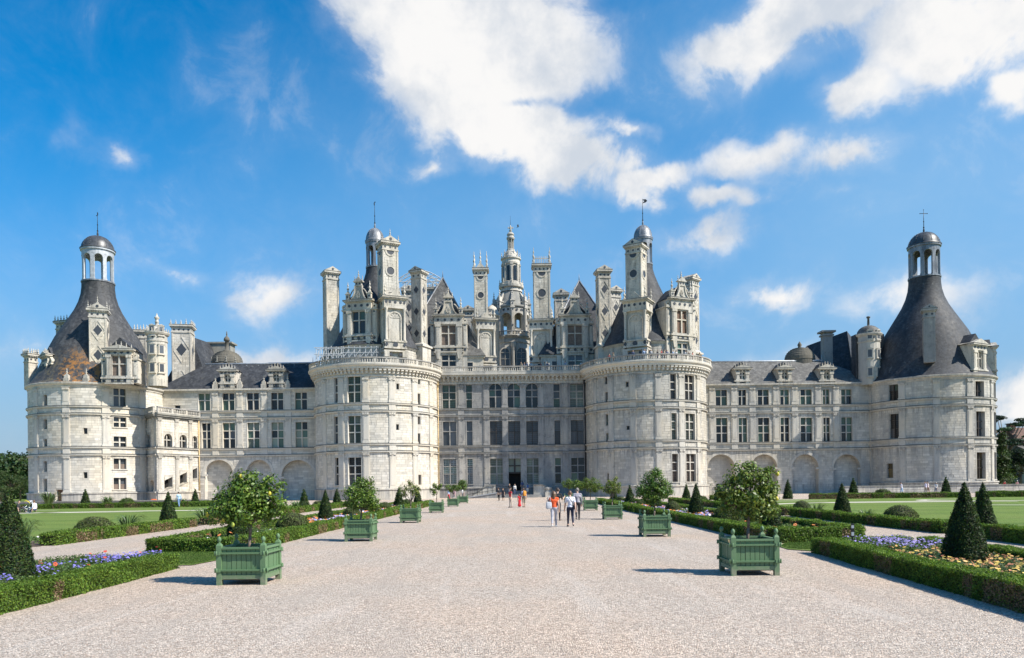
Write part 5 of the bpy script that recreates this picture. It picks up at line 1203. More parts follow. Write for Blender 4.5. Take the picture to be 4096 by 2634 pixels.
# ---- stair turret in the corner by the left tower
pA = P(*cA(1235, 900), 118.2); A = (P(*cA(1237, 900), 118.2)[0], 118.2); Bc = (P(*cA(1408, 900), 111.9)[0], 111.9); Cc = (P(*cA(1822, 900), 119.5)[0], 119.5)
ST = thing('stair_pavilion', 'angular stair pavilion with balustrade and slanted openings beside the left corner tower', 'building', (Bc[0], Bc[1]+3, 0))
for mp, wins, pl in ((Plane(A, Bc), [(1290, 840, 1350, 972, 'a'), (1255, 1272, 1330, 1480, 'n'), (1337, 1290, 1385, 1480, 'n')], (1260, 1390)), (Plane(Bc, Cc), [(1480, 835, 1560, 970, 'a'), (1635, 845, 1705, 975, 'a'), (1762, 858, 1808, 980, 'a'), (1485, 1262, 1565, 1398, 's'), (1638, 1215, 1708, 1350, 's'), (1765, 1170, 1812, 1298, 's')], (1432, 1603, 1738))):
    rs = [(rect(mp, cA, *x[:4]), x[4]) for x in wins]; holes = [r for r, k in rs]
    mb = MB(); wall_grid(mb, mp, 0, mp.L, 0, 13.3, holes); mb.build('wall', 'limestone_roof', ST); ashlar(mp, 0, mp.L, 1.6, 13.1, holes).build('ashlar_blocks', 'limestone', ST, kind='stuff')
    for z in (7.3, 8.38): mb = MB(); string(mb, mp, -.1, mp.L, z, d=.24); mb.build('string_course', ['limestone_roof', 'black_ledge'], ST)
    mb = MB(); ubox(mb, mp, -.1, mp.L, 0, 1.45, -.01, .2); ubox(mb, mp, -.15, mp.L, 1.451, 1.75, -.01, .36, zt=1.62); mb.build('plinth', 'limestone_grey', ST)
    mb = MB(); ubox(mb, mp, -.1, mp.L, 12.9, 13.1, -.01, .2); ubox(mb, mp, -.2, mp.L, 13.1, 13.35, -.01, .4); ubox(mb, mp, -.25, mp.L, 13.35, 13.6, -.5, .55); mb.build('cornice', 'limestone_black', ST)
    balustrade(ST, mp, -.2, mp.L, 13.61, d=.5, h=.95, ped=2.7)
    for x in pl:
        u = mp.hit(*cA(x, 900))[0]
        for p, q in ((1.62, 7.16), (8.5, 12.9)): pilaster(ST, mp, u, p, q, .7, 'limestone_roof')
    for r, k in rs:
        if k == 'a': window(ST, mp, r, 2, (0, .55, 1), arch=True, dep=.5, stonem='limestone_roof', glassm='void')
        elif k == 'n': window(ST, mp, r, 1, (0, 1), arch=True, dep=.6, stonem='limestone_roof', glassm='limestone_grey', sur=False)
        else:
            window(ST, mp, r, 1, (0, 1), dep=.9, stonem='limestone_roof', glassm='void', sur=False)
            a, b, z0, z1 = r; mb = MB(); s = (b-a)*.38   # raking sill and lintel that follow the steps
            mb.add([mp.pos(a, z0, .03), mp.pos(b, z0, .03), mp.pos(b, z0+s, .03), mp.pos(a, z0+.02, .03), mp.pos(b, z0+s, -.88), mp.pos(a, z0+.02, -.88)], [(0, 1, 2, 3), (3, 2, 4, 5)])
            mb.add([mp.pos(a, z1, .03), mp.pos(b, z1, .03), mp.pos(a, z1-s, .03), mp.pos(b, z1-.02, -.8), mp.pos(a, z1-s, -.8)], [(2, 1, 0), (2, 4, 3, 1)])
            mb.add([mp.pos(a-.15, z0-.2, .0), mp.pos(b+.1, z0+s-.2, .0), mp.pos(b+.1, z0+s-.02, .14), mp.pos(a-.15, z0-.02, .14), mp.pos(b+.1, z0+s, 0), mp.pos(a-.15, z0, 0)], [(0, 1, 2, 3), (3, 2, 4, 5)]); mb.build('raking_sill', 'limestone_roof', ST)
mb = MB(); mb.add([(A[0], A[1], 13.58), (Bc[0], Bc[1], 13.58), (Cc[0], Cc[1], 13.58)], [(0, 1, 2)]); mb.build('terrace_floor', 'limestone_grey', ST)
mb = MB(); px_ = Cc[0]+.15; mb.tube((px_, YW-.22, .2), (px_, YW-.22, 13.0), .1); mb.build('rain_pipe', 'ochre_stone', ST)

# ---- roofs that rise behind the wings
def rear(name, label, loc): return thing(name, label, 'roof' if 'dome' not in name else 'dome', loc)
RL = rear('rear_pavilion', 'steep slate roof with a big lozenge chimney behind the left wing', (P(*c3(345, 400), 129)[0], 129, 0))
X, zt = at_px(c3, 264, 120, 125.5); chimney(RL, X, 125.5, .2, 3.0, 2.6, 17, zt+.3, 'lozenge', crown='crest')
mb = MB(); x0, z0 = at_px(c3, 110, 490, 131); x1, z1 = at_px(c3, 330, 195, 131); x2, z2 = at_px(c3, 545, 275, 142); x3, z3 = at_px(c3, 590, 420, 136)
mb.add([(x0, 127, 17), (x3+2, 127, 17), (x2, 139, z2), (x1, 131, z1), (x0, 145, 17), (x3+2, 145, 17), (x1, 139, z1)], [(0, 1, 2, 3), (1, 5, 2), (0, 3, 6, 4), (3, 2, 6), (2, 5, 4, 6)]); mb.build('roof', 'slate', RL)
X, zt = at_px(c3, 575, 245, 139); mb = MB(); mb.box(X-1.9, X+1.9, 138, 140.5, 17, zt); mb.box(X-2.3, X+2.3, 137.8, 140.7, zt-.3, zt); mb.build('rear_stack', 'limestone_black', RL)
def stone_dome(cr, xc, ybase, ytop, hw, Y, label, lant):
    X, zb = at_px(cr, xc, ybase, Y); zt = at_px(cr, xc, ytop, Y)[1]; R = abs(at_px(cr, xc+hw, ybase, Y)[0]-X)
    th = rear('stone_dome', label, (X, Y, 17)); f = XF((X, Y, 0)); H = zt-zb
    mb = MB(); prof = [(R*.98, 16), (R*.98, zb)]
    for i in range(9):
        t, t2 = i/9, (i+1)/9; r0, r1 = R*math.cos(PI/2*t), R*math.cos(PI/2*t2); zz0, zz1 = zb+H*math.sin(PI/2*t), zb+H*math.sin(PI/2*t2)
        prof += [(r0, zz0), (max(r0*.985, .1), zz0+(zz1-zz0)*.75)]
    mb.lathe(prof+[(.4, zt)], f, n=32, smooth=False); mb.build('dome', 'dome_stone', th)
    mb = MB()
    if lant: mb.lathe([(.6, zt-.2), (.6, zt+.15), (.34, zt+.25), (.30, zt+1.7), (.52, zt+1.8), (.52, zt+2.0), (.42, zt+2.3), (.2, zt+2.55), (.08, zt+2.65), (.13, zt+2.85), (.03, zt+3.5)], f, n=12)
    else: mb.lathe([(.4, zt-.1), (.25, zt+.2), (.38, zt+.5), (.22, zt+.8), (.05, zt+1.1)], f, n=10)
    mb.build('dome_finial', 'dome_stone', th)
    if lant:
        for a in np.linspace(-1.5, 1.5, 6): finial(th, (X+R*.98*math.sin(a), Y-R*.98*math.cos(a), zb-.1), .25, 1.1, 'limestone_black')
stone_dome(c3, 617, 412, 312, 122, 128, 'dark ribbed stone dome with small lantern behind the left wing roof', True)
stone_dome(cW, 750, 456, 362, 110, 128, 'banded grey stone dome behind the right wing roof', False)
RR = rear('rear_pavilion', 'steep dark slate pavilion roof with one chimney behind the right wing', (58, 132, 0))
x0, _ = at_px(cW, 640, 500, 130); x1, z1 = at_px(cW, 1105, 235, 133); x3, z3 = at_px(cW, 770, 362, 140); xe, ze = at_px(cW, 1142, 475, 127); xr, zr_ = at_px(cW, 1216, 385, 139)
mb = MB(); mb.add([(x0, 127, 17), (xe, 127, 17), (xe, 127, ze), (x1, 133, z1), (x3, 138, z3), (xr, 139, zr_), (xr, 139, 17), (x0, 146, 17)], [(0, 1, 2, 3, 4), (1, 6, 5, 2), (2, 5, 3), (3, 5, 4), (4, 5, 6, 7), (7, 0, 4)]); mb.build('roof', 'slate', RR)
X, zt = at_px(cW, 945, 240, 129); mb = MB(); mb.box(X-.75, X+.75, 128, 129.4, 18, zt-.9); mb.box(X-.95, X+.95, 127.8, 129.6, zt-.9, zt-.6); mb.box(X-.78, X+.78, 128, 129.4, zt-.6, zt-.3); mb.box(X-1.2, X+1.2, 127.6, 129.8, zt-.3, zt); mb.build('chimney', 'limestone_dark', RR)
# plain mass of the rear courts, so that roofs stand on walls
mb = MB(); mb.box(-54, -30, 129.5, 150, 0, 17); mb.build('rear_wall', 'limestone_grey', RL)
mb = MB(); mb.box(36, 62, 132, 150, 0, 17); mb.build('rear_wall', 'limestone_grey', RR)

# ---- scaffolds
def scaffold(label, cr, x0, x1, ytop, ybot, Y, nx, nz, ny, dy, roof=False):
    X0, zt = at_px(cr, x0, ytop, Y); X1, zb = at_px(cr, x1, ybot, Y); th = thing('scaffold', label, 'scaffold', ((X0+X1)/2, Y, zb))
    r = .085 if roof else .05
    def pole(p, q): mb = MB(); mb.tube(p, q, r, n=6, smooth=False); mb.build('pole', 'scaffold_grey', th)
    for i in range(nx+1):
        for j in range(ny+1):
            x = X0+(X1-X0)*i/nx; pole((x, Y+dy*j, zb), (x, Y+dy*j, zt+random.uniform(0, .3)))
    for k in range(1, nz+1):
        z = zb+(zt-zb)*k/nz
        for j in range(ny+1): pole((X0-.3, Y+dy*j-.06, z), (X1+.3, Y+dy*j-.06, z))
    for i in range(nx): pole((X0+(X1-X0)*i/nx, Y-.12, zb), (X0+(X1-X0)*(i+1)/nx, Y-.12, zb+(zt-zb)*random.uniform(.6, 1)))
    if roof:
        for j in range(ny+1):
            y = Y+dy*j; zm = zt+1.6; n = 8
            for i in range(n):
                xa, xb = X0+(X1-X0)*i/n, X0+(X1-X0)*(i+1)/n; za, zb_ = zt+1.6*math.sin(PI*i/n), zt+1.6*math.sin(PI*(i+1)/n)
                pole((xa, y, za), (xb, y, zb_)); pole((xa, y, za+.7), (xb, y, zb_+.7)); pole((xa, y, za), (xb, y, zb_+.7))
scaffold('steel tube scaffold behind the balustrade of the left keep tower', c4, 100, 330, 1385, 1500, 111.2, 5, 2, 1, 1.2)
scaffold('grey tube scaffold against the lower dormer windows of the left keep tower', c4, 345, 650, 1385, 1475, 111.8, 6, 2, 0, 1.2)
scaffold('large roofed scaffold rising behind the left keep tower chimneys', c4, 850, 1230, 790, 1150, 146, 6, 6, 2, 4.0, roof=True)

# ---- entrance steps, parapets, ramp
sx0, sx1 = P(*cM(830, 1400), 118)[0], P(*cM(1115, 1400), 118)[0]
ES = thing('entrance_steps', 'broad grey stone steps leading up to the dark doorway', 'steps', ((sx0+sx1)/2, 118, 0))
for i in range(7):
    mb = MB(); y0 = 115.2+i*.38 if i < 3 else 116.6+(i)*.38; mb.box(sx0-1.2 if i < 3 else sx0, sx1+1.2 if i < 3 else sx1, y0, YK-.24, .15*i+(.002 if i else 0), .15*(i+1)); mb.build('step', 'limestone_dark', ES)
for s, xa, xb in ((-1, 590, 722), (1, 1113, 1252)):
    Xa, Xb = P(*cM(xa, 1350), 118)[0], P(*cM(xb, 1350), 118)[0]
    th = thing('stone_parapet', 'weathered stone parapet block %s of the entrance steps' % ('left' if s < 0 else 'right'), 'parapet', ((Xa+Xb)/2, 117.5, 0))
    mb = MB(); lo, hi = (Xa-1.5, Xb) if s < 0 else (Xa, Xb+1.5)
    pr = [(lo, 0), (hi, 0), (hi, 1.9), (Xa+.8, 1.9), (lo, .55)] if s < 0 else [(lo, 0), (hi, 0), (hi, .55), (Xb-.8, 1.9), (lo, 1.9)]
    mb.prism(pr, 116.6, 118.6); mb.build('block', 'limestone_roof', th)
    mb = MB(); e = .1; mb.prism([(x, z+(.0 if z == 0 else .002)) for x, z in pr[2:]]+[(pr[4][0]-.05, pr[4][1]+.18), (pr[3][0], pr[3][1]+.2), (pr[2][0]+.05, pr[2][1]+.2)], 116.45, 118.75); mb.build('coping', 'limestone_black', th)
    if s > 0:
        X = P(*cM(1262, 1370), 117)[0]; mb = MB(); mb.box(X-.45, X+.45, 116, 117.4, 0, .8); mb.lathe([(.55, .8), (.55, 1.0), (.3, 1.1), (.62, 1.35), (.5, 1.6)], XF((X, 116.6, 0)), n=14); mb.build('pedestal_urn', 'limestone_roof', th)
RX0, RX1 = P(*cM(445, 1410), 117)[0], P(*cM(745, 1360), 117)[0]
RP = thing('access_ramp', 'grey access ramp with thin metal railing left of the entrance steps', 'ramp', ((RX0+RX1)/2, 116, 0))
mb = MB(); mb.prism([(RX0, 0), (RX1, 0), (RX1, .75), (RX0, .06)], 114.6, 115.9); mb.build('ramp_slab', 'limestone_dark', RP)
mb = MB(); mb.prism([(RX0, .07), (RX1, .76), (RX1, .9), (RX0, .2)], 114.5, 114.62); mb.build('kerb', 'steel', RP)
for i in range(7):
    t = i/6; x = RX0+(RX1-RX0)*t; mb = MB(); mb.tube((x, 114.7, .06+.7*t), (x, 114.7, 1.1+.7*t), .03, n=6); mb.build('post', 'iron', RP)
for h in (.6, 1.1): mb = MB(); mb.tube((RX0, 114.7, h), (RX1, 114.7, h+.7), .03, n=6); mb.build('rail', 'iron', RP)
# low terrace walls before the corner towers
def low_wall(label, x0, x1, y, h, m):
    th = thing('low_wall', label, 'wall', ((x0+x1)/2, y, 0)); pl = Plane((x0, y), (x1, y))
    mb = MB(); mb.box(x0, x1, y+.001, y+.6, 0, h); mb.build('wall', m, th); ashlar(pl, 0, x1-x0, .02, h-.02, [], .3, .7, 1.4).build('ashlar_blocks', m, th, kind='stuff')
    mb = MB(); mb.box(x0-.05, x1+.05, y-.1, y+.7, h+.002, h+.14); mb.build('coping', 'limestone_black', th)
low_wall('long low stone wall at the foot of the right corner tower', 47.5, 92, 106.5, 1.1, 'limestone_grey')
low_wall('low rough stone kerb wall at the foot of the left corner tower', -72, -41, 100.0, .42, 'limestone_dark')
# ================================================================ FOLIAGE
def unit(v): return v/np.maximum(np.linalg.norm(v, axis=1, keepdims=True), 1e-9)
def leaves(name, C, N, size, cols, parent=None, m='leaf', origin=(0, 0, 0), droop=0.0, jitter=0.7, aspect=0.55, fold=True):
    """one leaf-shaped quad per point; C centres, N facing, size array, cols albedo per leaf"""
    n = len(C); N = unit(N+rng.normal(0, jitter, (n, 3)))
    A = rng.normal(0, 1, (n, 3)); A[:, 2] -= droop
    T = unit(A-N*(A*N).sum(1, keepdims=True)); B = np.cross(N, T)
    s = np.asarray(size).reshape(-1, 1)*np.ones((n, 1))
    V = np.stack([C-T*s*.5, C+B*s*aspect*.5+N*s*.10*(1 if fold else 0), C+T*s*.5, C-B*s*aspect*.5+N*s*.10*(1 if fold else 0)], 1).reshape(-1, 3)-np.array(origin)
    me = bpy.data.meshes.new(name); me.vertices.add(4*n); me.vertices.foreach_set('co', V.ravel())
    me.loops.add(4*n); me.loops.foreach_set('vertex_index', np.arange(4*n, dtype=np.int32))
    me.polygons.add(n); me.polygons.foreach_set('loop_start', np.arange(0, 4*n, 4, dtype=np.int32)); me.polygons.foreach_set('loop_total', np.full(n, 4, dtype=np.int32))
    at = me.attributes.new('col', 'FLOAT_COLOR', 'POINT')
    K = np.ones((n, 4)); K[:, :3] = cols; at.data.foreach_set('color', np.repeat(K, 4, 0).ravel())
    me.materials.append(MATS[m]); me.update(calc_edges=True)
    return link(name, me, origin, parent, 'stuff')
def tints(n, base, var=0.3, alt=None, pa=0.0):
    c = np.array(base)*(1+rng.normal(0, var, (n, 1)))+rng.normal(0, .006, (n, 3))
    if alt is not None:
        k = rng.random(n) < pa; c[k] = np.array(alt)*(1+rng.normal(0, .2, (k.sum(), 1)))
    return np.clip(c, .004, .9)
def vnoise(x, seed=0):
    """smooth 1-d value noise"""
    r = np.random.default_rng(seed); t = r.random(4096); i = np.floor(x).astype(int); f = x-i; f = f*f*(3-2*f)
    return t[i % 4096]*(1-f)+t[(i+1) % 4096]*f
HEDGES = []
BOX = (0.088, 0.155, 0.026); YEW = (0.024, 0.048, 0.015)
def hedge(label, A, B, w=0.55, h=0.40, dens=None, gaps=(), seed=0, dry=0.35, size=None, group='clipped box hedges'):
    ax, ay = A; bx, by = B; L = math.hypot(bx-ax, by-ay); t = ((bx-ax)/L, (by-ay)/L); nrm = (-t[1], t[0])
    root = thing('box_hedge', label, 'hedge', ((ax+bx)/2, (ay+by)/2, 0), group)
    # core of twigs, chopped at the gaps, its top a little uneven
    edges = [0.0]; step = 0.8; k = int(max(2, L/step)); us = np.linspace(0, L, k+1)
    def hh(u): return h*(0.93+0.14*vnoise(np.asarray(u)*.9+seed*7.3, seed))
    def ww(u): return w*(0.9+0.2*vnoise(np.asarray(u)*.8+seed*3.1+50, seed))
    mb = MB(); H = hh(us)-.035; W = ww(us)/2-.035
    vs = []
    for u, a, b in zip(us, H, W):
        for s, z in ((-1, 0), (-1, a), (1, a), (1, 0)): vs.append((ax+t[0]*u+nrm[0]*b*s, ay+t[1]*u+nrm[1]*b*s, max(z, 0)))
    fs = []
    for i in range(k):
        for e in range(3): fs.append((4*i+e, 4*i+e+1, 4*i+5+e, 4*i+4+e))
    fs += [(0, 3, 2, 1), (4*k, 4*k+1, 4*k+2, 4*k+3)]
    mb.add(vs, fs); mb.build('twig_core', 'twigs', root)
    d = max(4.0, math.hypot((ax+bx)/2, (ay+by)/2)); dn = max(4.0, min(math.hypot(ax, ay), math.hypot(bx, by)))
    sz = size or max(.036, min(.11, dn*.0022)); cov = 2.5
    area = L*(w+2*h)+2*w*h; n = int(area*cov/(sz*sz*.5*.55)*1.0); n = min(n, 90000)
    per = np.array([w, h, h]); per = per/per.sum()
    f = rng.choice(3, n, p=per); u = rng.random(n)*L; v = rng.random(n)
    Hh, Ww = hh(u), ww(u)
    lat = np.where(f == 0, (v-.5)*Ww, np.where(f == 1, -Ww/2, Ww/2)); z = np.where(f == 0, Hh, v*Hh)
    nl = np.where(f == 0, 0, np.where(f == 1, -1.0, 1.0)); nz = np.where(f == 0, 1.0, 0.15)
    e = rng.random(n) < (2*w*h)/(area); u = np.where(e, rng.choice([0, L], n), u); lat = np.where(e, (rng.random(n)-.5)*Ww, lat); z = np.where(e, rng.random(n)*Hh, z)
    ne = np.where(e, np.where(u > L/2, 1.0, -1.0), 0.0); nl = np.where(e, 0, nl)
    C = np.stack([ax+t[0]*u+nrm[0]*lat, ay+t[1]*u+nrm[1]*lat, z], 1)+rng.normal(0, sz*.42, (n, 3))+(np.stack([nrm[0]*nl, nrm[1]*nl, nz*.6], 1)*(0.05*(vnoise(u*4.1+v*3.0, seed+21)-.5)+.03*(vnoise(u*11.0-v*9.0+40, seed+22)-.5))[:, None]); C[:, 2] = np.maximum(C[:, 2], .01)
    N = np.stack([nrm[0]*nl+t[0]*ne, nrm[1]*nl+t[1]*ne, nz], 1)
    col = tints(n, BOX, .42, (0.17, 0.24, 0.035), .25)*(.78+.44*vnoise(u*3.0+v*2.0+seed*5.0, seed+31))[:, None]
    dp = vnoise(u*1.1+seed*13.7, seed+5)+.25*vnoise(u*5.0+seed, seed+9); dryk = (dp > 1.02-dry*.72) & (z < Hh*.93) & (rng.random(n) < .72) & (f != 0)
    col[dryk] = tints(dryk.sum(), (0.235, 0.165, 0.10), .35)
    keep = np.ones(n, bool)
    for g0, g1 in gaps: keep &= ~((u > g0) & (u < g1))
    leaves('leaves', C[keep], N[keep], sz*rng.uniform(.7, 1.25, keep.sum()), col[keep], root, origin=(ax, ay, 0))
    return root
CONE_CACHE = {}
def cone_parts(key, H, R, n, sz, dome=False, base=YEW, tip=(0.070, 0.105, 0.022)):
    if key in CONE_CACHE: return CONE_CACHE[key]
    def prof(s):      # radius at height fraction
        if dome: return R*np.sqrt(np.clip(1-(np.clip(s*1.25-.25, 0, 1))**2, 0, 1))*(1-.18*np.clip(.2-s, 0, 1)/.2)
        return R*np.clip((1-s)*1.03+.09*np.sin(PI*s)+.02, .0, 1.2)*np.clip(.86+s*1.6, .86, 1.0)
    S = np.linspace(0, 1, 14); mb = MB(); mb.lathe([(max(float(prof(s))*.94-.02, .01), float(s)*H*.985) for s in S], n=18); o = mb.build('core', 'twigs', None, (0, 0, 0)); core = o.data; bpy.data.objects.remove(o)
    s = rng.random(int(n*2.2)); s = s[rng.random(len(s)) < (prof(s)+.03)/(R*1.25)][:n]; n = len(s); a = rng.random(n)*2*PI
    bump = .04*np.sin(a*5+s*9)+.035*np.sin(a*3-s*14)+.03*np.sin(a*11+s*31); r = prof(s)*(1+bump*.8)+rng.normal(0, sz*.35, n)
    C = np.stack([r*np.sin(a), -r*np.cos(a), s*H+rng.normal(0, sz*.3, n)], 1); C[:, 2] = np.maximum(C[:, 2], .01)
    N = np.stack([np.sin(a), -np.cos(a), np.full(n, .35) if not dome else s*1.3], 1)
    l = leaves('leaves', C, N, sz*rng.uniform(.7, 1.3, n), tints(n, base, .42, tip, .24)*(.75+.5*vnoise(a*2.2+s*6.0, 77))[:, None], None, jitter=.6)
    lm = l.data; bpy.data.objects.remove(l); CONE_CACHE[key] = (core, lm); return CONE_CACHE[key]
def topiary(name, label, cat, loc, key, sc=(1, 1, 1), group=None, rz=None):
    core, lm = CONE_CACHE[key]; root = thing(name, label, cat, loc, group)
    for nm, me, kd in (('core', core, None), ('leaves', lm, 'stuff')):
        o = bpy.data.objects.new(nm, me); COL.objects.link(o); o.parent = root
        if kd: o['kind'] = kd
    root.scale = sc; root.rotation_euler.z = random.uniform(0, 6.28) if rz is None else rz
    return root
cone_parts('near', 1.92, .475, 18000, .038); cone_parts('mid', 1.82, .44, 6500, .062); cone_parts('far', 1.8, .44, 2200, .11)
DOME = (0.075, 0.105, 0.030)
cone_parts('dome', .85, .68, 5200, .06, True, DOME, (0.12, 0.13, 0.05)); cone_parts('dome_far', .85, .68, 1800, .11, True, (0.055, 0.09, 0.022))

# ================================================================ GARDEN SHEETS
def strip(pts, z, m, name, **k): return sheet(name, pts, z, m, **k)
LAWN_L = [(-95, 24), (-17.0, 24), (-17.0, 79), (-20, 82), (-95, 82)]
sheet('lawn_left', LAWN_L, .02, 'lawn'); sheet('lawn_right', [(16.4, 18), (95, 18), (95, 80.5), (20, 80.5), (16.4, 78)], .02, 'lawn')
sheet('grass_strip_left', [(-11.3, 18.9), (-8.2, 18.9), (-8.0, 20.5), (-8.2, 23.0), (-11.3, 23.0)], .02, 'lawn'); sheet('grass_strip_right', [(8.6, 20.3), (11.4, 20.3), (11.4, 24.3), (8.6, 23.4), (8.0, 22.3), (7.9, 21.2)], .02, 'lawn')
sheet('bed_soil', [(-11.2, -2), (-8.4, -2), (-8.4, 18.6), (-11.2, 18.6)], .014, 'soil'); sheet('bed_soil', [(-11.2, 23.4), (-8.5, 22.9), (-8.5, 79), (-11.2, 79)], .014, 'soil')
sheet('bed_soil', [(7.8, -2), (11.2, -2), (11.4, 20), (8.4, 20)], .014, 'soil'); sheet('bed_soil', [(8.6, 23.8), (11.4, 24.6), (12.2, 79), (8.9, 79)], .014, 'soil')
sheet('bed_soil', [(-18.6, 26), (-16.7, 26), (-16.7, 79), (-18.6, 79)], .03, 'soil'); sheet('bed_soil', [(16.1, 18), (18.0, 18), (18.4, 79), (16.4, 79)], .03, 'soil')
# sanded scrolls cut into the lawns
def scroll(pts, w, name='sand_scroll'):
    mb = MB(); n = len(pts); vs = []
    for i, (x, y) in enumerate(pts):
        a = pts[max(i-1, 0)]; b = pts[min(i+1, n-1)]; dx, dy = b[0]-a[0], b[1]-a[1]; l = math.hypot(dx, dy); ww = w*(0.35+0.65*math.sin(PI*(i+.5)/n))
        vs += [(x-dy/l*ww, y+dx/l*ww, .028), (x+dy/l*ww, y-dx/l*ww, .028)]
    mb.add(vs, [(2*i, 2*i+1, 2*i+3, 2*i+2) for i in range(n-1)]); o = mb.build(name, 'pale_sand'); structure(o)
def arc(cx, cy, rx, ry, a0, a1, n=26): return [(cx+rx*math.cos(a0+(a1-a0)*i/n), cy+ry*math.sin(a0+(a1-a0)*i/n)) for i in range(n+1)]
for s in (-1, 1):
    scroll(arc(s*33, 62, 11, 5.5, 0.3, 3.0), .8); scroll(arc(s*36, 70, 12, 5.0, 3.7, 5.0), .5); scroll(arc(s*27, 72, 4, 2.4, .2, 3.0), .4); scroll(arc(s*46, 70, 7, 4, 1.5, 5.6), .5); scroll(arc(s*41, 58, 6, 4.0, 3.2, 5.0), .35)

# ================================================================ HEDGES
hedge('low box hedge in the left foreground edging the blue flowers', (-8.3, 9.2), (-8.5, 18.25), .5, .37, seed=1, dry=.12)
hedge('short end hedge closing the blue flower bed near the left planter', (-8.8, 18.1), (-10.6, 18.1), .4, .30, seed=31, dry=.1)
hedge('low box hedge in the right foreground with brown dry patches', (7.55, 9.6), (8.45, 20.2), .52, .40, seed=2, dry=.62)
hedge('box hedge along the back of the yellow flower bed at right', (10.9, 9.0), (11.3, 20.2), .5, .38, seed=3, dry=.1)
hedge('short rounded end of the yellow flower bed hedge', (8.7, 20.4), (10.9, 20.4), .5, .36, seed=4, dry=.3)
hedge('hedge end facing the grass strip behind the nearest left planter', (-11.35, 23.25), (-8.6, 22.9), .55, .40, seed=5, dry=.2)
hedge('long box hedge along the left edge of the gravel avenue', (-8.45, 23.2), (-8.35, 50), .55, .40, seed=6, dry=.3)
hedge('far stretch of box hedge on the left of the avenue by the keep tower', (-8.35, 50.3), (-8.35, 76), .55, .42, seed=7, dry=.35)
hedge('box hedge between the left flower bed and the left side path', (-11.3, 23.6), (-11.4, 76), .5, .40, seed=8, dry=.15)
hedge('hedge end facing the small grass tip behind the nearest right planter', (8.45, 23.75), (11.5, 24.7), .6, .44, seed=9, dry=.25)
hedge('long box hedge along the right edge of the gravel avenue', (8.4, 24.0), (8.55, 50), .55, .42, seed=10, dry=.4)
hedge('far stretch of box hedge on the right of the avenue by the keep tower', (8.55, 50.3), (9.0, 76), .55, .42, seed=11, dry=.3)
hedge('box hedge between the right flower bed and the right side path', (11.6, 24.9), (12.1, 76), .5, .42, seed=12, dry=.2)
hedge('worn box hedge between the left side path and the left lawn', (-16.6, 26.4), (-16.7, 38.5), .5, .42, seed=13, dry=.5)
hedge('cut-down brown stretch of hedge beside the left side path', (-16.7, 40.2), (-16.7, 45), .5, .40, seed=14, dry=1.0)
hedge('middle stretch of box hedge between left side path and lawn', (-16.7, 46), (-16.7, 76), .5, .42, seed=15, dry=.3)
hedge('box hedge at the right frame edge between path and lawn', (15.4, 20.0), (15.65, 25.0), .6, .44, seed=16, dry=.3)
hedge('long patchy box hedge between right side path and lawn', (15.85, 26.8), (16.0, 42), .5, .42, seed=17, dry=.5)
hedge('far stretch of patchy hedge between right side path and lawn', (16.05, 42.8), (16.3, 76), .5, .42, seed=18, dry=.4)
hedge('far clipped hedge along the left lawn below the corner tower', (-60, 79.5), (-27.5, 83), .6, .5, seed=19, dry=.35, size=.1)
hedge('short far hedge piece below the left stair pavilion', (-37, 88), (-31, 88), .6, .5, seed=20, dry=.3, size=.1)
hedge('far clipped hedge along the right lawn below the corner tower', (33, 82), (49.5, 80.5), .6, .55, seed=21, dry=.5, size=.1)
hedge('far right end of the lawn hedge running out of the picture', (50.5, 80.4), (78, 77), .6, .6, seed=22, dry=.15, size=.1)
hedge('short far hedge piece below the blind arches of the right wing', (22.5, 84), (30, 84), .6, .5, seed=23, dry=.2, size=.1)

# ================================================================ TOPIARY
ORD = ('nearest', 'second', 'third', 'fourth', 'fifth', 'sixth', 'seventh', 'eighth')
def cones(pts, where, group):
    for i, (x, y, s) in enumerate(pts):
        key = 'near' if y < 22 else 'mid' if y < 55 else 'far'
        topiary('yew_cone', ('%s yew cone %s' % (ORD[i], where)), 'topiary', (x, y, 0), key, (s*random.uniform(.94, 1.06), s*random.uniform(.94, 1.06), s), group)
cones([(-9.75, 14.3, 1.02), (-9.9, 26.8, .98), (-9.9, 39.2, 1.0), (-9.9, 51.6, 1), (-9.9, 64.6, 1), (-9.9, 77.5, 1)], 'from the camera in the flower bed left of the avenue', 'yew cones of the left bed')
cones([(9.6, 15.7, .98), (9.9, 28.4, 1.0), (10.0, 40.2, 1.05), (10.0, 51.6, 1), (10.1, 63.5, 1), (10.3, 75, 1)], 'from the camera in the flower bed right of the avenue', 'yew cones of the right bed')
cones([(-17.3, 37.2, 1.0), (-17.3, 49.5, 1), (-17.3, 61.5, 1), (-17.3, 73, 1)], 'along the edge of the left lawn beside the side path', 'yew cones at the left lawn edge')
cones([(17.0, 26.7, 1.0), (17.0, 38.1, 1.0), (17.1, 50, 1), (17.2, 61.5, 1), (17.2, 73, 1)], 'along the edge of the right lawn beside the side path', 'yew cones at the right lawn edge')
cones([(-47.6, 82.5, 1.15), (-36.0, 84, 1.1)], 'on the far edge of the left lawn, counted from the left', 'yew cones before the left tower')
cones([(31.4, 84.2, 1.2), (38.3, 83, 1.25), (48.4, 82.5, 1.25), (64.2, 81, 1.3)], 'on the far edge of the right lawn, counted from the left', 'yew cones before the right tower')
def domes(pts, where, group):
    for i, (x, y, s, h) in enumerate(pts):
        topiary('round_bush', '%s rounded shrub %s' % (ORD[i], where), 'shrub', (x, y, 0), 'dome' if y < 60 else 'dome_far', (s, s, h), group)
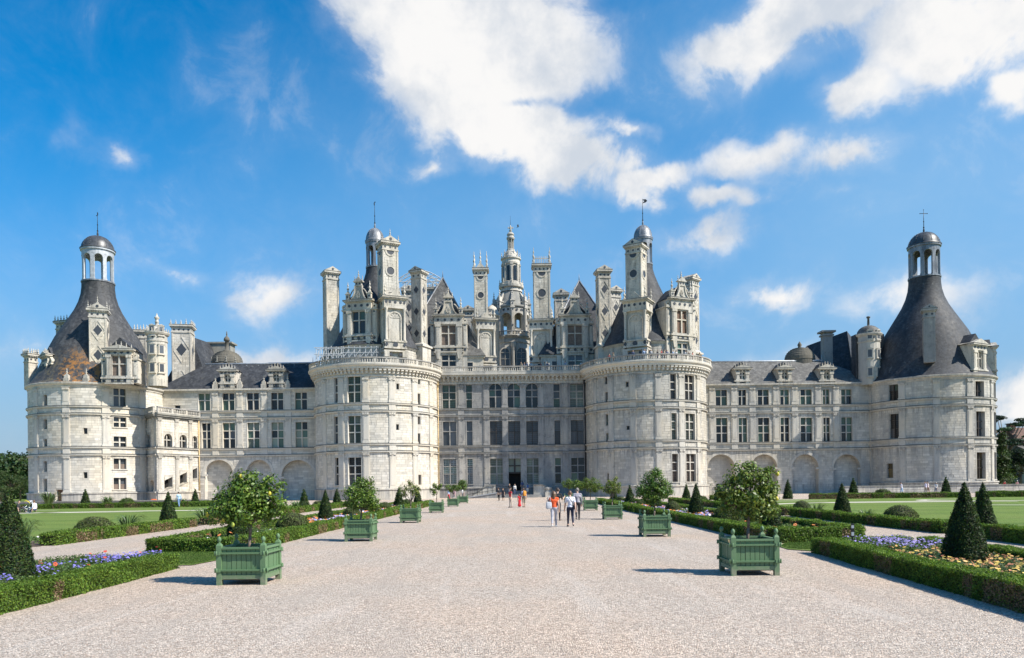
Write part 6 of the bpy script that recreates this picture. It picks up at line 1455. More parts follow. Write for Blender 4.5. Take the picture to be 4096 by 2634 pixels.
domes([(-9.9, 33.3, 1.02, 1.0), (-9.9, 45.6, .8, .9), (-9.9, 57.6, .8, .9), (-9.9, 69.5, .9, .9)], 'from the camera in the bed left of the avenue', 'rounded shrubs of the left bed')
domes([(9.95, 34.3, 1.02, 1.05), (9.95, 45.8, .72, 1.0), (10.0, 57, .8, .85), (10.1, 69, .85, .9)], 'from the camera in the bed right of the avenue', 'rounded shrubs of the right bed')
domes([(-17.5, 31.0, 1.15, 1.0), (-17.6, 43.6, .9, 1.05), (-17.5, 55.5, .9, .9), (-17.5, 67, .9, .9)], 'from the camera on the left lawn edge', 'rounded shrubs of the left lawn edge')
domes([(17.2, 32.8, 1.05, 1.0), (17.3, 44.2, .8, .95), (17.3, 56, .8, .9), (17.3, 67.5, .85, .9)], 'from the camera on the right lawn edge', 'rounded shrubs of the right lawn edge')
topiary('round_bush', 'flat clipped round shrub on the far left lawn edge below the shuttered windows', 'shrub', (-43.5, 83.5, 0), 'dome_far', (1.3, 1.2, 1.25)); topiary('round_bush', 'wide clipped round shrub on the far right lawn edge before the low wall', 'shrub', (41.5, 82.8, 0), 'dome_far', (1.35, 1.2, 1.2))

# ================================================================ GRASSY CLUMPS
def clump(label, loc, h, r, n, w=.05, col=(0.07, 0.12, 0.03), name='leafy_clump', cat='plant'):
    mb = MB(); x0, y0 = loc
    root = thing(name, label, cat, (x0, y0, 0), 'strap-leaved clumps')
    for i in range(n):
        a = random.uniform(0, 2*PI); b = random.uniform(.15, 1.0); hh = h*random.uniform(.6, 1.1); R = r*b
        px_, py_ = x0+.12*math.cos(a), y0+.12*math.sin(a); ca, sa = math.cos(a), math.sin(a); k = 4; pts = []
        for j in range(k+1):
            t = j/k; rr = R*t**1.15; z = hh*(math.sin(t*PI*.62*(0.75+.45*b)))
            ww = w*(1-t*.92); pts += [(px_+ca*rr-sa*ww, py_+sa*rr+ca*ww, z), (px_+ca*rr+sa*ww, py_+sa*rr-ca*ww, z+.005)]
        mb.add(pts, [(2*j, 2*j+1, 2*j+3, 2*j+2) for j in range(k)], tone=random.random())
    nm = 'blade_%d' % len(bpy.data.materials)
    mb.build('blades', 'blade_green', root, (x0, y0, 0), 'stuff'); return root
def blade(t, b):
    a = t.new('ShaderNodeAttribute', attribute_name='tone').outputs['Fac']; t.l.new(t.mix(a, (0.045, 0.095, 0.022), (0.13, 0.195, 0.05)), b.inputs['Base Color']); b.inputs['Roughness'].default_value = .45
mat('blade_green', fn=blade)
clump('tall strap-leaved clump at the near end of the left lawn hedge', (-16.9, 25.4), .95, .75, 130, .025); clump('strap-leaved clump beside the broad shrub on the left lawn edge', (-17.5, 33.6), .8, .9, 110, .028)
clump('arching strap-leaved clump right of the yew cone on the left lawn edge', (-17.2, 41.4), .85, 1.1, 130, .03)
clump('big yucca-like clump at the foot of the left corner tower', (-53.0, 84.5), 1.7, 2.0, 90, .09); clump('smaller yucca-like clump right of the far left yew cone', (-46.0, 84.0), 1.2, 1.5, 80, .08)
clump('low leafy clump left of the man in pale blue', (-38.5, 86.0), .9, 1.3, 70, .08); clump('thin grass clump on the right lawn edge behind the hedge', (17.1, 41.5), .7, .6, 80, .02); clump('sparse reddish-leaved clump on the right lawn edge', (17.0, 35.6), .55, .7, 70, .03)
clump('leafy clump by the far yew cone left of the avenue', (-17.2, 59), .9, 1.0, 70, .05); clump('low leafy clump in the right bed beside a yew cone', (10.3, 42.8), .5, .8, 80, .03)

# ================================================================ FLOWER BEDS
def inpoly(n, x0, x1, y0, y1): return x0+(x1-x0)*rng.random(n), y0+(y1-y0)*rng.random(n)
def flower_bed(label, x0, x1, y0, y1, h, kinds, dens=900, fsz=.05, lsz=.05, nfl=120, lcol=(0.075, 0.125, 0.038), cat='flowers', big=False):
    cx, cy = (x0+x1)/2, (y0+y1)/2
    root = thing('flower_bed', label, cat, (cx, cy, 0)); A = abs((x1-x0)*(y1-y0)); n = int(A*dens)
    X, Y = inpoly(n, x0, x1, y0, y1); hm = h*(.55+.5*vnoise(X*2.3+vnoise(Y*1.7, 3)*4, 2)); Z = hm*np.sqrt(rng.random(n))
    leaves('leaves', np.stack([X, Y, Z], 1), np.stack([np.zeros(n), np.zeros(n)-.3, np.ones(n)], 1), lsz*rng.uniform(.6, 1.3, n), tints(n, lcol, .35, (0.12, 0.16, 0.06), .2), root, origin=(cx, cy, 0), jitter=.8)
    for nm, col, share, size, lift in kinds:
        m = int(A*nfl*share); X, Y = inpoly(m, x0, x1, y0, y1)
        k = vnoise(X*1.9+vnoise(Y*1.3, 11)*5+sum(map(ord, nm)) % 97, 7) > (.30 if share > .5 else .45); X, Y = X[k], Y[k]; m = len(X)
        if m == 0: continue
        hm = h*(.55+.5*vnoise(X*2.3+vnoise(Y*1.7, 3)*4, 2)); Z = hm*rng.uniform(.85, 1.12, m)+lift
        # each bloom: six short petals round a centre
        P6 = 5; a = (np.arange(P6)/P6*2*PI)[None, :]+rng.random((m, 1))*6.28
        tilt = rng.normal(0, .35, (m, 2)); s = size*rng.uniform(.75, 1.2, (m, 1))
        C = np.stack([X[:, None]+np.cos(a)*s*.32, Y[:, None]+np.sin(a)*s*.32, Z[:, None]+np.cos(a)*s*.32*tilt[:, :1]+np.sin(a)*s*.32*tilt[:, 1:]], 2).reshape(-1, 3)
        N = np.repeat(np.stack([-tilt[:, 0], -tilt[:, 1]-.25, np.ones(m)], 1), P6, 0)
        cc = np.repeat(tints(m, col, .18), P6, 0)
        leaves(nm, C, N, np.repeat(s.ravel()*.62, P6), cc, root, 'petal', (cx, cy, 0), jitter=.12, aspect=.9, fold=False)
        # stems
        st = MB()
        if big:
            for q in range(0, m): st.tube((X[q], Y[q], Z[q]-.28), (X[q], Y[q], Z[q]), .006, n=3)
            st.build('stems', 'blade_green', root, (cx, cy, 0), 'stuff')
    return root
BLUE = (0.19, 0.165, 0.50); YEL = (0.60, 0.42, 0.09); ORA = (0.62, 0.22, 0.06); WHT = (0.62, 0.60, 0.55); RUST = (0.42, 0.17, 0.075)
flower_bed('dense bed of violet-blue cranesbill behind the left foreground hedge', -11.0, -8.6, 9.5, 18.3, .40, [('blue_blooms', BLUE, 1.0, .042, .03), ('red_blooms', (.5, .07, .03), .012, .07, .12)], 2600, nfl=230, lsz=.05)
flower_bed('patch of violet-blue flowers at the tip of the right foreground bed', 8.9, 10.6, 17.6, 20.0, .42, [('blue_blooms', (.27, .22, .52), 1.0, .042, .05)], 2000, nfl=130, lsz=.05)
flower_bed('bed of flat yellow and rust yarrow heads behind the right foreground hedge', 8.3, 10.7, 10.0, 17.6, .34, [('yellow_blooms', YEL, .5, .062, .06), ('rust_blooms', RUST, .8, .06, .03), ('orange_blooms', (.6, .34, .12), .3, .06, .05)], 2200, nfl=46, lsz=.055, lcol=(0.07, 0.11, 0.05), big=True)
for i, (y0, y1) in enumerate(((24.2, 31.5), (35.2, 44), (47, 56), (59, 68))):
    k = ('nearest', 'second', 'third', 'farthest')[i]
    kl = [('orange_blooms', ORA, .3, .13, .05), ('blue_blooms', (.33, .30, .55), .7, .12, .02), ('white_blooms', WHT, .25, .1, .03)]
    flower_bed('%s mixed flower patch in the long bed left of the avenue' % k, -11.0, -8.75, y0, y1, .32, kl if i else [('orange_blooms', ORA, .18, .11, .08), ('white_blooms', WHT, .08, .08, .03)], 260, nfl=30 if i else 8, lsz=.10)
    flower_bed('%s mixed flower patch in the long bed right of the avenue' % k, 8.9, 11.3+.2*i, y0+.8, y1+.6, .32, kl if i else [('orange_blooms', ORA, .12, .11, .08)], 260, nfl=30 if i else 8, lsz=.10)
for s, x0, x1 in ((-1, -18.3, -17.0), (1, 16.4, 17.7)):
    flower_bed('sparse border planting at the edge of the %s lawn' % ('left' if s < 0 else 'right'), x0, x1, 27, 76, .30, [('red_blooms', (.35, .06, .03), .1, .1, .05), ('white_blooms', WHT, .15, .09, .05)], 130, nfl=6, lsz=.11, cat='plants')
# short turf along the lawn tips that stand nearest
def turf(label, pts, n, h):
    x0, x1 = min(p[0] for p in pts), max(p[0] for p in pts); y0, y1 = min(p[1] for p in pts), max(p[1] for p in pts)
    X, Y = inpoly(n, x0, x1, y0, y1); m = len(pts); ok = np.zeros(n, bool)
    for i in range(m):
        xa, ya = pts[i]; xb, yb = pts[(i+1) % m]
        c = ((ya > Y) != (yb > Y)) & (X < (xb-xa)*(Y-ya)/((yb-ya) if abs(yb-ya) > 1e-9 else 1e-9)+xa); ok ^= c
    X, Y = X[ok], Y[ok]; n = len(X)
    o = leaves('grass', np.stack([X, Y, np.full(n, .02+h*.5)], 1), np.stack([rng.normal(0, 1, n), rng.normal(0, 1, n), np.full(n, .25)], 1), h*rng.uniform(.7, 1.6, n), tints(n, (0.060, 0.110, 0.022), .3), None, origin=(pts[0][0], pts[0][1], 0), jitter=.2, aspect=.22, fold=False)
    tag(o, label, 'grass')
turf('short turf on the grass strip between the two left flower beds', [(-11.2, 19.0), (-8.2, 19.0), (-8.05, 20.5), (-8.25, 22.7), (-11.2, 22.9)], 22000, .03)
turf('short turf on the rounded grass tip behind the right planter', [(8.7, 20.7), (11.2, 20.7), (11.2, 24.0), (8.7, 23.4), (8.05, 22.3), (7.95, 21.3)], 20000, .03)
# ================================================================ PLANTERS
def planter_proto():
    root = bpy.data.objects.new('planter_box', None); COL.objects.link(root); g = 'green_paint'
    s = .5; pw = .052; z0, z1 = .0, .80
    plank = None
    for k in range(4):      # four framed sides of boards
        f = XF((0, 0, 0), k*PI/2)
        for i in range(8):
            x0 = -s+2*pw+.004+(2*s-4*pw)*i/8; x1 = x0+(2*s-4*pw)/8-.010; mb = MB(); b = .003
            d = random.uniform(-.003, .003)
            mb.prism([(x0+b, .14), (x1-b, .14), (x1, .145), (x1, .735), (x0, .735), (x0, .145)], -s+.035+d, -s+.06, f); mb.build('plank', g, root)
        for nm, za, zb, d in (('bottom_rail', .11, .20, .012), ('top_rail', .725, .765, .006)):
            mb = MB(); 
            if nm == 'bottom_rail': mb.prism([(-s+2*pw-.01, .105), (-s+2*pw+.04, .12), (s-2*pw-.04, .12), (s-2*pw+.01, .105), (s-2*pw+.01, .2), (-s+2*pw-.01, .2)], -s+.012, -s+.06, f)
            else: mb.box(-s+2*pw-.01, s-2*pw+.01, -s+.006, -s+.075, za, zb, f)
            mb.build(nm, g, root)
        for zc in (.30, .645):
            mb = MB(); mb.box(-s+.03, s-.03, -s-.016, -s+.034, zc-.017, zc+.017, f); b = mb.build('iron_bar', g, root)
            for e in (-1, 1):
                hm = MB(); hm.box(e*(s-.06)-.028, e*(s-.06)+.028, -s-.034, -s+.0, zc-.032, zc+.032, f); hm.lathe([(.012, zc-.046), (.017, zc-.042), (.017, zc+.042), (.012, zc+.046)], XF(f(e*(s-.02), -s-.03, 0)), n=8); hm.build('hinge', g, b)
    for sx in (-1, 1):
        for sy in (-1, 1):
            cx, cy = sx*(s-pw), sy*(s-pw); mb = MB(); mb.box(cx-pw, cx+pw, cy-pw, cy+pw, 0, .80); mb.taper(cx-pw, cx+pw, cy-pw, cy+pw, .80, .845, .55); p = mb.build('post', g, root)
            fm = MB(); fm.lathe([(.024, .84), (.028, .852), (.018, .864), (.028, .878), (.041, .905), (.042, .930), (.032, .962), (.014, .98), (.004, .986)], XF((cx, cy, 0)), n=14); fm.build('ball_finial', g, p)
    mb = MB(); mb.box(-s+.06, s-.06, -s+.06, s-.06, .10, .66); mb.build('earth', 'soil', root)
    return root
PROTO = planter_proto()
LP = [(-5.49, 15.43), (-5.53, 27.0), (-5.52, 40.1), (-5.57, 54.4), (-5.6, 70.0), (-5.48, 83.0)]
RPp = [(5.06, 15.9), (5.28, 27.5), (5.55, 41.1), (5.87, 55.5), (6.05, 69.0), (6.3, 82.5)]
NTH = ('nearest', 'second nearest', 'third', 'fourth', 'fifth', 'farthest')
first = True; PL = []
for side, row in (('left', LP), ('right', RPp)):
    for i, (x, y) in enumerate(row):
        o = PROTO if first else copy_tree(PROTO); first = False
        o.location = (x, y, 0); o.rotation_euler.z = random.uniform(-.02, .02)+(0.0 if side == 'left' else -.012)
        tag(o, '%s green wooden planter box in the %s row along the avenue' % (NTH[i], side), 'planter', 'green planter boxes along the avenue')
        PL.append((side, i, x, y))
mb = MB(); mb.box(5.06-.502-.006, 5.06-.498, 15.5, 15.64, .69, .75); o = mb.build('name_plate', 'brass'); tag(o, 'small brass plate on the nearest right planter box', 'plate')

# ================================================================ CITRUS TREES
LEAFC = (0.086, 0.155, 0.026)
def citrus(label, x, y, z0, trunk, blobs, nleaf, lsz, seed, fruit=0, col=LEAFC, alt=(0.165, 0.235, 0.04), pa=.30, limbs=7, group='citrus trees in planters', gr='lemon', zs=1.0):
    """blobs: (dx, dy, z, r) leaf masses of the crown"""
    r = random.Random(seed); g = np.random.default_rng(seed); blobs = [(a, b, trunk+(c-trunk)*zs, e*(1+.25*(zs-1))) for a, b, c, e in blobs]
    root = thing('citrus_tree', label, 'tree', (x, y, z0), group); mb = MB()
    fork = (x+.03, y, trunk); mb.tube((x-.02, y, z0-.05), (x+.01, y, (z0+trunk)/2), .036, .031, 8); mb.tube((x+.01, y, (z0+trunk)/2), fork, .031, .03, 8)
    for dx, dy, z, R in blobs:
        m = ((fork[0]+x+dx)/2+r.uniform(-.05, .05), (fork[1]+y+dy)/2, (fork[2]+z)/2+.05*r.uniform(-1, 1)); mb.tube(fork, m, .022, .016, 6); mb.tube(m, (x+dx, y+dy, z), .016, .007, 6)
        for k in range(4):
            q = (x+dx+r.uniform(-1, 1)*R*.8, y+dy+r.uniform(-1, 1)*R*.8, z+r.uniform(-.5, .9)*R); mb.tube(m if k % 2 else (x+dx, y+dy, z), q, .009, .003, 5)
    mb.build('trunk', 'bark', root)
    C, N = [], []
    tot = sum(b[3]**2 for b in blobs)
    for dx, dy, z, R in blobs:
        n = int(nleaf*R*R/tot); nt = max(6, n//14)      # leaves gather in shoots
        d = g.normal(0, 1, (nt, 3)); d = unit(d); rad = R*(.45+.60*g.random((nt, 1))**.6); S = np.array([x+dx, y+dy, z])+d*rad*np.array([1, 1, .85])
        idx = g.integers(0, nt, n); off = g.normal(0, R*.13+.02, (n, 3))
        C.append(S[idx]+off); N.append(d[idx]*.8+unit(off)*.5+np.array([0, 0, .45]))
    C = np.concatenate(C); N = np.concatenate(N); n = len(C)
    leaves('crown', C, N, lsz*g.uniform(.65, 1.25, n), tints(n, col, .32, alt, pa), root, 'gloss_leaf', (x, y, z0), droop=.6, jitter=.55, aspect=.52)
    for k in range(fruit):
        dx, dy, z, R = r.choice(blobs); a = r.uniform(-2.6, .4); p = (x+dx+R*.95*math.cos(a), y+dy+R*.8*math.sin(a)-.05, z+r.uniform(-.9, .25)*R)
        fm = MB(); fm.lathe([(.004, -.05), (.016, -.04), (.031, -.022), (.036, 0), (.031, .025), (.016, .041), (.006, .05)], XF(p), n=10); fm.build('lemon', gr if r.random() < .75 else 'green_lemon', root)
X, Y = LP[0]
citrus('broad lemon tree with yellow fruit in the nearest left planter', X, Y, .66, 1.22, [(-.52, -.05, 1.42, .30), (-.30, .05, 1.66, .32), (0, 0, 1.72, .36), (.05, -.15, 1.42, .32), (-.1, .1, 1.95, .22), (.34, .05, 1.62, .28), (.48, 0, 1.86, .20), (.58, 0, 1.48, .22), (-.18, -.2, 1.42, .28), (.28, .1, 1.38, .24), (-.62, .1, 1.58, .16)], 7600, .080, 11, 9, zs=1.27)
X, Y = RPp[0]
citrus('tall loose lemon tree in the nearest right planter', X, Y, .66, 1.28, [(-.40, 0, 1.80, .27), (-.10, 0, 2.08, .30), (.28, 0, 1.98, .28), (0, -.1, 1.70, .32), (.36, 0, 1.62, .26), (-.44, 0, 1.50, .22), (-.10, .1, 1.42, .28), (.22, 0, 1.34, .26), (.52, 0, 2.16, .13), (.48, .05, 1.84, .18), (.05, 0, 2.34, .13), (-.58, 0, 1.62, .14), (.50, 0, 1.36, .16)], 6000, .080, 12, 4, (0.095, 0.150, 0.030), (0.20, 0.24, 0.05), .3)
X, Y = LP[1]
citrus('bushy dark citrus tree in the second left planter', X, Y, .66, 1.15, [(-.25, 0, 1.55, .33), (.18, 0, 1.55, .35), (0, 0, 1.35, .32), (-.35, 0, 1.32, .24), (.4, 0, 1.32, .26), (0, 0, 1.78, .24), (.34, 0, 1.86, .14), (.5, 0, 1.2, .2)], 5600, .08, 13, zs=1.45)
X, Y = RPp[1]
citrus('round dense citrus tree in the second right planter', X, Y, .66, 1.25, [(0, 0, 1.98, .38), (-.3, 0, 1.72, .33), (.32, 0, 1.70, .34), (0, -.1, 1.55, .36), (-.42, 0, 1.48, .22), (.5, 0, 1.55, .2), (.1, 0, 2.25, .18), (-.12, .1, 1.38, .25)], 6000, .08, 14, 0, (0.062, 0.128, 0.024), (0.13, 0.20, 0.035), zs=1.12)
X, Y = LP[2]
citrus('thin yellowish citrus tree with open fork in the third left planter', X, Y, .66, 1.12, [(-.40, 0, 1.62, .2), (-.36, 0, 1.38, .17), (.14, 0, 1.62, .24), (.25, 0, 1.45, .2), (.05, 0, 1.82, .15), (.38, 0, 1.6, .15)], 1100, .09, 15, 0, (0.12, 0.16, 0.04), (0.24, 0.26, 0.08), zs=1.45)
X, Y = RPp[2]
citrus('small yellow-green citrus tree in the third right planter', X, Y, .66, 1.2, [(-.18, 0, 1.82, .25), (.22, 0, 1.84, .26), (0, 0, 1.6, .26), (-.3, 0, 1.55, .18), (.3, 0, 1.55, .2), (.2, 0, 2.1, .1)], 1500, .09, 16, 0, (0.115, 0.16, 0.035), (0.22, 0.26, 0.06), zs=1.2)
X, Y = LP[3]
citrus('slender citrus tree leaning over the fourth left planter', X, Y, .66, 1.3, [(-.1, 0, 2.0, .22), (.15, 0, 1.82, .2), (-.3, 0, 1.62, .22), (-.15, 0, 1.42, .18), (.25, 0, 2.0, .16)], 1000, .10, 17, 0, (0.09, 0.14, 0.03))
X, Y = LP[4]
citrus('spreading two-headed citrus tree in the fifth left planter', X, Y, .66, 1.15, [(-.45, 0, 1.85, .32), (-.15, 0, 1.62, .3), (.35, 0, 1.75, .36), (.6, 0, 1.85, .24), (.1, 0, 1.9, .2)], 1700, .10, 18, 0, (0.06, 0.115, 0.022))
X, Y = LP[5]
citrus('round-headed citrus tree in the farthest left planter', X, Y, .66, 1.5, [(0, 0, 2.25, .5), (.05, 0, 1.85, .42), (-.2, 0, 2.3, .35)], 1700, .11, 19, 0, (0.055, 0.11, 0.02))
X, Y = RPp[3]
citrus('wide spreading citrus tree in the fourth right planter', X, Y, .66, 1.35, [(-.62, 0, 1.82, .34), (-.25, 0, 2.0, .42), (.3, 0, 1.98, .44), (.68, 0, 1.72, .32), (0, 0, 1.68, .4), (-.3, 0, 2.25, .18), (.2, 0, 2.3, .18), (.4, 0, 1.55, .25)], 3600, .09, 20, 0, (0.085, 0.14, 0.026), (0.17, 0.22, 0.04), .35)
X, Y = RPp[4]
citrus('citrus tree half hidden in the fifth right planter', X, Y, .66, 1.3, [(-.2, 0, 1.85, .35), (.25, 0, 1.85, .35), (0, 0, 2.1, .3)], 1300, .11, 21, 0, (0.06, 0.115, 0.022))
X, Y = RPp[5]
citrus('yellow-green citrus tree in the farthest right planter', X, Y, .66, 1.4, [(-.35, 0, 2.0, .42), (.3, 0, 2.0, .42), (0, 0, 2.3, .32), (0, 0, 1.75, .3)], 1700, .11, 22, 0, (0.10, 0.155, 0.03))

# ================================================================ TREES BEYOND THE WALLS
TREE_M = {}
def tree_mesh(key, H, R, n, sz, base, alt, seed, shape='oak'):
    g = np.random.default_rng(seed); mb = MB(); mb.tube((0, 0, 0), (.1, 0, H*.45), R*.08, R*.05, 8)
    blobs = []
    for i in range(22):
        a = g.random()*6.28; t = g.random(); 
        if shape == 'oak': z = H*(.30+.62*t); rr = R*math.sin(PI*min(1, .25+.72*t))*.75*g.random()**.5; br = R*(.25+.2*g.random())
        elif shape == 'cedar': z = H*(.45+.5*t); rr = R*(1.1-.6*t)*g.random()**.4; br = R*.22
        else: z = H*(.12+.8*t); rr = R*.35*(1-t*.8)*g.random(); br = R*(.55-.4*t)
        p = (rr*math.cos(a), rr*math.sin(a), z); blobs.append((*p, br)); mb.tube((.05, 0, H*min(.42, z/H*.7)), p, R*.03, R*.008, 5)
    o = mb.build('trunk', 'bark', None, (0, 0, 0)); tm = o.data; bpy.data.objects.remove(o)
    C, N = [], []
    for bx, by, bz, br in blobs:
        k = int(n/len(blobs)); d = unit(g.normal(0, 1, (k, 3))); r = br*(.55+.5*g.random((k, 1))); sq = np.array([1, 1, .8 if shape != 'cedar' else .28])
        C.append(np.array([bx, by, bz])+d*r*sq); N.append(d+np.array([0, 0, .4]))
    C = np.concatenate(C); N = np.concatenate(N); m = len(C); cl = np.repeat(1+g.normal(0, .2, (len(blobs), 1)), int(n/len(blobs)), 0)
    o = leaves('crown', C, N, sz*g.uniform(.6, 1.3, m), np.clip(tints(m, base, .3, alt, .2)*cl, .004, .5), None, jitter=.5, aspect=.7); cm = o.data; bpy.data.objects.remove(o)
    TREE_M[key] = (tm, cm)
def tree(label, key, loc, s=1.0, group=None, name='tree'):
    root = thing(name, label, 'tree', loc, group); tm, cm = TREE_M[key]
    for nm, me, kd in (('trunk', tm, None), ('crown', cm, 'stuff')):
        o = bpy.data.objects.new(nm, me); COL.objects.link(o); o.parent = root
        if kd: o['kind'] = kd
    root.scale = (s, s, s*random.uniform(.92, 1.08)); root.rotation_euler.z = random.uniform(0, 6.28); return root
tree_mesh('oak', 11, 4.6, 5200, .34, (0.035, 0.062, 0.020), (0.06, 0.09, 0.03), 1); tree_mesh('oak2', 9.5, 4.2, 4600, .34, (0.045, 0.075, 0.026), (0.075, 0.10, 0.035), 2)
tree_mesh('cedar', 14, 5.0, 5200, .30, (0.030, 0.055, 0.034), (0.05, 0.07, 0.045), 3, 'cedar'); tree_mesh('dark', 8, 3.6, 5200, .30, (0.020, 0.036, 0.018), (0.035, 0.055, 0.025), 4); tree_mesh('column', 9, 2.6, 4200, .28, (0.045, 0.075, 0.022), (0.07, 0.105, 0.03), 5, 'column')
tree_mesh('shrub', 2.4, 1.6, 2200, .18, (0.05, 0.08, 0.03), (0.16, 0.15, 0.10), 6)
WHERE = ('leftmost', 'second from left', 'third from left', 'fourth from left', 'fifth from left', 'sixth from left', 'seventh from left', 'eighth from left')
# wood beyond the left tower: a row of trees one can tell apart, then the mass behind
for i in range(7):
    tree('%s tree of the front row at the wood beyond the left corner tower' % WHERE[i], 'oak2' if i % 2 else 'oak', ((-.715+i*.0125)*(150+(i % 3)*9), 150+(i % 3)*9, 0), random.uniform(.50, .62), 'front row of the wood')
mw = MB()
o = []
g_ = np.random.default_rng(5); Cs, Ns = [], []
for i in range(120):
    cx, cy = -172+g_.random()*60, 188+g_.random()*40; hz = 6.0+g_.random()*2.4+(cy-188)*.05; R = 3.5+g_.random()*1.5
    d = unit(g_.normal(0, 1, (260, 3))); d[:, 2] = np.abs(d[:, 2]); Cs.append(np.array([cx, cy, hz-R*.3])+d*R*np.array([1, 1, 1.1])*(.7+.35*g_.random((260, 1)))); Ns.append(d)
    k = 60; Cs.append(np.stack([cx+g_.normal(0, R*.6, k), cy-R*.5+g_.normal(0, .6, k), g_.random(k)*hz], 1)); Ns.append(np.tile([0, -1, .3], (k, 1)))
Cs = np.concatenate(Cs); Ns = np.concatenate(Ns)
wood = leaves('far_wood', Cs, Ns, .75*g_.uniform(.6, 1.3, len(Cs)), tints(len(Cs), (0.034, 0.062, 0.024), .3, (0.06, 0.09, 0.03), .2), None, origin=(-150, 200, 0), jitter=.5, aspect=.7); tag(wood, 'far dark wood behind the trees at the left edge', 'wood')
for i, (x, y, s) in enumerate(((-77.5, 112, .8), (-80.5, 116, .9), (-83.5, 112, .75), (-87, 118, .9))):
    tree('%s pale flowering shrub beyond the left corner tower' % WHERE[i], 'shrub', (x, y, 0), s, 'flowering shrubs beyond the left tower', 'flowering_shrub')
tree('wide dark cedar with flat branches above the tiled roof at the right edge', 'cedar', (99, 148, 0), 1.14, None, 'cedar_tree')
tree('tall mid-green tree right beside the right corner tower', 'column', (85.5, 129, 0), 1.28); tree('broad dark round tree below the tiled roof at the right edge', 'dark', (91.5, 133, 0), .98); tree('dark tree cut by the right frame edge', 'dark', (98, 134, 0), .8); tree('mid-green tree behind the broad dark tree on the right', 'oak', (94, 140, 0), .62)
for i, (x, y, s) in enumerate(((82.6, 124, .8), (84.2, 119, .7), (90.5, 121, .9), (94, 124, 1.0), (91, 116.5, .75))):
    tree('%s low shrub on the slope beyond the right corner tower' % WHERE[i], 'shrub', (x, y, 0), s, 'shrubs beyond the right tower', 'low_shrub')
# tiled house at the right edge
def at_full(x, y, Y): return P(x, y, Y)
hx, hz = P(4040, 1722, 150); hx2, hz2 = P(4062, 1772, 146)
HS = thing('stone_house', 'stone house with a brown tiled roof behind trees at the right edge', 'house', (hx+8, 150, 0))
mb = MB(); mb.box(hx, hx+22, 146, 156, 0, hz2); mb.build('wall', 'limestone_dark', HS)
mb = MB(); mb.add([(hx-.6, 145.4, hz2-.1), (hx+22.6, 145.4, hz2-.1), (hx+22.6, 156.6, hz2-.1), (hx-.6, 156.6, hz2-.1), (hx-.6, 151, hz+.6), (hx+22.6, 151, hz+.6)], [(0, 1, 5, 4), (2, 3, 4, 5), (3, 0, 4), (1, 2, 5)]); rf = mb.build('roof', 'roof_tiles', HS)
mb = MB(); mb.box(hx+.3, hx+1.5, 150.4, 151.6, hz-.8, hz+1.3); mb.box(hx+.15, hx+1.65, 150.3, 151.8, hz+1.3, hz+1.45); mb.build('chimney', 'roof_tiles', rf)
for i in range(3): mb = MB(); mb.box(hx+3+i*5.5, hx+4.2+i*5.5, 145.9, 146.05, 2.2, 4.2); mb.build('window', 'glass_dark', HS)
# outhouse roof in front of the house
mb = MB(); mb.box(hx-1.5, hx+20, 141, 145, 0, hz2-2.2); oh = mb.build('outhouse', 'limestone_grey'); tag(oh, 'low pale stone outhouse before the tiled house', 'outhouse')
mb = MB(); mb.add([(hx-2, 140.5, hz2-2.25), (hx+20.5, 140.5, hz2-2.25), (hx+20.5, 145.3, hz2-.6), (hx-2, 145.3, hz2-.6)], [(0, 1, 2, 3)]); mb.build('roof', 'slate_pale', oh)
# plant label stake in the right bed
SX, SY = 9.0, 19.6
sg = thing('plant_label', 'small dark plant label on a stake at the tip of the right foreground bed', 'sign', (SX, SY, 0))
mb = MB(); mb.box(SX-.015, SX+.015, SY-.012, SY+.012, 0, .62); mb.build('stake', 'iron', sg)
mb = MB(); mb.box(SX-.045, SX+.045, SY-.03, SY-.013, .46, .82); bd = mb.build('board', 'iron', sg)
mb = MB(); mb.box(SX-.035, SX+.035, SY-.034, SY-.031, .50, .60); mb.box(SX-.035, SX+.035, SY-.034, SY-.031, .70, .78); mb.build('lettering', 'lead_pale', bd)
# pigeon in the sky beside the lantern
bx, bz = P(2072, 909, 118); B_ = MB()
B_.lathe([(.01, -.17), (.05, -.10), (.075, 0), (.06, .09), (.035, .14), (.04, .18), (.01, .22)], lambda x, y, z: (bx+z*.8, 118+y, bz+x*.9+z*.35), n=8)
for s in (-1, 1): B_.add([(bx+.08, 118, bz+.06), (bx-.08, 118, bz+.02), (bx-.16, 118+s*.22, bz+.24), (bx+.02, 118+s*.34, bz+.34), (bx+.1, 118+s*.2, bz+.2)], [(0, 1, 2, 3, 4)])
B_.add([(bx-.12, 118-.04, bz-.05), (bx-.12, 118+.04, bz-.05), (bx-.3, 118+.09, bz-.14), (bx-.3, 118-.09, bz-.14)], [(0, 1, 2, 3)])
b = B_.build('pigeon', 'lead_dark'); tag(b, 'dark pigeon in flight just right of the lantern spire', 'bird')
